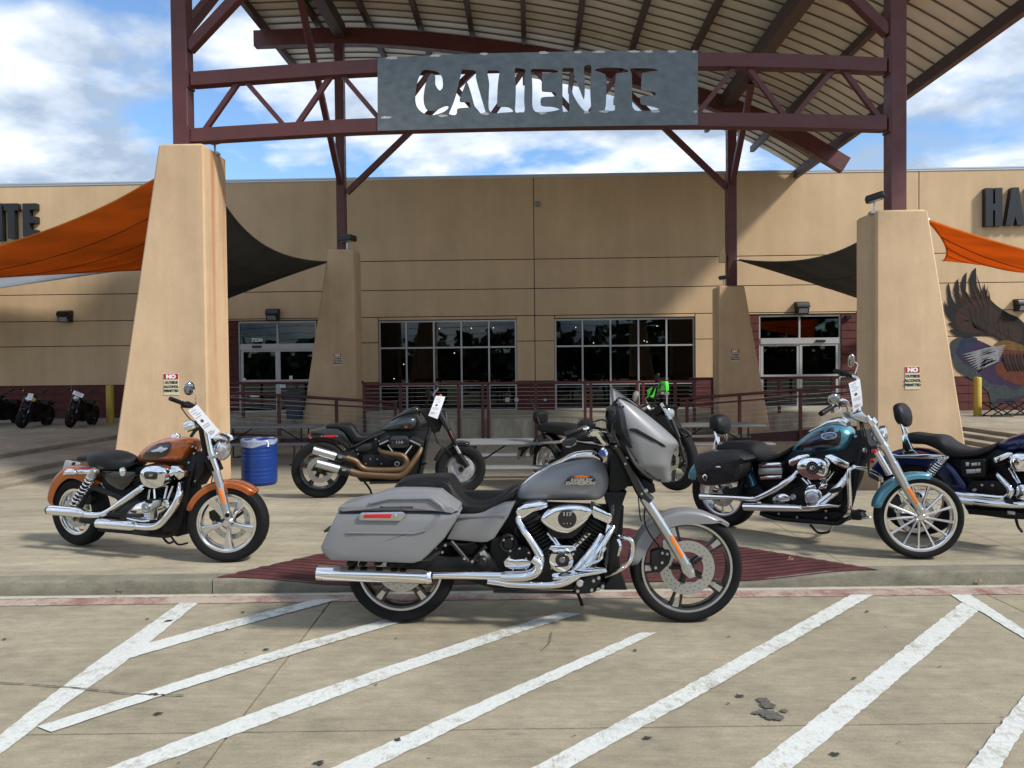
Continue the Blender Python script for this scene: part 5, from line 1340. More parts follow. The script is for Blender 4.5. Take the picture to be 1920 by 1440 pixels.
def decal(B, name, st, pts, m, ex=.003, pw=2.4, sm=4, parent=None):
    P = crom([Vector((x, y, 0)) for x, y in pts], sm, True) if sm else [Vector((x, y, 0)) for x, y in pts]
    c = sum(P, Vector()) / len(P); rs = []
    o0, o1 = B.zf(0, 0), B.zf(1, 1); kx, ky = 1 / (o1[0] - o0[0]), 1 / (o1[1] - o0[1])
    def on(q):
        w = .05
        for i in range(40):
            p = B.G(q.x, q.y, w); m_ = p - B.fr[1] * w; v = CROT.transposed() @ (m_ - EYE); X_, Y_ = 960 + FOC * v.x / -v.z, 720 + FOC * v.y / v.z
            w = w * .6 + .4 * stw(st, (X_ - o0[0]) * kx, (Y_ - o0[1]) * ky, pw)
        return B.G(q.x, q.y, w + ex)
    for k in (1, .82, .62, .42, .22, .02): rs.append([on(c + (p - c) * k) for p in P])
    q = MB(); q.rings(rs, True, False); return B.part(name, q, m, parent, ang=60)
def spring(B, p0, p1, w, rad, r, turns, m, name='shock_spring', parent=None):
    a, b = B.G(*p0, w), B.G(*p1, w); ax = (b - a).normalized(); U = ax.orthogonal().normalized(); V = ax.cross(U); n = turns * 14
    pts = [a + (b - a) * (k / n) + (U * math.cos(2 * math.pi * turns * k / n) + V * math.sin(2 * math.pi * turns * k / n)) * rad for k in range(n + 1)]
    q = MB(); q.tube(pts, r, 6, 0); return B.part(name, q, m, parent)
def vtwin(B, rb, rt, fb, ft, r=.085, w=.06, m=None, fins=11):
    for a, b in ((rb, rt), (fb, ft)): cylinder(B, a, b, w, r, fins, m or M_satin)
def headlamp(B, c, w, r, ahead, m=None, up=0.):
    p = B.G(*c, w); ax = (ahead + EZ * up).normalized(); q = MB()
    q.lathe([(0, -r * 1.0), (r * .45, -r * .92), (r * .85, -r * .45), (r, .0), (r * 1.02, .02), (r * .94, .024)], p, ax, 28); o = B.part('headlight', q, m or M_chrome, ang=60)
    q = MB(); q.lathe([(r * .95, .018), (r * .6, .034), (0, .042)], p, ax, 28); B.part('lens', q, M_headlens, o)
M_headlens = mat('headlight_lens', (.45, .47, .48), .06, metal=.6, var=.3, scale=25, coat=1.)
# ---------------------------------------------------------------- silver touring bike on the road
def za(x, y): return (580 + x / 2.88, 700 + y / 2.88)          # left enlargement
def zb(x, y): return (960 + x / 2.8804, 700 + y / 2.88)         # right enlargement
M_silver = paint('silver_paint', (.205, .208, .214))
MATS['silver_paint'].node_tree.nodes['Principled BSDF'].inputs['Metallic'].default_value = .15; MATS['silver_paint'].node_tree.nodes['Principled BSDF'].inputs['Roughness'].default_value = .48; MATS['silver_paint'].node_tree.nodes['Principled BSDF'].inputs['Coat Roughness'].default_value = .12; MATS['silver_paint'].node_tree.nodes['Principled BSDF'].inputs['Coat Weight'].default_value = .3
hb = Bike('motorcycle', 'silver touring motorcycle with fairing and saddlebags parked on the road', 'motorcycle', atZ(754, 1163, 0.), atZ(1285, 1163, 0.), za, zs=2.88)
ZA = lambda px, py: ((px - 580) * 2.88, (py - 700) * 2.88)
def HA(): hb.zf = za
def HB(): hb.zf = zb
HA()
# wheels
cR = hb.G(*ZA(754, 1060), 0); cF = hb.G(*ZA(1285, 1060), 0); s = mpp(cR)
ro = 102.5 * s
wheel(hb, cF, ro, .062, 82 * s, ('split', 5, R(20)), M_black, .045, disc=(.165, .098, .055, 48), facem=M_brush, lip=M_brush)
wheel(hb, cR, ro, .085, 78 * s, ('split', 5, R(0)), M_black, .055, disc=(.150, .09, .05, 30), facem=M_brush, lip=M_brush)
# frame, swingarm, belly
HA()
hb.plate('chassis', [(600, 640), (1130, 640), (1240, 700), (1700, 720), (1690, 900), (1640, 1140), (1500, 1175), (1000, 1165), (800, 1110), (560, 1080)], .035, .07, M_satin, .01)
hb.plate('swingarm', [(470, 1010), (700, 985), (900, 1000), (1010, 980), (1020, 1080), (800, 1100), (470, 1070)], .13, .03, M_dark, .008)
hb.plate('swingarm', [(470, 1010), (700, 985), (900, 1000), (1010, 980), (1020, 1080), (800, 1100), (470, 1070)], -.10, .03, M_dark, .008)
hb.tube('frame_rail', [(600, 1000, .15), (690, 960, .15), (740, 920, .15), (900, 905, .14), (1120, 690, .1)], 11, M_satin)
hb.tube('frame_rail', [(765, 905, .155), (845, 1000, .155), (860, 1020, .155)], 12, M_black, sm=0)
hb.tube('frame_rail', [(955, 930, .16), (870, 1025, .16)], 14, M_black, sm=0)
hb.plate('side_panel', [(790, 905), (915, 925), (895, 975), (850, 985), (800, 935)], .12, .02, M_satin, .005)
hb.disc('shock_cover', 940, 1010, .15, [(0, .03), (28, .03), (46, .015), (48, -.02)], M_satin)
hb.disc('pulley_cap', 935, 1015, .17, [(0, .02), (16, .02), (26, .012), (28, 0)], M_dark)
hb.bolts([(735, 928), (838, 1000), (718, 965), (880, 1015)], .18, .010, m=M_bolt)
hb.plate('linkage', [(915, 965), (945, 955), (960, 975), (965, 1020), (945, 1030), (925, 990)], .175, .02, M_brush, .004)
# rear mudguard and lamp strip
fender(hb, cR, ro + .055, .10, 62, 158, .16, M_silver)
hb.plate('tail_lamp', [(75, 850), (95, 840), (100, 855), (82, 862)], .06, .12, M_black, .003)
# saddlebags, near and far
for sd, w1 in ((1, .43), (-1, -.19)):
    k = dict(sm=0)
    body = hb.plate('saddlebag', [(148, 757), (100, 850), (58, 940), (62, 962), (85, 990), (112, 1013), (300, 1022), (555, 1030), (600, 1018), (640, 985), (730, 893), (790, 800), (806, 768), (800, 757)], w1, .23, M_silver, .022, dome=.010 if sd > 0 else 0)
    lid = hb.plate('lid', [(146, 746), (152, 730), (166, 716), (290, 690), (400, 655), (470, 648), (600, 650), (690, 656), (735, 690), (800, 738), (802, 752), (700, 751), (150, 752)], w1 + .004, .235, M_silver, .030, parent=body, dome=.006 if sd > 0 else 0)
hb.plate('lid_crease', [(320, 700), (420, 672), (560, 668), (660, 668), (715, 712), (735, 742), (722, 742), (700, 716), (650, 682), (430, 684), (330, 708)], .452, .02, M_silver, .004)
hb.plate('crease', [(200, 858), (560, 862), (625, 842), (690, 770), (702, 770), (632, 852), (565, 870), (200, 866)], .447, .014, M_silver, .003)
rp = hb.plate('marker_plate', [(282, 752), (500, 748), (516, 756), (518, 770), (492, 797), (276, 794), (266, 786), (270, 764)], .452, .012, M_brush, .003)
hb.plate('reflector', [(296, 762), (446, 760), (438, 782), (290, 782)], .456, .006, M_redr, .002, parent=rp)
hb.disc('lock', 463, 772, .452, [(0, .003), (9, .003), (10, -.002)], M_castal, 16, parent=rp)
hb.plate('bag_rail', [(600, 1003), (640, 1000), (700, 960), (715, 968), (660, 1012), (605, 1018)], .36, .02, M_black, .004)
q = MB()
for x in (200, 265, 350, 430, 480): hb.plate('', [(x, 1026), (x + 34, 1026), (x + 34, 1040), (x, 1040)], .30, .1, None, .003, mb=q)
hb.part('bag_latch', q, M_satin, kind='stuff')
# side cover
hb.plate('side_cover', [(738, 898), (810, 762), (960, 735), (1060, 700), (1112, 696), (1075, 775), (1000, 893), (960, 914), (925, 916)], .175, .05, M_silver, .016, dome=.012)
hb.plate('side_cover_edge', [(802, 762), (1072, 755), (1062, 773), (792, 782)], .190, .01, M_silver, .003)
# seat
st = [(462, 622, 464, 632, .05), (478, 590, 478, 648, .11), (520, 560, 520, 650, .145), (600, 549, 600, 650, .155), (690, 545, 700, 658, .16), (745, 543, 735, 680, .165), (775, 552, 765, 705, .17), (805, 595, 790, 735, .18), (845, 642, 830, 746, .185), (900, 664, 900, 747, .185), (980, 664, 975, 735, .17), (1050, 636, 1050, 702, .13), (1100, 606, 1105, 668, .085), (1130, 598, 1132, 640, .05)]
seat = hb.loft('seat', st, M_seat, pw=3.0)
hb.tube('seat_seam', [(478, 600, .125), (560, 572, .150), (690, 562, .160), (762, 600, .172), (830, 668, .184), (920, 694, .184), (1040, 660, .13)], .0022, M_groove, 6, 6, parent=seat, px=False)
hb.tube('seat_seam', [(692, 560, .162), (698, 600, .163), (680, 648, .163)], .0022, M_groove, 6, 6, parent=seat, px=False)
# tank
HB()
st = [(16, 650, 20, 664, .03), (40, 612, 40, 675, .07), (100, 562, 100, 680, .115), (180, 512, 180, 681, .145), (260, 478, 260, 681, .165), (340, 458, 340, 681, .172), (420, 450, 415, 680, .170), (470, 462, 465, 676, .155), (500, 490, 495, 655, .125), (515, 530, 512, 625, .085), (522, 560, 521, 590, .04)]
tank = hb.loft('tank', st, M_silver, pw=2.3, n=36)
st = [(30, 622, 36, 634, .02), (100, 552, 106, 568, .035), (200, 492, 206, 506, .045), (265, 460, 268, 484, .055), (300, 440, 305, 468, .06), (345, 420, 345, 462, .065), (400, 414, 400, 462, .068), (440, 416, 440, 466, .066), (475, 440, 472, 476, .05), (492, 462, 486, 490, .03)]
hb.loft('tank_console', st, M_chrome, parent=tank, pw=2.6)
def tank_w(x, y): return .168
em = hb.plate('emblem_shield', [(282, 596), (300, 566), (318, 556), (372, 553), (430, 556), (446, 566), (450, 580), (444, 600), (400, 602), (372, 606), (330, 602)], .183, .012, M_black, .002, parent=tank)
hb.plate('emblem_bar', [(330, 556), (374, 549), (420, 557), (400, 566), (350, 566)], .185, .003, M_orange, .0008, parent=tank)
hb.plate('emblem_bar', [(340, 597), (410, 597), (374, 606)], .1855, .003, M_orange, .0008, parent=tank)
def btext(B, txt, x, y, w, size_px, m, name='lettering', par=None, slant=0., sx=1., bold=.002, rise=0.):
    o = B.G(x, y, w); u = (B.G(x + 10, y - rise, w) - o).normalized(); n = B.fr[1]; zz = n.cross(u) * -1; zz = zz if zz.z > 0 else -zz
    sz = size_px * B.sc(o)
    return B.part(name, text_mb(txt, sz, o, u, (zz + u * slant).normalized(), n, .0016, bold, sx=sx), m, par, smooth=False)
btext(hb, 'HARLEY', 374, 583, .1852, 22, M_brush, par=tank, slant=.25, sx=1.45)
btext(hb, 'DAVIDSON', 368, 600, .1853, 22, M_brush, par=tank, slant=.25, sx=1.4)
# engine
cylinder(hb, (215, 985), (95, 775), .07, .088, 12, M_satin); cylinder(hb, (320, 985), (455, 785), .07, .088, 12, M_satin)
hb.plate('rocker_box', [(18, 748), (30, 726), (70, 705), (150, 690), (192, 700), (196, 728), (110, 752), (60, 786), (30, 782)], .16, .15, M_chrome, .012)
hb.plate('rocker_box', [(440, 712), (500, 742), (545, 770), (540, 800), (520, 820), (500, 806), (440, 780), (425, 742)], .16, .15, M_chrome, .012)
hb.plate('rocker_base', [(30, 786), (110, 752), (150, 748), (140, 772), (70, 800), (40, 800)], .14, .12, M_satin, .006)
hb.plate('crankcase', [(120, 960), (200, 930), (330, 930), (420, 960), (470, 1010), (440, 1090), (300, 1130), (100, 1110)], .14, .26, M_dark, .015)
hb.plate('transmission', [(-110, 890), (-20, 880), (60, 940), (110, 1000), (110, 1090), (-60, 1090), (-130, 1000)], .13, .24, M_satin, .015)
bc = hb.plate('backing_plate', [(188, 835), (208, 880), (240, 893), (320, 893), (352, 872), (400, 810), (430, 760), (300, 830), (210, 800)], .175, .04, M_satin, .008)
ac = hb.plate('air_cleaner', [(153, 790), (172, 762), (205, 738), (250, 720), (310, 712), (380, 716), (425, 732), (434, 750), (410, 790), (370, 828), (320, 860), (285, 866), (240, 858), (200, 838), (168, 814)], .225, .05, M_chrome, .014, dome=.004, sm=2)
hb.disc('insert', 298, 786, .226, [(0, .006), (44, .006), (50, .004), (54, -.006)], M_black, 40, parent=ac)
btext(hb, '117', 298, 768, .2335, 26, M_brush, 'lettering', ac, sx=1.3)
q = MB()
for k in range(3): hb.disc('', 280 + 18 * k, 810, .2325, [(0, .0012), (3.5, .0012)], None, 8, mb=q)
hb.part('insert_mark', q, M_brush, ac, kind='stuff')
for x0, x1 in ((250, 210), (345, 400), (235, 190), (365, 425)):
    hb.tube('pushrod_tube', [((x0 + 298) / 2, 950, .15), (x1, 860, .13)], 9, M_chrome, sm=0)
cc = hb.disc('cam_cover', 266, 1008, .165, [(0, .02), (30, .02), (64, .012), (72, -.005), (72, -.05)], M_chrome, 40)
hb.disc('cam_insert', 272, 1008, .187, [(0, .004), (34, .004), (38, .0), (38, -.006)], M_black, 32, parent=cc)
q = MB()
for a in (0, 90): hb.disc('', 272, 1008, .1915, [(0, .0), (16, .0), (17, -.001)], None, 20, mb=q)
hb.part('cam_badge', q, M_brush, cc)
hb.bolts([(205, 980), (215, 1050), (270, 1072), (325, 1045), (330, 975), (265, 945)], .155, .009, parent=cc)
hb.plate('lifter_cover', [(212, 930), (330, 930), (350, 955), (300, 968), (235, 966), (196, 950)], .165, .04, M_chrome, .006)
HA()
hb.disc('primary_cap', 1075, 918, .16, [(0, .02), (24, .02), (30, .008), (44, .014), (52, .006), (54, -.02)], M_satin, 32)
hb.plate('clutch_cover', [(1062, 960), (1100, 938), (1170, 940), (1200, 975), (1196, 1010), (1120, 1020), (1065, 1000)], .165, .04, M_satin, .008)
hb.bolts([(1085, 958), (1135, 945), (1185, 968), (1170, 1000), (1080, 992), (1050, 900), (1095, 893)], .172, .008)
hb.plate('oil_pan_cover', [(1048, 1018), (1070, 995), (1110, 1006), (1150, 1002), (1196, 1010), (1200, 1040), (1180, 1062), (1090, 1066), (1056, 1050)], .178, .05, M_chrome, .008)
hb.bolts([(1070, 1010), (1190, 1020), (1100, 1058), (1170, 1055)], .184, .008)
hb.tube('vacuum_hose', [(1130, 880, .16), (1112, 850, .16), (1130, 825, .15), (1150, 835, .14)], 7, M_satin)
# exhaust
HA()
hb.tube('header_pipe', [(1150, 745, .12), (1128, 790, .15), (1160, 850, .19), (1205, 915, .21), (1243, 985, .22), (1238, 1045, .22), (1195, 1083, .22), (1120, 1092, .22), (1000, 1092, .22), (860, 1090, .22), (670, 1088, .22)], [16, 19, 21, 22, 23, 23, 23, 23, 23, 22, 22], M_chrome, 16)
hb.tube('header_pipe', [(1640, 830, .13), (1610, 880, .17), (1560, 960, .2), (1480, 1060, .21), (1400, 1120, .21), (1300, 1142, .21), (1100, 1138, .21), (1030, 1128, .21), (960, 1120, .22)], [16, 18, 19, 20, 20, 20, 20, 20, 18], M_chrome, 16)
hb.tube('muffler', [(662, 1100, .24), (640, 1102, .24), (600, 1094, .24), (300, 1084, .25), (100, 1080, .26), (45, 1078, .26)], [30, 38, 41, 42, 40, 39], M_chrome, 24, 4)
HB(); hb.tube('heat_shield', [(110, 1000, .245), (146, 1030, .245), (125, 1075, .245), (60, 1098, .24), (-60, 1100, .24)], [22, 26, 26, 24, 20], M_chrome, 14)
hb.tube('header_pipe', [(480, 870, .14), (440, 940, .18), (380, 1020, .2), (330, 1080, .2)], [16, 19, 20, 18], M_chrome, 14)
hb.tube('header_pipe', [(520, 820, .12), (500, 900, .15), (440, 990, .16), (380, 1060, .17)], [14, 16, 16, 14], M_chrome, 12)
# belly bits, footboard, guard
hb.tube('frame_rail', [(-100, 1176, .13), (200, 1180, .14), (420, 1178, .14), (500, 1130, .13)], 9, M_dark)
hb.plate('footboard', [(218, 1108), (300, 1095), (510, 1062), (516, 1074), (470, 1085), (300, 1112), (225, 1118)], .34, .10, M_chrome, .005)
hb.plate('brake_lever', [(465, 1010), (480, 950), (505, 935), (512, 945), (495, 970), (492, 1000), (470, 1020), (400, 1045), (395, 1035)], .25, .02, M_chrome, .004)
hb.plate('foot_bracket', [(350, 1130), (420, 1100), (470, 1095), (480, 1130), (430, 1180), (360, 1185), (330, 1160)], .2, .05, M_dark, .006)
hb.bolts([(368, 1132), (430, 1170), (465, 1165), (355, 1175), (440, 1120), (468, 1105), (490, 1150)], .205, .012, m=M_brush)
hb.disc('bracket_eye', 368, 1134, .21, [(0, .01), (14, .012), (20, .004), (22, -.02)], M_chrome, 24)
hb.plate('air_dam', [(500, 1145), (545, 1090), (585, 1060), (600, 1100), (624, 1172), (500, 1172)], .16, .32, M_satin, .01)
hb.plate('radiator_guard', [(500, 640), (560, 640), (622, 640), (600, 700), (580, 800), (570, 860), (580, 1000), (590, 1080), (520, 1130), (520, 900), (530, 760)], .10, .20, M_satin, .01)
hb.tube('engine_guard', [(556, 872, .10), (600, 885, .30), (640, 900, .33), (652, 925, .33), (648, 985, .33), (630, 1025, .33), (580, 1062, .28), (510, 1098, .15)], 11, M_chrome, 12)
hb.tube('engine_guard', [(556, 872, -.10), (600, 885, -.30), (640, 900, -.33), (652, 985, -.33), (630, 1025, -.33), (510, 1098, -.15)], 11, M_chrome, 12)
hb.tube('frame_downtube', [(560, 600, .05), (540, 760, .10), (520, 900, .11), (500, 1090, .11)], 13, M_black)
hb.tube('guard_plate', [(572, 900, .16), (585, 930, .18), (575, 985, .18)], 10, M_chrome, 10)
# fork, front mudguard
hb.tube('fork_cover', [(575, 395, .115), (640, 520, .115), (700, 640, .115), (745, 690, .115)], [30, 30, 31, 30], M_black, 20, 3)
hb.tube('fork_cover', [(575, 395, -.115), (640, 520, -.115), (700, 640, -.115), (745, 690, -.115)], [30, 30, 31, 30], M_black, 20, 3)
for sd in (1, -1):
    hb.tube('fork_leg', [(712, 670, .115 * sd), (760, 745, .115 * sd), (850, 885, .115 * sd), (930, 1020, .115 * sd), (965, 1078, .115 * sd)], [27, 28, 27, 27, 24], M_brush, 20, 3)
    hb.plate('axle_clamp', [(905, 1010), (940, 1000), (985, 1060), (992, 1100), (960, 1110), (925, 1080)], .135 * sd if sd > 0 else -.10, .035, M_brush, .006)
hb.disc('axle', 952, 1049, .14, [(0, .0), (9, .0), (9, -.004)], M_groove, 20)
hb.disc('axle', 952, 1049, .141, [(10, -.003), (12, .001), (22, .001), (25, -.01)], M_brush, 24)
hb.plate('fork_reflector', [(853, 888), (862, 876), (874, 884), (928, 984), (926, 1000), (912, 996)], .152, .012, M_orange, .003)
hb.bolts([(722, 634)], .152, .014, m=M_bolt)
def sk(a): return max(.02, ro + .013 - (81.5 * s / math.sin(R(a)) if a < 90 else 81 * s if a < 160 else (81 + (a - 160) * .6) * s))
fender(hb, cF, lambda a: ro + .014 + (.018 * max(0, (62 - a) / 17)), .075, 45, 178, sk, M_silver, n=60)
hb.plate('brake_caliper', [(752, 965), (790, 948), (850, 950), (862, 985), (850, 1030), (800, 1080), (760, 1075), (750, 1030)], .10, .05, M_dark, .01)
hb.bolts([(812, 970), (810, 1022), (775, 1050), (838, 975)], .104, .010, m=M_castal)
hb.plate('caliper_bracket', [(815, 900), (845, 890), (905, 950), (960, 1010), (930, 1040), (860, 990), (815, 940)], .095, .02, M_castal, .004)
hb.tube('brake_hose', [(720, 700, .11), (715, 790, .12), (740, 860, .12), (790, 930, .1), (800, 960, .1)], 4.5, M_satin)
hb.tube('brake_hose', [(680, 640, .10), (690, 760, .12), (700, 800, .12)], 3.5, M_satin)
# inner fairing, outer fairing, windshield
LV = [(66, 575, 580), (140, 572, 596), (170, 573, 655), (200, 575, 700), (250, 579, 765), (300, 587, 825), (350, 600, 878), (378, 608, 896), (400, 617, 888), (440, 634, 868), (500, 668, 857), (545, 712, 856), (575, 760, 861), (588, 800, 850)]
LV = [(140, 572, 592), (155, 572, 628), (180, 573, 672), (215, 576, 720), (250, 579, 765), (300, 587, 825), (350, 600, 878), (378, 608, 896), (400, 617, 888), (440, 634, 868), (500, 668, 857), (545, 712, 858), (575, 760, 861), (589, 805, 848)]
def fair_row(i, t, extra=0.):
    y, x0, x1 = LV[i]; W_ = .30 * (1 - .25 * abs((y - 330) / 260) ** 2.2) * (1 if y < 500 else 1 - .45 * (y - 500) / 90)
    f = abs(math.cos(t)) ** .5; w = W_ * math.sin(t); w = math.copysign(abs(w / W_) ** .5 * W_, w); return hb.G(x0 + (x1 - x0) * f, y, w + math.copysign(extra, w))
q = MB(); rows = []; nt_ = 34
ys = crom([Vector((y, a, b)) for y, a, b in LV], 4)
LV = [(v.x, v.y, v.z) for v in ys]
for i in range(len(LV)): rows.append([fair_row(i, -math.pi / 2 + math.pi * k / nt_) for k in range(nt_ + 1)])
q.rings(rows, False, False); fo = q.obj('fairing', M_silver, hb.t.o, hb.t.org, ang=180)
md = fo.modifiers.new('thick', 'SOLIDIFY'); md.thickness = .006; md.offset = -1
def fair_pt(x, y, ex=.003):
    for (a, b) in zip(LV, LV[1:]):
        if a[0] <= y <= b[0]: break
    k = (y - a[0]) / (b[0] - a[0]); x0 = a[1] + (b[1] - a[1]) * k; x1 = a[2] + (b[2] - a[2]) * k
    f = min(1, max(0, (x - x0) / (x1 - x0))); t = math.acos(f ** 2); W_ = .30 * (1 - .25 * abs((y - 330) / 260) ** 2.2) * (1 if y < 500 else 1 - .45 * (y - 500) / 90)
    w = math.sin(t) ** .5 * W_; return hb.G(x, y, w + ex)
q = MB(); A = [(632, 300), (652, 296), (672, 300), (700, 318), (760, 352), (822, 385), (832, 398), (815, 396), (760, 368), (700, 336), (660, 318), (636, 312)]
q.rings([[fair_pt(x, y, .0) for x, y in A], [fair_pt(x, y, .006) for x, y in A]]); hb.part('fairing_vent', q, M_satin, fo)
q = MB(); A = [(676, 300), (700, 314), (760, 348), (815, 380), (824, 392), (760, 360), (700, 328), (676, 314)]
q.rings([[fair_pt(x, y, .006) for x, y in A], [fair_pt(x, y, .009) for x, y in A]]); hb.part('vent_slot', q, M_groove, fo)
# screws and panel edge on the fairing
q = MB()
for x, y in ((600, 180), (600, 260), (622, 380), (670, 470), (735, 540), (800, 575)): 
    p = fair_pt(x, y, .002); q.lathe([(0, .004), (.006, .003), (.007, -.002)], p, hb.fr[1], 10)
hb.part('fairing_screw', q, M_dark, fo, kind='stuff')
q = MB(); q.tube([fair_pt(x, y, .001) for x, y in ((583, 160), (588, 250), (600, 320), (628, 400), (680, 480), (740, 545), (800, 583))], .0028, 6, 5); hb.part('panel_gap', q, M_groove, fo)
# inner fairing
rows = []
for (y, x0, x1, w_) in ((165, 545, 600, .22), (185, 512, 600, .30), (230, 504, 610, .325), (300, 510, 620, .33), (350, 545, 640, .31), (420, 600, 680, .26), (500, 660, 740, .18), (570, 740, 800, .10)):
    rows.append([hb.G(x, y, w) for x, w in ((x0, w_ * .86), (x0 + 12, w_), (x1, w_ * .93), (x1, -w_ * .93), (x0 + 12, -w_), (x0, -w_ * .86))])
q = MB(); q.rings([crom(r, 3, True) for r in rows]); hb.part('inner_fairing', q, M_satin, ang=50)
hb.plate('inner_trim', [(508, 190), (530, 178), (560, 180), (566, 240), (560, 330), (590, 400), (560, 370), (530, 330), (540, 240)], .345, .03, M_black, .008)
hb.bolts([(552, 258)], .352, .012, m=M_satin, name='knob')
# windshield
WS = mat('smoked_screen', (.06, .062, .066), .15, coat=1.)
rows = []
for k in range(9):
    f = k / 8; a = Vector((530, 66, 0)).lerp(Vector((705, 192, 0)), f); b = Vector((543, 172, 0)).lerp(Vector((705, 200, 0)), f ** 1.3)
    r_ = []
    for j in range(7):
        g = j / 6; r_.append((a.lerp(b, g), .18 * (1 - .35 * (1 - g)) * math.sqrt(max(.0, 1 - (f * .97) ** 2))))
    rows.append(r_)
q = MB(); rs = [[hb.G(p.x, p.y, w) for p, w in r] for r in rows] ; rs2 = [[hb.G(p.x, p.y, -w) for p, w in r] for r in rows]
q.rings(rs, False, False); q.rings(rs2, False, False)
fo2 = q.obj('windshield', WS, hb.t.o, hb.t.org, ang=180); md = fo2.modifiers.new('thick', 'SOLIDIFY'); md.thickness = .005
hb.tube('screen_trim', [(545, 165, .2), (590, 135, .19), (660, 175, .12), (712, 205, .05)], [6, 9, 9, 6], M_satin, 8)
hb.plate('nose_vent', [(575, 120), (600, 128), (705, 192), (712, 206), (700, 208), (600, 145)], .07, .14, M_satin, .004)
# handlebar, grips, controls
for sd in (1, -1):
    W0 = .40 * sd
    hb.tube('handlebar', [(520, 370, .05 * sd), (500, 330, .12 * sd), (470, 300, .24 * sd), (420, 295, W0 - .03 * sd), (380, 300, W0)], 9, M_chrome, 10)
    g_ = hb.tube('grip', [(288, 332, W0 + .02 * sd), (360, 305, W0), (440, 272, W0 - .06 * sd)], [19, 19, 18], M_satin, 16, 3)
    q = MB()
    for k in range(7): 
        f = k / 7; hb.disc('', 296 + 120 * f, 330 - 46 * f, 0, [(0, 0)], None, 3, mb=MB())
    hb.plate('switch_housing', [(355, 275), (375, 255), (425, 250), (440, 270), (436, 300), (410, 310), (370, 305)], W0 - .01 * sd, .06, M_satin, .012)
    hb.tube('control_lever', [(420, 320, W0 + .02), (360, 340, W0 + .03), (290, 385, W0 + .03)], [8, 9, 6], M_satin, 8)
    if sd < 0: continue
    hb.plate('mirror', [(268, 372), (290, 352), (330, 345), (352, 350), (345, 372), (310, 395), (280, 395)], W0 + .06 * sd, .03, M_black, .008)
    hb.plate('mirror_glass', [(285, 392), (320, 392), (350, 368), (346, 385), (315, 402), (292, 402)], W0 + .062 * sd, .02, M_mirror, .004)
hb.plate('riser_clamp', [(400, 305), (470, 292), (510, 300), (515, 320), (470, 318), (500, 360), (520, 390), (490, 385), (455, 340), (420, 345), (398, 330)], .20, .03, M_chrome, .006)
hb.tube('fork_cap', [(470, 330, .12), (520, 385, .12)], 14, M_brush, 12, 0)
hb.tube('cables', [(440, 262, .3), (500, 255, .25), (560, 330, .2), (580, 420, .12), (600, 500, .08)], 4, M_satin)
hb.tube('cables', [(300, 345, .3), (420, 350, .22), (500, 380, .14), (560, 440, .08), (570, 520, .06)], 5, M_satin)
hb.plate('steering_head', [(540, 420), (600, 400), (640, 480), (660, 560), (620, 620), (560, 660), (520, 640), (525, 540), (530, 470)], .09, .18, M_satin, .015)
hb.plate('lower_cowl', [(640, 500), (700, 560), (770, 600), (778, 640), (760, 650), (700, 640), (660, 590)], .10, .2, M_satin, .012)
hb.bolts([(622, 455), (562, 392), (612, 488), (700, 650)], .155, .009)
# stand on the far side
hb.tube('side_stand', [(330, 1160, -.12), (360, 1200, -.24), (400, 1318, -.33)], 9, M_dark, 8)
# ---------------------------------------------------------------- copper bike, left
def zc_(x, y): return (70 + x / 3.789, 700 + y / 3.789)
M_copper = paint('copper_paint', (.42, .098, .012))
b = Bike('motorcycle', 'copper orange and black motorcycle with chrome pipes parked by the tall left pylon', 'motorcycle', ground(*zc_(312, 1222)), ground(*zc_(1362, 1335)), zc_, zs=3.789)
cR = b.G(312, 975, 0); ro = 243 * b.sc(cR)
wheel(b, cR, ro, .070, ro * .66, ('star', 5, 0), M_polish, .05, disc=(.13, .08, .05, 10), lip=M_chrome)
b.plate('chassis', [(440, 680), (740, 660), (1120, 560), (1150, 600), (1060, 820), (1000, 1130), (900, 1160), (560, 1130), (430, 1060), (600, 940), (460, 800)], .04, .08, M_satin, .01)
b.plate('engine_front', [(900, 860), (1040, 820), (1060, 960), (1050, 1080), (980, 1165), (880, 1140)], .09, .18, M_satin, .02)
b.tube('swingarm', [(640, 900, .12), (480, 840, .13), (380, 820, .13), (300, 960, .12)], 20, M_satin)
b.disc('sprocket_guard', 360, 880, .10, [(0, .03), (35, .03), (52, .015), (56, -.03)], M_satin)
b.plate('belt_guard', [(300, 1030), (420, 1040), (640, 1100), (640, 1130), (400, 1075), (290, 1060)], .11, .03, M_satin, .004)
fender(b, cR, lambda a: ro * (1.09 + .26 * max(0, min(1, (172 - a) / 75))), .085, 42, 172, lambda a: .075 + .03 * math.sin(R(a)), M_copper)
b.tube('fender_strut', [(205, 706, .10), (300, 702, .105), (380, 698, .11), (458, 690, .11)], [12, 17, 19, 20], M_chrome, 12)
b.tube('turn_signal', [(196, 712, .15), (225, 700, .16), (262, 702, .16), (285, 708, .15)], [14, 24, 20, 8], M_chrome, 14)
b.plate('side_reflector', [(292, 682), (330, 668), (398, 664), (380, 680), (300, 690)], .10, .012, M_redr, .003)
b.plate('licence_plate', [(172, 700), (196, 620), (206, 617), (292, 634), (302, 644), (270, 690), (180, 712)], -.02, .01, M_alu, .003)
b.plate('plate_frame', [(246, 632), (262, 630), (255, 680), (236, 690)], -.01, .01, M_satin, .002)
spring(b, (398, 720), (262, 925), .17, .030, .0065, 9, M_chrome)
b.tube('shock_absorber', [(402, 700, .17), (252, 935, .17)], 12, M_dark, 12, 0)
b.tube('shock_cap', [(412, 690, .17), (372, 745, .17)], 29, M_castal, 16, 0); b.disc('shock_bolt', 405, 697, .20, [(0, .012), (12, .012), (17, .004), (18, -.02)], M_castal)
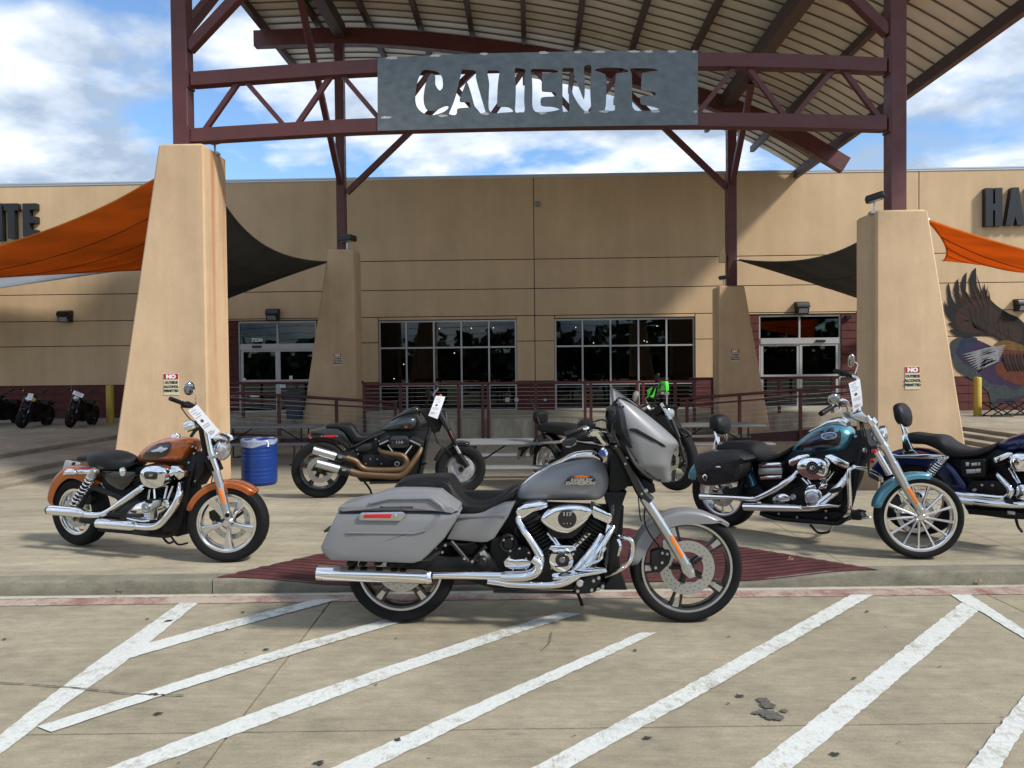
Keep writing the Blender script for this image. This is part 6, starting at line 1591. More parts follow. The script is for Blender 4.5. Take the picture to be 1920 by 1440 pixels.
st = [(322, 598, 326, 618, .05), (350, 575, 350, 622, .085), (425, 570, 425, 625, .095), (440, 560, 445, 655, .12), (480, 549, 480, 682, .145), (540, 549, 540, 688, .155), (600, 572, 600, 690, .15), (650, 606, 655, 688, .13), (700, 610, 700, 680, .095), (738, 592, 738, 650, .07)]
se = b.loft('seat', st, M_seat, pw=2.8)
q = MB(); rs = []
for k in range(24):
    t = 2 * math.pi * k / 24; rs.append((570 + 92 * math.cos(t), 590 + 38 * math.sin(t)))
b.tube('seat_seam', [(432, 565, .10), (428, 600, .12), (440, 650, .13)], .002, M_groove, 6, 4, parent=se, px=False)
b.tube('seat_seam', [(470, 640, .148), (560, 668, .158), (640, 660, .14), (720, 632, .09)], .002, M_groove, 6, 4, parent=se, px=False)
st = [(736, 596, 740, 622, .03), (780, 545, 780, 632, .085), (850, 490, 850, 634, .118), (930, 460, 930, 636, .132), (1010, 450, 1010, 636, .134), (1080, 455, 1075, 612, .118), (1120, 470, 1110, 570, .08), (1138, 488, 1132, 520, .04)]
tk = b.loft('tank', st, M_copper, pw=2.3, n=36)
decal(b, 'tank_panel', st, [(742, 606), (775, 558), (830, 515), (890, 492), (938, 490), (950, 506), (940, 548), (910, 585), (860, 602), (790, 610)], M_black, .004, 2.3, parent=tk)
decal(b, 'pinstripe', st, [(738, 609), (773, 554), (828, 510), (890, 486), (944, 485), (956, 504), (946, 552), (914, 591), (862, 608), (790, 616)], M_redline if 'M_redline' in globals() else mat('red_pinstripe', (.30, .03, .01), .3), .0025, 2.3, parent=tk)
decal(b, 'tank_badge', st, [(806, 552), (850, 536), (868, 522), (888, 522), (896, 530), (924, 528), (922, 540), (898, 552), (878, 564), (866, 556), (830, 560)], M_brush, .008, 2.3, 2, parent=tk)
b.disc('filler_cap', 985, 452, 0, [(0, .0)], M_chrome) if False else None
cylp = b.G(985, 448, 0); q = MB(); q.lathe([(0, .02), (.03, .02), (.034, .012), (.034, -.02)], cylp, EZ, 20); b.part('filler_cap', q, M_chrome)
b.plate('side_cover', [(446, 692), (692, 700), (694, 730), (650, 795), (606, 830), (560, 822), (490, 775)], .13, .04, M_black, .01, dome=.008)
b.disc('cover_lock', 606, 700, .132, [(0, .012), (18, .010), (30, .004), (32, -.01)], M_chrome)
vtwin(b, (800, 930), (735, 720), (880, 930), (980, 700), .078, .05)
b.plate('rocker_box', [(935, 665), (955, 655), (1000, 660), (1045, 702), (1040, 735), (1005, 760), (965, 722)], .13, .12, M_chrome, .01)
b.plate('backing_plate', [(800, 650), (900, 655), (945, 690), (950, 740), (930, 800), (880, 830), (790, 828)], .12, .05, M_satin, .01)
ac = b.plate('air_cleaner', [(720, 728), (730, 690), (760, 664), (800, 655), (850, 656), (890, 672), (908, 705), (906, 755), (886, 796), (850, 820), (800, 820), (755, 804), (728, 770)], .21, .08, M_chrome, .022, sm=2)
b.plate('insert', [(756, 712), (770, 696), (840, 700), (853, 716), (852, 742), (838, 756), (774, 752), (758, 738)], .2115, .008, M_black, .003, sm=2, parent=ac)
btext(b, '1200', 806, 730, .2125, 16, M_brush, par=ac, sx=1.2, rise=0)
for p in (((790, 895, .15), (800, 825, .14)), ((836, 890, .15), (832, 822, .14)), ((905, 890, .15), (925, 800, .13)), ((930, 890, .15), (965, 800, .13))): b.tube('pushrod_tube', list(p), 9, M_chrome, 12, 0)
b.plate('crankcase', [(560, 990), (640, 920), (760, 890), (900, 880), (1000, 920), (960, 1020), (860, 1080), (600, 1070)], .12, .2, M_dark, .015)
cc = b.plate('cam_cover', [(630, 998), (660, 955), (700, 925), (760, 908), (800, 925), (860, 905), (900, 912), (930, 940), (900, 975), (860, 1000), (845, 1045), (780, 1050), (700, 1035), (640, 1025)], .16, .05, M_chrome, .012)
b.disc('timer_cover', 772, 955, .162, [(0, .012), (12, .012), (14, .006), (30, .010), (38, .006), (41, -.006)], M_castal, 32, parent=cc)
b.disc('horn', 918, 930, .17, [(0, .02), (24, .018), (33, .008), (34, -.03)], M_chrome)
b.plate('heel_guard', [(820, 905), (868, 900), (858, 940), (826, 965), (828, 1040), (800, 1045), (800, 960)], .185, .015, M_brush, .003)
b.tube('foot_peg', [(640, 1010, .26), (745, 1010, .30)], 15, M_satin, 12, 0); b.tube('foot_peg', [(590, 1005, .22), (500, 1000, .24)], 13, M_satin, 12, 0)
b.tube('brake_lever', [(640, 1030, .22), (740, 1050, .24), (800, 1045, .22)], 6, M_chrome)
b.tube('header_pipe', [(760, 800, .12), (733, 820, .17), (600, 915, .2), (500, 985, .21), (430, 1006, .21), (330, 1000, .21)], [20, 22, 23, 23, 23, 24], M_chrome, 16)
b.tube('muffler', [(335, 1000, .22), (290, 988, .225), (130, 974, .24), (92, 972, .24)], [24, 35, 35, 33], M_chrome, 20, 4)
b.tube('muffler_tip', [(112, 973, .24), (80, 971, .24)], 31, M_satin, 20, 0)
b.tube('header_pipe', [(1015, 790, .12), (1012, 850, .18), (985, 925, .2), (920, 1020, .21), (860, 1078, .21), (790, 1092, .21), (690, 1086, .21)], [20, 23, 25, 25, 25, 25, 24], M_chrome, 16)
b.tube('muffler', [(700, 1086, .22), (655, 1082, .225), (480, 1068, .24), (435, 1066, .24)], [25, 36, 36, 34], M_chrome, 20, 4)
b.tube('muffler_tip', [(452, 1067, .24), (424, 1065, .24)], 32, M_satin, 20, 0)
b.tube('frame_rail', [(440, 1110, .1), (660, 1130, .1), (820, 1150, .1), (950, 1150, .1), (1020, 1060, .1), (1070, 820, .08), (1150, 560, .04)], 13, M_satin)
b.plate('peg_bracket', [(660, 1110), (780, 1118), (790, 1140), (680, 1140)], .2, .03, M_dark, .006)
b.plate('downtube_cover', [(1100, 560), (1190, 560), (1180, 700), (1120, 800), (1060, 820)], .06, .12, M_satin, .01)
b.tube('oil_filter', [(1078, 740, .03), (1100, 830, .03)], 26, M_satin, 16, 0)
q = MB()
for k in range(8): b.disc('', 1000 - 8 * k, 860 + 14 * k, .12, [(0, .004), (14, .003), (15, -.003)], None, 8, mb=q)
b.part('cooler_fins', q, M_dark, kind='stuff')
b.tube('side_stand', [(880, 1150, -.02), (930, 1205, -.02), (975, 1190, -.02)], 8, M_dark); b.tube('side_stand', [(950, 1160, -.08), (1000, 1215, -.10), (1070, 1205, -.14)], 7, M_dark)
b.bolts([(1078, 633), (1115, 568), (1105, 520), (1130, 530), (1028, 776), (560, 1010), (600, 985)], .07, .010)
b.frame(ground(*zc_(1362, 1335)), 3)
cF = b.G(1361, 1055, 0); rf = 281 * b.sc(cF)
wheel(b, cF, rf, .066, 205 * b.sc(cF), ('star', 5, R(180)), M_polish, .048, disc=(.146, .105, -.045, 10), lip=M_chrome)
for sd in (1, -1):
    w = .10 * sd
    b.tube('fork_tube', [(1190, 350, w), (1232, 560, w), (1283, 705, w)], [19, 20, 20], M_chrome, 16, 0)
    b.tube('fork_leg', [(1268, 690, w), (1300, 800, w), (1352, 1015, w)], [29, 27, 26], M_brush, 18, 0)
    b.plate('triple_clamp', [(1205, 590), (1265, 575), (1275, 600), (1215, 615)], w + .03 if sd > 0 else w + .02, .05, M_castal, .006)
    b.plate('fender_bracket', [(1262, 778), (1330, 765), (1352, 850), (1320, 870), (1290, 872), (1272, 860)], .078 if sd > 0 else -.066, .012, M_copper, .003)
b.plate('axle_boot', [(1320, 990), (1365, 985), (1378, 1035), (1335, 1048)], .13, .04, M_brush, .006); b.disc('axle', 1349, 1008, .132, [(0, .002), (8, .002), (9, .006), (15, .006), (17, -.004)], M_satin)
b.plate('fork_reflector', [(1287, 826), (1292, 816), (1306, 816), (1336, 918), (1332, 930), (1314, 932)], .135, .01, M_orange, .003)
fender(b, cF, rf * 1.085, .074, 46, 161, .055, M_copper)
b.plate('brake_caliper', [(1215, 985), (1250, 970), (1290, 985), (1290, 1040), (1240, 1055), (1220, 1030)], -.03, .05, M_dark, .01)
headlamp(b, (1312, 540), .0, .083, Vector((.93, -.3, -.12)), up=0)
b.plate('headlight_visor', [(1235, 452), (1290, 430), (1340, 455), (1358, 480), (1300, 470), (1250, 480)], .07, .14, M_chrome, .01)
b.tube('instrument', [(1055, 385, .03), (1098, 372, .03), (1130, 362, .03)], [36, 38, 30], M_chrome, 20, 0)
b.tube('instrument_mount', [(1090, 450, .02), (1130, 400, .02), (1180, 380, 0)], 12, M_dark)
for sd in (1, -1):
    b.tube('handlebar', [(1190, 340, .04 * sd), (1165, 290, .12 * sd), (1110, 245, .25 * sd), (1030, 212, .33 * sd)], 8, M_black, 10)
    b.tube('grip', [(1035, 213, .33 * sd), (945, 180, .42 * sd)], [15, 16], M_satin, 14, 0)
    b.plate('switch_housing', [(1005, 205), (1050, 200), (1100, 225), (1095, 250), (1020, 245)], .30 if sd > 0 else -.25, .06, M_satin, .01)
    b.tube('control_lever', [(1085, 232, .26 * sd), (1040, 218, .3 * sd), (1028, 190, .34 * sd)], 5, M_chrome, 8)
mirror(b, (1078, 107), .27, .040, .052, [b.G(1108, 118, .27), b.G(1124, 150, .27), b.G(1125, 225, .25)])
b.tube('cables', [(1020, 240, .28), (1080, 320, .2), (1160, 390, .1), (1190, 560, .05), (1240, 700, .07), (1238, 780, .07)], 4, M_satin)
b.tube('cables', [(1100, 240, .2), (1170, 420, .1), (1200, 600, .05), (1150, 640, .03)], 4, M_satin)
b.plate('steering_head', [(1140, 400), (1215, 380), (1235, 560), (1290, 690), (1240, 720), (1180, 620)], .05, .1, M_satin, .01)
b.bolts([(1240, 600), (1262, 590)], .14, .010)
hang_tag(b, [(1070, 264), (1136, 222), (1301, 410), (1243, 464)], .30, 'white printed price tag hanging from the copper bike handlebar')

# ---------------------------------------------------------------- black bike with bronze exhaust
def zd(x, y): return (540 + x / 4.571, 700 + y / 4.571)
M_bronze = mat('bronze_exhaust', (.13, .08, .042), .45, metal=.6, var=.12, scale=15)
M_green = paint('dark_green_paint', (.040, .052, .050))
M_hubw = mat('road_dust_steel', (.30, .30, .31), .5, metal=.4, var=.5, scale=22)
def fat(b, full=True, tankm=None, pipem=None, seatm=None):
    cR = b.G(280, 822, 0); ro = 243 * b.sc(cR); wheel(b, cR, ro, .088, 168 * b.sc(cR), ('star', 5, 0), M_black, .05, disc=(.150, .09, .06, 30) if full else None, tread=full)
    b.plate('chassis', [(560, 590), (840, 500), (1200, 400), (1230, 470), (1160, 860), (1100, 900), (940, 935), (620, 930), (560, 860), (520, 700)], .05, .10, M_satin, .01)
    b.plate('swingarm', [(270, 790), (420, 700), (560, 640), (600, 700), (560, 860), (300, 850)], .10, .20, M_satin, .01)
    b.plate('rear_fender', [(184, 492), (250, 484), (350, 468), (425, 470), (480, 505), (545, 600), (530, 640), (500, 655), (470, 620), (430, 585), (370, 565), (280, 560), (200, 555)], .10, .20, M_black, .02)
    b.plate('side_reflector', [(300, 530), (412, 529), (406, 547), (302, 546)], .104, .008, M_redr, .002)
    if full: b.bolts([(288, 539), (421, 538), (752, 564), (595, 608), (530, 640), (485, 652)], .106, .012)
    b.tube('tail_lamp', [(182, 535, .05), (192, 545, -.05)], 14, M_redr, 10, 0)
    st = [(325, 448, 328, 462, .05), (350, 433, 350, 468, .10), (420, 425, 420, 472, .115), (480, 422, 478, 500, .12), (540, 423, 530, 560, .135), (575, 450, 555, 590, .145), (610, 500, 590, 600, .15), (670, 512, 660, 580, .14), (740, 502, 735, 540, .11), (806, 474, 804, 505, .05)]
    b.loft('seat', st, M_seat, pw=3)
    st = [(800, 482, 804, 496, .03), (850, 432, 850, 497, .08), (920, 388, 920, 497, .12), (990, 358, 990, 496, .135), (1050, 346, 1050, 494, .135), (1095, 360, 1090, 475, .11), (1118, 390, 1115, 430, .06)]
    tk = b.loft('tank', st, tankm or M_green, pw=2.3, n=32)
    if full:
        o = b.G(1012, 474, .143); u = (b.G(1022, 474, .143) - o).normalized()
        b.part('lettering', text_mb('H   D', 44 * b.sc(o), o + b.fr[1] * .002, u, EZ, b.fr[1], .0016, .003, sx=1.15), M_satin, tk, smooth=False); b.plate('tank_mark', [(1000, 462), (1008, 452), (1018, 458), (1026, 450), (1024, 464), (1014, 472), (1004, 468)], .147, .004, M_redr, .001, parent=tk)
    b.loft('tank_console', [(880, 395, 884, 404, .02), (960, 345, 966, 372, .045), (1040, 300, 1046, 352, .06), (1100, 285, 1110, 350, .06), (1135, 300, 1130, 370, .04)], M_black, pw=2.6)
    b.plate('frame_gusset', [(1130, 420), (1180, 390), (1235, 395), (1240, 465), (1170, 490), (1110, 480)], .06, .12, M_black, .01)
    vtwin(b, (930, 730), (830, 590), (975, 730), (1095, 590), .085, .05)
    b.plate('rocker_box', [(775, 590), (790, 565), (850, 530), (880, 540), (868, 570), (800, 610)], .13, .12, M_dark, .01); b.plate('rocker_box', [(1040, 560), (1070, 535), (1170, 585), (1165, 625), (1130, 640), (1050, 585)], .13, .12, M_dark, .01)
    if full:
        for P in ([(780, 604), (860, 570), (866, 580), (786, 616)], [(1045, 568), (1140, 612), (1136, 624), (1040, 580)]): b.plate('rocker_trim', P, .135, .01, M_brush, .002)
    ac = b.plate('air_cleaner', [(868, 588), (880, 550), (915, 534), (1000, 534), (1032, 552), (1042, 590), (1030, 625), (1000, 640), (915, 640), (880, 628)], .20, .07, M_black, .014, sm=2)
    if full:
        btext(b, '114', 952, 602, .202, 34, M_castal, par=ac, sx=1.2)
        b.bolts([(898, 592), (992, 592)], .201, .006, parent=ac)
    for P in (((905, 690, .14), (858, 612, .13)), ((1000, 700, .14), (1062, 618, .13))): b.tube('pushrod_tube', list(P), 11, M_chrome, 12, 0)
    b.plate('crankcase', [(640, 700), (760, 690), (900, 690), (1000, 700), (1040, 760), (1000, 850), (900, 890), (700, 870), (620, 800)], .12, .24, M_satin, .02)
    b.plate('oil_tank', [(575, 640), (640, 605), (720, 592), (724, 640), (690, 670), (600, 680)], .12, .1, M_dark, .015, dome=.01)
    b.disc('cam_cover', 935, 775, .13, [(0, .02), (8, .02), (10, .012), (17, .014), (20, .006), (44, .004), (50, -.02)], M_satin, 32)
    b.disc('cam_ring', 935, 775, .147, [(13, .0), (13, .004), (22, .004), (22, 0)], M_brush, 32)
    if full: b.bolts([(705, 735), (765, 735), (800, 775), (665, 775), (590, 655), (600, 690), (780, 580), (910, 535)], .13, .010)
    pm = pipem or M_bronze
    b.tube('header_pipe', [(1142, 640, .12), (1120, 690, .16), (1050, 790, .2), (990, 855, .21), (920, 878, .21), (700, 868, .21), (600, 858, .21), (520, 838, .21)], [20, 24, 27, 30, 32, 33, 34, 36], pm, 16)
    b.tube('header_pipe', [(775, 650, .12), (800, 672, .17), (880, 690, .2), (970, 702, .21), (1014, 745, .22), (1000, 800, .22), (930, 826, .22), (700, 826, .22), (625, 800, .22), (580, 752, .22), (500, 725, .22)], [16, 20, 23, 24, 25, 25, 25, 25, 26, 26, 30], pm, 16)
    for (xa, ya, xb, yb, xc, yc) in ((215, 655, 410, 712, 490, 736), (245, 768, 440, 820, 524, 846)):
        b.tube('muffler', [(xa, ya, .27), (xb, yb, .24)], [38, 40], M_brush if pm is M_bronze else M_satin, 24, 0)
        b.tube('muffler_clamp', [(xb - 6, yb - 2, .24), (xc, yc, .22)], [43, 45], M_satin, 24, 0)
        if full: b.plate('clamp_badge', [((xb + xc) / 2 - 20, (yb + yc) / 2 - 12), ((xb + xc) / 2 + 12, (yb + yc) / 2 - 10), ((xb + xc) / 2 + 14, (yb + yc) / 2 + 4), ((xb + xc) / 2 - 18, (yb + yc) / 2 + 4)], .295, .008, M_brush, .002)
    b.tube('frame_rail', [(830, 502, .10), (700, 555, .12), (590, 612, .13), (520, 645, .12)], 9, M_black)
    b.tube('frame_downtube', [(1225, 460, .05), (1180, 640, .07), (1140, 860, .09), (1060, 920, .09), (700, 935, .09)], 15, M_black)
    b.tube('side_stand', [(640, 910, -.1), (700, 990, -.26), (720, 1050, -.3)], 9, M_dark)
    b.tube('foot_peg', [(1150, 780, .15), (1190, 772, .28)], 8, M_satin, 8, 0)
    cF = b.G(1478, 818, 0); 
    rf = 217 * b.sc(cF); fc = Vector((b.fc.x, b.fc.y, b.fc.z)) if full else None
    wheel(b, cF, rf, .075, 138 * b.sc(cF), ('star', 5, R(20)), M_black, .05, disc=(.155, .02, .05, 30) if full else None, tread=full)
    if full: b.disc('disc_face', 1495, 822, .056, [(0, .002), (100, .002), (104, 0)], M_hubw, 40)
    fender(b, cF, rf * 1.12, .082, 70, 160, .05, M_black)
    for sd in (1, -1):
        w = .11 * sd
        b.tube('fork_tube', [(1285, 320, w), (1330, 400, w), (1372, 478, w)], [24, 26, 26], M_black, 16, 0); b.tube('fork_tube', [(1368, 470, w), (1442, 620, w)], [20, 19], M_satin, 16, 0)
        b.tube('fork_slider', [(1430, 610, w), (1500, 735, w)], 15, M_brush, 14, 0); b.tube('fork_leg', [(1468, 690, w), (1536, 800, w)], [22, 26], M_satin, 16, 0)
    b.plate('fork_reflector', [(1384, 498), (1392, 492), (1428, 575), (1424, 584), (1416, 580)], .135, .006, M_orange, .002)
    b.plate('steering_head', [(1130, 320), (1290, 300), (1340, 400), (1300, 500), (1250, 520), (1210, 440)], .08, .16, M_satin, .015)
    b.plate('brake_caliper', [(1430, 700), (1470, 690), (1510, 740), (1500, 790), (1450, 770)], .10, .04, M_dark, .01)
    headlamp(b, (1335, 370), 0, .085, b.F, M_black)
    for sd in (1, -1):
        b.tube('handlebar', [(1180, 290, .06 * sd), (1190, 250, .16 * sd), (1215, 215, .28 * sd), (1206, 165, .36 * sd)], 9, M_black, 10)
        b.tube('grip', [(1208, 180, .34 * sd), (1200, 122, .42 * sd)], 14, M_satin, 12, 0)
        b.plate('switch_housing', [(1180, 160), (1235, 155), (1245, 200), (1190, 205)], .32 * sd + .03, .06, M_satin, .01)
    b.plate('mirror', [(1255, 105), (1268, 70), (1290, 95), (1285, 150), (1262, 160)], .10, .02, M_black, .006)
    b.tube('control_lever', [(1240, 190, .2), (1270, 150, .22), (1290, 125, .22)], 5, M_brush, 8)
    b.tube('turn_signal', [(1270, 200, .15), (1305, 196, .18)], 18, M_satin, 12, 0); b.tube('signal_lens', [(1303, 196, .18), (1316, 196, .185)], [17, 14], M_orange, 12, 0)
    b.tube('cables', [(1215, 200, .25), (1190, 300, .15), (1250, 420, .08), (1260, 520, .06), (1280, 600, .06)], 4, M_satin)
    b.tube('cables', [(1240, 470, .06), (1290, 600, .08), (1350, 640, .09), (1400, 700, .09)], 5, M_satin)
b = Bike('motorcycle', 'dark green and black motorcycle with bronze exhaust and two silver mufflers', 'motorcycle', ground(*zd(285, 1065)), ground(*zd(1475, 1036)), zd, zs=4.571)
fat(b)
hang_tag(b, [(1268, 192), (1348, 200), (1281, 391), (1203, 362)], .30, 'white price tag hanging from the black bike with bronze exhaust')

# ---------------------------------------------------------------- teal cruiser, right
def ze(x, y): return (1280 + x / 3.348, 640 + y / 3.348)
M_teal = paint('teal_paint', (.085, .27, .35)); M_teal2 = mat('blue_badge', (.015, .05, .25), .3, coat=.6)
b = Bike('motorcycle', 'teal and black cruiser with chrome engine guard and a saddlebag, beside the right pylon', 'motorcycle', ground(*ze(262, 1160)), ground(*ze(1478, 1362)), ze, zs=3.348)
cR = b.G(262, 942, 0); ro = 218 * b.sc(cR)
wheel(b, cR, ro, .075, ro * .68, ('thin', 10, 0), M_brush, .05, disc=(.13, .08, .05, 10), lip=M_chrome)
b.plate('chassis', [(420, 740), (690, 690), (1090, 600), (1160, 620), (1100, 860), (1010, 1060), (1000, 1130), (880, 1140), (500, 1080), (480, 960)], .05, .10, M_satin, .01)
b.plate('swingarm', [(250, 930), (480, 900), (520, 960), (480, 1010), (260, 980)], .09, .18, M_satin, .01)
fender(b, cR, ro * 1.16, .09, 5, 165, .10, M_teal)
b.tube('turn_signal', [(400, 850, .13), (415, 900, .13), (420, 915, .13)], [10, 13, 6], M_satin)
b.tube('fender_strut', [(200, 700, .11), (300, 720, .12), (440, 770, .12)], 14, M_chrome)
b.plate('shock_mount', [(355, 800), (385, 745), (420, 745), (440, 770), (410, 790), (370, 812)], .16, .04, M_chrome, .008); b.disc('shock_bolt', 402, 762, .175, [(0, .01), (14, .01), (22, .002), (22, -.03)], M_chrome)
b.tube('shock_absorber', [(402, 765, .14), (350, 960, .14)], 22, M_satin, 14, 0)
M_leath = mat('saddlebag_leather', (.016, .015, .015), .42, bump=.5, bscale=60)
for w1 in (.36, -.16):
    sb = b.plate('saddlebag', [(70, 790), (80, 735), (150, 712), (290, 705), (350, 740), (362, 790), (350, 835), (300, 885), (220, 905), (130, 908), (85, 880)], w1, .20, M_leath, .035, dome=.012, sm=2)
    b.plate('bag_flap', [(62, 740), (100, 705), (180, 692), (290, 690), (345, 712), (388, 745), (350, 775), (330, 850), (270, 860), (180, 850), (110, 850), (75, 820)], w1 + .012, .215, M_leath, .03, dome=.012, sm=2, parent=sb)
b.plate('buckle', [(122, 845), (140, 832), (158, 850), (146, 878), (128, 870)], .392, .006, M_chrome, .002); b.plate('buckle_inner', [(130, 848), (141, 840), (150, 852), (143, 868), (132, 864)], .394, .004, M_leath, .001)
b.plate('bag_badge', [(205, 790), (222, 783), (242, 790), (222, 797)], .392, .004, M_chrome, .001, sm=2)
st = [(232, 655, 236, 672, .06), (270, 630, 272, 694, .13), (370, 622, 370, 716, .15), (430, 624, 425, 738, .16), (480, 640, 470, 750, .17), (530, 692, 520, 757, .175), (580, 714, 575, 757, .165), (640, 694, 640, 735, .13), (700, 655, 702, 685, .06)]
b.loft('seat', st, M_seat, pw=3)
b.tube('backrest_frame', [(208, 690, .09), (212, 620, .09), (202, 560, .08), (192, 500, .07)], 9, M_chrome, 10); b.tube('backrest_frame', [(240, 690, -.09), (262, 640, -.09), (272, 600, -.08), (260, 560, -.06)], 8, M_chrome, 10)
b.plate('backrest_bracket', [(185, 685), (205, 600), (222, 600), (232, 685)], .10, .02, M_chrome, .004)
b.loft('backrest_pad', [(192, 500, 196, 530, .05), (206, 466, 206, 558, .10), (236, 457, 236, 578, .115), (264, 476, 262, 584, .105), (281, 520, 276, 572, .06)], M_seat, pw=2.8)
st = [(690, 680, 694, 692, .03), (740, 622, 740, 696, .08), (820, 565, 820, 697, .12), (900, 530, 900, 694, .142), (970, 516, 970, 690, .145), (1035, 530, 1030, 680, .125), (1070, 560, 1064, 645, .085), (1082, 590, 1078, 612, .04)]
tk = b.loft('tank', st, M_teal, pw=2.3, n=36)
decal(b, 'tank_panel', st, [(712, 680), (770, 622), (850, 573), (920, 546), (968, 545), (990, 562), (996, 600), (984, 642), (945, 668), (860, 680)], M_black, .004, 2.3, parent=tk)
decal(b, 'tank_stripe', st, [(765, 652), (820, 615), (880, 590), (870, 606), (830, 622)], M_teal2, .008, 2.3, 2, parent=tk)
decal(b, 'tank_badge', st, [(868, 594), (880, 578), (920, 570), (955, 573), (968, 588), (958, 606), (920, 617), (885, 614)], M_brush, .008, 2.3, 3, parent=tk)
decal(b, 'badge_field', st, [(874, 594), (884, 582), (920, 575), (952, 578), (962, 588), (953, 602), (920, 611), (888, 609)], M_teal2, .0105, 2.3, 3, parent=tk)
for tx, yy, ss in (('HARLEY', 592, 13), ('DAVIDSON', 604, 12)): btext(b, tx, 920, yy, stw(st, 920, 590, 2.3) + .012, ss, M_brush, par=tk, sx=1.1, bold=.0008)
b.loft('tank_console', [(800, 560, 806, 572, .03), (870, 525, 876, 545, .05), (930, 485, 936, 530, .06), (1000, 474, 1002, 530, .062), (1045, 500, 1040, 545, .04)], M_chrome, pw=2.6)
vtwin(b, (780, 930), (690, 775), (880, 930), (985, 775), .088, .05)
b.plate('rocker_box', [(658, 772), (664, 746), (720, 716), (785, 706), (802, 722), (740, 750), (690, 788)], .14, .12, M_chrome, .012); b.plate('rocker_box', [(888, 735), (895, 714), (930, 708), (1046, 762), (1042, 790), (1012, 802), (940, 766)], .14, .12, M_chrome, .012)
ac = b.plate('air_cleaner', [(710, 792), (720, 758), (750, 737), (800, 728), (860, 734), (898, 760), (908, 800), (896, 845), (860, 870), (810, 872), (760, 855), (722, 828)], .22, .07, M_chrome, .024, sm=2)
b.disc('insert', 815, 795, .221, [(0, .006), (18, .006), (19, .003), (40, .003), (44, -.004)], M_black, 32, parent=ac); b.disc('insert_ring', 815, 795, .225, [(0, .006), (16, .005), (18, .0)], M_chrome, 24, parent=ac)
q = MB()
for k in range(14):
    a = 2 * math.pi * k / 14; b.disc('', 815 + 30 * math.cos(a), 795 + 30 * math.sin(a), .2245, [(0, .001), (2.6, .001)], None, 6, mb=q)
b.part('insert_mark', q, M_brush, ac, kind='stuff')
bb = b.plate('battery_cover', [(470, 765), (500, 757), (610, 760), (622, 770), (626, 862), (612, 872), (480, 870), (472, 860)], .18, .09, M_dark, .008)
b.plate('cover_trim', [(474, 768), (606, 760), (618, 768), (618, 786), (476, 790)], .19, .02, M_chrome, .006, parent=bb); b.plate('cover_band', [(474, 796), (622, 794), (622, 834), (474, 836)], .186, .02, M_castal, .004, parent=bb); b.plate('cover_trim', [(484, 846), (622, 842), (620, 862), (490, 868)], .19, .02, M_chrome, .005, parent=bb)
b.plate('crankcase', [(560, 930), (700, 880), (900, 880), (1000, 900), (980, 1010), (860, 1080), (600, 1060), (530, 1000)], .12, .22, M_satin, .02)
b.plate('transmission_cover', [(560, 985), (575, 962), (620, 952), (660, 966), (675, 985), (660, 1010), (600, 1018), (566, 1010)], .16, .04, M_chrome, .012, sm=2); b.plate('cover_inset', [(580, 984), (640, 978), (650, 996), (588, 1000)], .162, .006, M_castal, .002)
b.disc('clutch_cap', 692, 978, .15, [(0, .01), (14, .01), (20, 0), (20, -.02)], M_castal)
b.plate('cam_chest', [(765, 940), (800, 928), (850, 930), (875, 960), (868, 1010), (830, 1032), (780, 1028), (764, 990)], .16, .06, M_chrome, .014, sm=2); b.disc('cam_cover', 812, 983, .17, [(0, .012), (20, .012), (34, .008), (44, -.002)], M_castal, 32)
b.plate('lifter_cover', [(770, 930), (790, 905), (830, 900), (840, 925)], .15, .05, M_chrome, .006); b.plate('lifter_cover', [(850, 925), (870, 895), (910, 895), (900, 930)], .15, .05, M_chrome, .006)
for P in (((790, 900, .14), (752, 860, .13)), ((810, 895, .14), (790, 868, .13)), ((870, 895, .14), (910, 830, .12)), ((895, 895, .14), (950, 820, .12))): b.tube('pushrod_tube', list(P), 9, M_chrome, 10, 0)
b.tube('header_pipe', [(720, 820, .12), (680, 862, .17), (600, 915, .2), (500, 968, .21), (440, 988, .21), (330, 980, .21)], [17, 19, 20, 20, 20, 19], M_chrome, 16)
b.tube('muffler', [(440, 988, .22), (330, 980, .23), (112, 972, .26)], [19, 19, 21], M_chrome, 20, 0)
b.tube('header_pipe', [(1040, 820, .10), (1015, 870, .15), (950, 940, .18), (880, 1010, .2), (820, 1045, .2), (720, 1048, .2)], [18, 21, 22, 22, 21, 20], M_chrome, 16)
b.tube('heat_shield', [(1010, 880, .16), (950, 950, .19), (862, 1020, .21)], [22, 25, 24], M_chrome, 16)
b.tube('muffler', [(740, 1048, .22), (600, 1044, .225), (385, 1038, .25)], [21, 24, 24], M_chrome, 20, 0)
b.tube('frame_rail', [(490, 1078, .1), (600, 1110, .1), (860, 1132, .1), (1000, 1130, .1), (1060, 1000, .1), (1100, 800, .08), (1140, 620, .05)], 16, M_satin)
b.plate('skid_plate', [(500, 1070), (980, 1070), (1040, 1080), (1000, 1140), (900, 1142), (600, 1110)], .09, .18, M_satin, .01)
for sd in (1, -1): b.tube('engine_guard', [(1110, 800, .04 * sd), (1090, 790, .14 * sd), (1058, 796, .30 * sd), (1042, 830, .33 * sd), (1050, 1000, .33 * sd), (1040, 1075, .3 * sd), (985, 1105, .1 * sd)], 13, M_chrome, 14)
b.tube('guard_crossbar', [(1075, 788, .28), (1160, 805, .05), (1235, 842, -.18), (1250, 880, -.22)], 12, M_chrome, 12)
b.plate('footboard', [(740, 1040), (900, 1024), (975, 1030), (970, 1042), (800, 1052), (750, 1055)], .28, .06, M_chrome, .004)
b.plate('foot_peg', [(1052, 1075), (1080, 1060), (1110, 1065), (1132, 1100), (1110, 1125), (1060, 1122)], .40, .07, M_satin, .012)
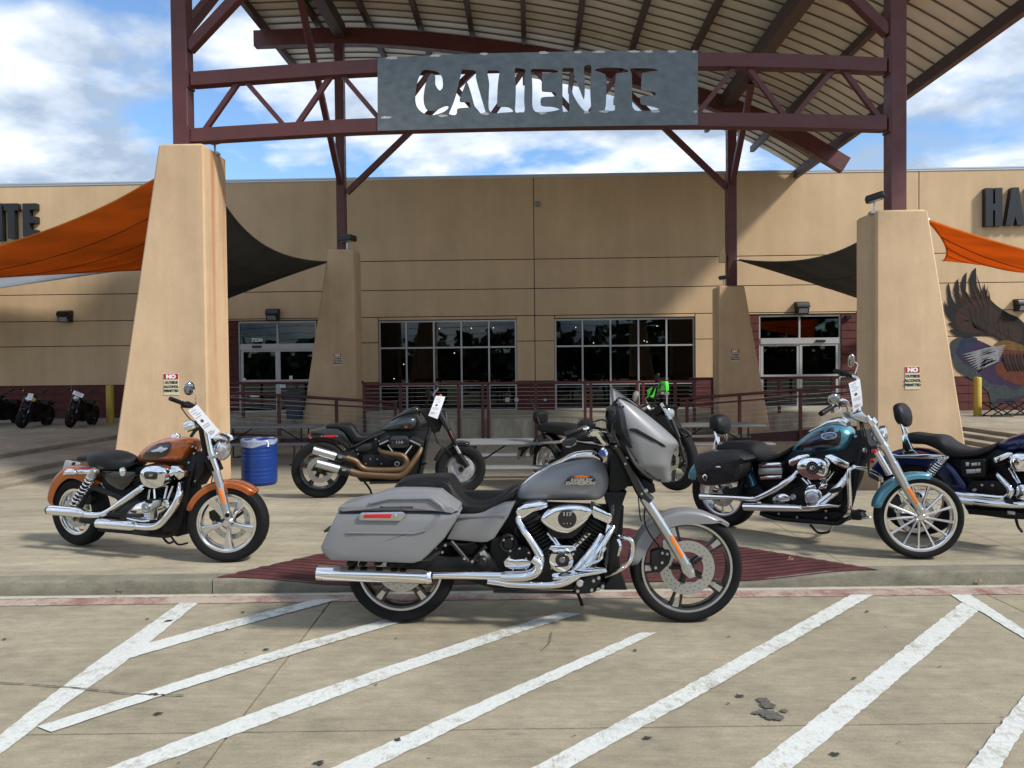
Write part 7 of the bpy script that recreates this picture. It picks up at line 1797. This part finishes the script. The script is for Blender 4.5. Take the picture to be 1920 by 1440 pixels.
b.tube('brake_lever', [(1110, 1110, .36), (1140, 1108, .42), (1178, 1102, .46)], 8, M_chrome, 10, 0); b.tube('brake_lever', [(1060, 1070, .3), (1110, 1062, .38), (1150, 1068, .4)], 6, M_satin, 8)
b.tube('foot_peg', [(930, 945, .2), (990, 925, .32)], 14, M_satin, 12, 0)
b.tube('side_stand', [(800, 1150, -.05), (850, 1200, -.08), (905, 1200, -.1), (920, 1192, -.1)], 8, M_dark); b.tube('side_stand', [(945, 1150, -.1), (925, 1192, -.12)], 9, M_castal, 8, 0)
b.plate('steering_head', [(1080, 560), (1130, 560), (1180, 660), (1165, 740), (1090, 760), (1075, 650)], .07, .14, M_satin, .012); b.disc('neck_badge', 1147, 683, .075, [(0, .01), (10, .01), (16, .006), (17, -.01)], M_brush)
b.bolts([(1085, 597), (605, 1082), (900, 1065), (720, 1105), (900, 1108)], .12, .012)
p_ = ground(*ze(1478, 1362)); b.frame(p_, -6)
cF = b.G(1478, 1098, 0); rf = 262 * b.sc(cF)
wheel(b, cF, rf, .056, 213 * b.sc(cF), ('thin', 13, R(12)), M_polish, .040, disc=(.135, .10, -.045, 10), lip=M_chrome)
fender(b, cF, rf * 1.075, .066, 76, 168, .045, M_teal)
for sd in (1, -1):
    w = .105 * sd
    b.tube('fork_tube', [(1150, 470, w), (1185, 520, w), (1262, 655, w), (1325, 775, w)], [20, 22, 23, 24], M_brush, 16, 0)
    b.tube('fork_leg', [(1318, 762, w), (1345, 815, w), (1420, 950, w), (1498, 1068, w)], [29, 30, 24, 20], M_brush, 18, 0)
    b.tube('fork_clamp', [(1172, 490, w), (1196, 520, w)], 33, M_chrome, 18, 0); b.tube('fork_clamp', [(1246, 642, w), (1268, 668, w)], 31, M_brush, 18, 0)
    b.tube('dust_cover', [(1215, 690, -.03 * sd - .05), (1300, 835, -.03 * sd - .05)], 20, M_chrome, 14, 0) if sd > 0 else None
b.disc('axle', 1497, 1060, .12, [(0, .012), (9, .012), (12, .004), (26, .002), (34, -.02)], M_brush)
b.plate('fork_reflector', [(1408, 930), (1414, 920), (1432, 922), (1482, 1010), (1480, 1022), (1466, 1022)], .140, .010, M_orange, .003)
b.plate('fender_bracket', [(1330, 860), (1360, 850), (1385, 905), (1350, 905)], .068, .012, M_teal, .003); b.plate('brake_caliper', [(1300, 985), (1360, 960), (1380, 1020), (1330, 1060), (1300, 1040)], -.03, .05, M_dark, .01)
headlamp(b, (1252, 590), -.02, .075, Vector((.85, -.5, -.05)))
b.tube('headlight_mount', [(1180, 560, 0), (1230, 560, 0)], 12, M_satin)
b.tube('turn_signal', [(1190, 690, .15), (1215, 688, .17)], 12, M_redr, 12, 0)
b.plate('top_clamp', [(1060, 460), (1120, 440), (1200, 500), (1180, 525), (1080, 490)], .12, .22, M_brush, .01)
b.tube('riser', [(1105, 445, .04), (1145, 500, .04)], 20, M_brush, 14, 0)
# bars: near side swept down and back, far side up
b.tube('handlebar', [(1110, 460, .02), (1075, 480, .10), (1045, 440, .16), (1030, 385, .22), (1000, 370, .28), (965, 382, .33), (930, 405, .38)], 12, M_chrome, 12)
b.tube('grip', [(955, 400, .34), (868, 455, .46)], [15, 17], M_satin, 14, 0); b.plate('switch_housing', [(915, 375), (950, 365), (1000, 375), (1000, 405), (960, 415), (925, 402)], .36, .06, M_satin, .012)
b.tube('control_lever', [(980, 400, .3), (990, 430, .33), (960, 440, .36)], 5, M_chrome, 8)
b.tube('handlebar', [(1110, 440, -.05), (1100, 330, -.16), (1098, 240, -.24), (1060, 212, -.30)], 11, M_chrome, 12)
b.tube('grip', [(1045, 207, -.32), (955, 186, -.44)], [14, 16], M_satin, 14, 0); b.plate('switch_housing', [(985, 185), (1040, 190), (1095, 215), (1080, 235), (1000, 215)], -.28, .06, M_satin, .012)
b.tube('control_lever', [(1040, 215, -.3), (990, 225, -.3), (985, 240, -.3)], 4, M_chrome, 8)
mirror(b, (1058, 120), -.24, .026, .055, [b.G(1080, 130, -.25), b.G(1098, 150, -.25), b.G(1082, 205, -.26)])
mirror(b, (948, 362), .38, .042, .040, [b.G(960, 380, .38), b.G(975, 400, .36), b.G(985, 385, .33)], M_chrome)
for k in range(3): b.tube('cables', [(1000 + 20 * k, 225, -.25), (1050 + 10 * k, 330, -.15), (1100, 440, -.02), (1120 + 12 * k, 560, .03), (1150 + 10 * k, 700, .08 - .03 * k), (1170, 850, .1)], 3.5, M_satin)
b.tube('instrument', [(1060, 470, .03), (1090, 450, .03)], 26, M_chrome, 18, 0)
hang_tag(b, [(1042, 264), (1112, 236), (1128, 404), (1070, 441)], .16, 'white price tag hanging from the teal cruiser handlebar', logo=True)

# ---------------------------------------------------------------- deep blue cruiser cut by the right picture edge
def zg(x, y): return (1580 + x / 4.5, 700 + y / 4.5)
M_navy = paint('navy_paint', (.006, .012, .085))
rc = ground(1722, 1003); hd = R(-47); fc_ = rc + Vector((math.cos(hd), math.sin(hd), 0)) * 1.64
b = Bike('motorcycle', 'deep blue cruiser with a backrest and black battery box, rightmost bike', 'motorcycle', rc, fc_, zg, zs=4.5)
cR = b.G(640, 1046, 0); ro = 312 * b.sc(cR)
wheel(b, cR, ro, .075, ro * .68, ('wire', 24, 0), M_chrome, .05, disc=None, lip=M_chrome)
fender(b, cR, ro * 1.36, .10, 8, 160, .14, M_navy)
b.plate('chassis', [(850, 720), (1300, 640), (1700, 560), (1900, 560), (1850, 1100), (1600, 1200), (1200, 1200), (1040, 1150), (960, 1000)], .05, .10, M_satin, .01)
b.plate('fender_strut', [(395, 672), (470, 690), (700, 680), (870, 690), (905, 715), (880, 730), (700, 720), (480, 714), (400, 700)], .13, .03, M_chrome, .008); b.disc('shock_bolt', 875, 704, .135, [(0, .016), (10, .016), (20, .008), (22, -.01)], M_chrome)
b.plate('side_reflector', [(636, 670), (656, 660), (684, 666), (684, 680), (640, 682)], .12, .02, M_redr, .003)
b.tube('shock_absorber', [(850, 720, .15), (700, 900, .15)], 15, M_satin, 12, 0); spring(b, (835, 738), (705, 885), .15, .034, .0055, 9, M_chrome); b.tube('shock_cap', [(862, 712, .15), (825, 758, .15)], 27, M_brush, 14, 0)
b.tube('turn_signal', [(890, 850, .13), (915, 920, .13), (925, 945, .13)], [10, 14, 6], M_satin)
b.tube('tail_signal', [(232, 740, .16), (262, 730, .15)], 22, M_redr, 12, 0)
b.tube('backrest_frame', [(445, 295, .08), (470, 370, .085), (498, 440, .09), (515, 520, .09)], 9, M_chrome, 10); b.tube('backrest_frame', [(530, 460, .02), (550, 500, .02)], 10, M_chrome, 10, 0)
b.plate('backrest_bracket', [(498, 530), (515, 512), (540, 512), (556, 560), (590, 640), (640, 678), (505, 690), (502, 600)], .135, .02, M_chrome, .006); b.plate('bracket_gap', [(520, 600), (545, 598), (565, 655), (524, 660)], .137, .004, M_satin, .001)
b.loft('backrest_pad', [(440, 280, 470, 330, .06), (462, 256, 486, 420, .11), (500, 250, 520, 440, .12), (540, 290, 545, 452, .11), (570, 360, 562, 440, .06)], M_seat, pw=2.8)
st = [(548, 508, 556, 560, .09), (620, 494, 620, 592, .13), (740, 510, 735, 600, .14), (860, 522, 850, 650, .16), (940, 578, 930, 700, .17), (1040, 622, 1040, 712, .17), (1160, 630, 1160, 708, .15), (1250, 605, 1250, 672, .11), (1318, 578, 1316, 630, .06)]
b.loft('seat', st, M_seat, pw=3)
st = [(1300, 610, 1304, 640, .03), (1360, 565, 1360, 655, .08), (1450, 525, 1450, 660, .12), (1560, 492, 1560, 660, .145), (1680, 478, 1680, 655, .145), (1780, 500, 1770, 630, .11), (1830, 540, 1825, 570, .05)]
b.loft('tank', st, M_navy, pw=2.3, n=32)
bb = b.plate('battery_box', [(1000, 735), (1190, 722), (1206, 740), (1204, 860), (1190, 876), (1010, 872), (1000, 860)], .18, .10, M_satin, .008)
b.plate('box_lid', [(1004, 738), (1192, 730), (1194, 800), (1004, 804)], .186, .01, M_satin, .003, parent=bb)
for P in ([(1036, 750), (1068, 752), (1066, 782), (1040, 784)], [(1084, 758), (1132, 752), (1134, 778), (1088, 784)], [(1142, 752), (1160, 752), (1160, 776), (1142, 778)], [(1042, 812), (1120, 808), (1122, 842), (1044, 846)], [(1126, 806), (1164, 804), (1164, 836), (1126, 840)]): b.plate('box_label', P, .1885, .002, M_brush, .0005, parent=bb)
b.plate('rocker_box', [(1262, 735), (1270, 712), (1390, 664), (1432, 668), (1440, 688), (1360, 730), (1290, 762)], .14, .12, M_chrome, .012)
vtwin(b, (1440, 970), (1340, 760), (1520, 970), (1640, 760), .088, .05); b.plate('rocker_box', [(1560, 700), (1600, 680), (1720, 740), (1710, 780), (1600, 730)], .14, .12, M_chrome, .012)
b.plate('air_cleaner', [(1392, 750), (1402, 705), (1440, 678), (1500, 670), (1570, 680), (1610, 720), (1615, 770), (1590, 815), (1530, 835), (1460, 830), (1410, 800)], .22, .07, M_chrome, .024, sm=2)
b.plate('crankcase', [(1080, 900), (1300, 900), (1500, 900), (1620, 960), (1600, 1060), (1100, 1060), (1040, 980)], .12, .22, M_satin, .02)
b.disc('cam_cover', 1530, 1010, .15, [(0, .014), (40, .012), (70, .006), (80, -.02)], M_chrome)
b.bolts([(1178, 942), (1265, 945), (1120, 980), (1108, 985)], .125, .012); b.tube('pushrod_tube', [(1480, 930, .14), (1400, 800, .13)], 10, M_chrome, 10, 0); b.tube('pushrod_tube', [(1500, 925, .14), (1440, 820, .13)], 8, M_chrome, 10, 0)
b.tube('header_pipe', [(1290, 830, .12), (1312, 862, .17), (1370, 925, .2), (1412, 980, .21), (1400, 1030, .21), (1340, 1050, .21), (1200, 1040, .21), (930, 1012, .22)], [17, 21, 23, 25, 26, 26, 24, 22], M_chrome, 16)
b.tube('header_pipe', [(1700, 900, .15), (1660, 1000, .19), (1580, 1090, .2), (1530, 1110, .2), (1300, 1100, .21), (1000, 1068, .23)], [22, 24, 26, 27, 28, 27], M_chrome, 18)
b.tube('muffler', [(1100, 1040, .22), (820, 1000, .24)], 24, M_chrome, 18, 0); b.tube('muffler', [(1100, 1085, .23), (860, 1052, .25)], 28, M_chrome, 18, 0)
b.plate('skid_plate', [(1040, 1140), (1600, 1180), (1620, 1240), (1400, 1230), (1180, 1200), (1060, 1190)], .09, .18, M_satin, .01); b.plate('kick_plate', [(1386, 1158), (1455, 1168), (1455, 1196), (1390, 1190)], .1, .01, M_castal, .003)
b.tube('foot_peg', [(1370, 1050, .2), (1420, 1080, .3)], 22, M_satin, 12, 0)
b.tube('side_stand', [(1460, 1220, -.02), (1480, 1290, -.05), (1512, 1335, -.1)], 12, M_dark, 8); b.plate('steering_head', [(1780, 500), (1880, 480), (1950, 700), (1880, 760)], .06, .12, M_satin, .01)
cf = fc_ + EZ * .315; wheel(b, cf, .315, .055, .25, ('wire', 24, 0), M_chrome, .04, disc=None, lip=M_chrome); fender(b, cf, .345, .066, 20, 160, .05, M_navy)
tp = cf - b.F * .34 + EZ * .62
for sd in (1, -1):
    q = MB(); q.tube([cf + b.Rr * .1 * sd, tp + b.Rr * .1 * sd], [.024, .02], 14, 0); b.part('fork_leg', q, M_brush)
    q = MB(); q.tube([tp, tp + b.Rr * .15 * sd + EZ * .12 - b.F * .05, tp + b.Rr * .3 * sd + EZ * .15 - b.F * .18, tp + b.Rr * .42 * sd + EZ * .13 - b.F * .3], .012, 10, 5); b.part('handlebar', q, M_chrome)
q = MB(); q.lathe([(0, -.07), (.05, -.06), (.075, 0), (.07, .02), (0, .035)], tp + b.F * .12 - EZ * .08, b.F, 24); b.part('headlight', q, M_chrome)

# ---------------------------------------------------------------- black cruiser behind the silver bike
def zh(x, y): return (940 + x / 4.8, 680 + y / 4.8)
b = Bike('motorcycle', 'black cruiser with a backrest and bright green hand guards behind the silver bike', 'motorcycle', ground(*zh(430, 1139)), ground(1278, 922), zh, zs=4.8)
cR = b.G(432, 915, 0); ro = 226 * b.sc(cR)
wheel(b, cR, ro, .080, 158 * b.sc(cR), ('star', 6, 0), M_castal, .05, disc=(.135, .08, .05, 16), lip=M_chrome)
fender(b, cR, ro * 1.26, .10, 30, 168, lambda a: .11 + .04 * math.sin(R(a)), M_black)
b.plate('chassis', [(560, 700), (900, 760), (1400, 560), (1460, 700), (1300, 1100), (1100, 1120), (640, 1080), (500, 900)], .05, .10, M_satin, .01)
b.plate('swingarm', [(430, 880), (620, 820), (700, 900), (640, 980), (430, 950)], .08, .16, M_satin, .01)
b.plate('fender_strut', [(240, 722), (300, 716), (520, 700), (580, 680), (580, 712), (520, 726), (300, 740)], .11, .02, M_chrome, .005)
b.tube('turn_signal', [(196, 724, .15), (238, 724, .14)], 13, M_chrome, 12, 0); b.tube('signal_stem', [(235, 722, .13), (300, 716, .12)], 9, M_satin, 10, 0); b.bolts([(324, 703), (320, 720)], .125, .012)
b.plate('licence_bracket', [(150, 762), (210, 752), (250, 756), (190, 810), (152, 868), (130, 862), (148, 800)], .03, .03, M_satin, .004); b.plate('licence_plate', [(154, 790), (160, 792), (138, 864), (132, 862)], .08, .16, M_alu, .002)
b.tube('backrest_frame', [(250, 332, .07), (270, 345, .08), (300, 420, .09), (340, 540, .10), (385, 682, .11)], [9, 10, 10, 10, 14], M_satin, 10)
b.loft('backrest_pad', [(318, 440, 325, 520, .07), (340, 428, 345, 552, .12), (365, 432, 365, 552, .12), (382, 460, 378, 530, .07)], M_seat, pw=2.8)
b.loft('seat', [(362, 575, 368, 610, .08), (385, 540, 390, 622, .13), (440, 533, 440, 630, .145), (560, 538, 555, 652, .15), (640, 550, 630, 668, .155), (700, 585, 690, 690, .16), (780, 640, 780, 710, .15), (860, 650, 860, 705, .08)], M_seat, pw=3)
b.loft('tank', [(820, 690, 824, 710, .03), (880, 650, 880, 730, .09), (980, 600, 980, 740, .14), (1100, 580, 1100, 740, .145), (1200, 600, 1200, 700, .09), (1240, 620, 1238, 660, .04)], M_black, pw=2.3)
vtwin(b, (900, 960), (820, 790), (980, 960), (1080, 790), .085, .05); b.plate('crankcase', [(760, 940), (900, 900), (1060, 920), (1100, 1000), (1000, 1080), (780, 1060)], .12, .22, M_satin, .02)
b.disc('air_cleaner', 950, 840, .13, [(0, .08), (60, .08), (78, .06), (80, 0)], M_chrome)
b.tube('header_pipe', [(800, 860, .12), (860, 960, .18), (800, 1030, .2), (500, 1010, .22)], 20, M_chrome, 14); b.tube('muffler', [(560, 1012, .22), (300, 990, .25)], 26, M_chrome, 18, 0)
b.tube('frame_downtube', [(1340, 640, .04), (1240, 900, .07), (1160, 1090, .08)], 15, M_satin)
cF = b.G(1560, 955, 0); cF.z = b.fc.z + ro * .97; wheel(b, cF, ro * .97, .06, ro * .7, ('star', 6, 0), M_black, .045, disc=(.13, .08, .05, 16)); fender(b, cF, ro * 1.06, .07, 50, 150, .05, M_black)
for sd in (1, -1):
    b.tube('fork_tube', [(1440, 372, .1 * sd), (1545, 540, .1 * sd)], [17, 16], M_brush, 14, 0); b.tube('fork_boot', [(1530, 515, .1 * sd), (1600, 680, .1 * sd)], [22, 20], M_satin, 14, 0); b.tube('fork_leg', [(1590, 660, .1 * sd), (1650, 880, .1 * sd), (1600, 945, .1 * sd)], 15, M_satin, 14, 0)
    b.tube('handlebar', [(1400, 400, .05 * sd), (1340, 370, .14 * sd), (1290, 380, .25 * sd), (1240, 388, .34 * sd)], 8, M_dark, 10)
headlamp(b, (1512, 458), 0, .075, b.F, M_chrome)
b.plate('top_clamp', [(1340, 430), (1420, 380), (1470, 400), (1430, 450), (1380, 480)], .12, .24, M_satin, .01)
b.plate('steering_head', [(1270, 430), (1400, 420), (1480, 500), (1560, 640), (1500, 700), (1400, 620), (1290, 520)], .09, .18, M_satin, .012)
M_lime = mat('lime_green', (.05, .62, .02), .4, coat=.3)
for P, w in (([(1308, 245), (1345, 222), (1362, 228), (1355, 262), (1345, 312), (1318, 312)], .22), ([(1412, 195), (1438, 170), (1474, 168), (1482, 215), (1480, 252), (1436, 250), (1402, 262)], -.2)): b.plate('hand_guard', P, w, .05, M_lime, .008)
b.tube('grip', [(1330, 330, .2), (1380, 210, .22)], 13, M_satin, 12, 0); b.tube('handlebar', [(1400, 400, 0), (1380, 340, .1), (1400, 290, .1), (1425, 240, -.05), (1440, 190, -.12)], 8, M_dark, 10); b.tube('handlebar', [(1360, 420, .05), (1300, 340, .15), (1330, 290, .2)], 6, M_chrome, 10)
b.tube('cables', [(1400, 250, 0), (1440, 190, 0), (1478, 250, 0), (1430, 330, 0)], 3.5, M_satin, 6)
b.plate('signal', [(1420, 275), (1440, 262), (1488, 268), (1480, 292), (1440, 290)], -.1, .05, M_brush, .01)
b.plate('mirror', [(1180, 330), (1186, 275), (1205, 256), (1222, 270), (1222, 320), (1200, 350)], .25, .02, M_castal, .006, sm=2); b.plate('mirror', [(1376, 160), (1382, 115), (1402, 94), (1414, 110), (1408, 150), (1390, 176)], -.22, .02, M_satin, .006, sm=2)
b.tube('mirror_stem', [(1240, 385, .3), (1205, 350, .26)], 4, M_chrome, 8, 0); b.tube('mirror_stem', [(1398, 165, -.2), (1420, 150, -.18), (1425, 240, -.1)], 4, M_satin, 8, 4)
b.tube('instrument', [(1280, 425, .02), (1330, 400, .02)], 20, M_brush, 14, 0)

# ---------------------------------------------------------------- three black bikes on the left terrace
k_ = .0064 / 4.571 * .93
wbm = (1478 - 280) * k_
sb = CBike('motorcycle', 'black motorcycle beside the yellow bollard on the left terrace', 'motorcycle', k_, (280 + 1478) / 2, 1050, wbm, 'black bikes lined up on the left terrace')
fat(sb, False, M_black, M_dark)
def place(o, fpx, fpy, heading, lean=6):
    f = atZ(fpx, fpy, zt); a = R(heading); c = f - Vector((math.cos(a), math.sin(a), 0)) * (wbm / 2)
    o.location = (c.x, c.y, zt); o.rotation_euler = (R(lean), 0, a); return c
bikes = [(sb.t.o, 131, 803, -72), ]
o2 = copy_tree(sb.t.o); o2['label'] = 'black motorcycle with a yellow headlight cover in the middle of the terrace row'
o3 = copy_tree(sb.t.o); o3['label'] = 'black motorcycle cut off by the left picture edge on the terrace'
place(sb.t.o, 131, 803, -80, -8); place(o2, 40, 804, -80, -8); place(o3, -22, 800, -82, -8)
def flat_tag(px, py, w, h, rot, z, label, Y):
    p = atY(px, py, Y); a = R(rot); u = Vector((math.cos(a), .1, math.sin(a))).normalized(); n = Vector((.1, -1, .25)).normalized(); u = (u - n * u.dot(n)).normalized(); v = n.cross(u)
    t = Thing('price_tag', label, 'tag', p, 'white hanging price tags on the bikes'); q = MB(); q.obox(p, u, v, n, w / 2, h / 2, .001); t.part('card', q, M_paper)
    q = MB()
    for k in range(4): q.obox(p + v * (h * (.3 - .17 * k)) + n * .0015, u, v, n, w * (.32 - .05 * (k % 2)), h * .02, .0005)
    t.part('print', q, M_ink, kind='stuff')
fy = atZ(131, 803, zt).y
flat_tag(146.5, 739, .33, .12, -24, 0, 'white price tag lying across the bars of the terrace bike nearest the bollard', fy + .1)
flat_tag(56.5, 744, .15, .20, -8, 0, 'white price tag on the middle terrace bike above its yellow lamp', fy + .1)
p = atY(63.3, 749.5, fy + .05); q = MB(); q.lathe([(0, .03), (.05, .02), (.06, 0), (.055, -.04)], p, Vector((.25, -1, 0)), 20); single('headlight_cover', q, M_yellow, p, 'round yellow cover over the headlight of the middle terrace bike', 'cover')

# ================================================================ WHAT THE GLASS MIRRORS: trees and poles across the road
M_tree = mat('far_foliage', (.035, .055, .022), .9, var=.4, scale=.4)
r_ = random.Random(11); m = MB()
for k in range(150):
    x = -150 + 300 * k / 150 + r_.uniform(-1, 1); y = -78 + r_.uniform(-8, 8); h = r_.uniform(5, 9.5) + 2.5 * math.sin(x * .05)
    for j in range(26):
        c = Vector((x + r_.gauss(0, 2), y + r_.gauss(0, 1.5), h * r_.uniform(.15, 1))); s_ = r_.uniform(.7, 1.7)
        a = Vector((r_.uniform(-1, 1), r_.uniform(-1, 1), r_.uniform(-1, 1))).normalized(); e = a.orthogonal().normalized(); f = a.cross(e)
        m.add([c + e * s_, c + f * s_, c - e * s_, c - f * s_ * .7], [(0, 1, 2, 3)])
m.box(-170, 170, -84, -80, 0, 4.0)
for x, lb in ((5.5, 'utility pole mirrored in the second bay of the right window'), (9.2, 'utility pole mirrored beside the right window middle'), (-16, 'utility pole across the road to the left'), (34, 'utility pole across the road far to the right'), (-42, 'utility pole across the road farthest to the left')):
    q = MB(); q.tube([(x, -30, -.4), (x, -30, 11)], [.16, .11], 10, 0); q.box(x - 1.2, x + 1.2, -30.06, -29.94, 9.6, 9.75); single('utility_pole', q, M_dark, (x, -30, -.4), lb, 'pole', 'utility poles across the road')
for z_, yy, lb in ((5.0, -30.2, 'lowest overhead wire across the road'), (5.7, -29.9, 'second lowest overhead wire across the road'), (6.5, -30.1, 'middle overhead wire of five across the road'), (7.4, -29.8, 'second highest overhead wire across the road'), (9.8, -30, 'highest overhead wire at the pole crossarms')):
    pts = []
    for k in range(61):
        x = -75 + 150 * k / 60; u = ((x + 75) % 25) / 25; pts.append((x, yy, z_ - .5 * 4 * u * (1 - u)))
    q = MB(); q.tube(pts, .035, 4, 0); single('overhead_wire', q, M_satin, pts[0], lb, 'wire', 'overhead wires along the road')
o = m.obj('treeline', M_tree, None, Vector(), smooth=False); o['kind'] = 'stuff'
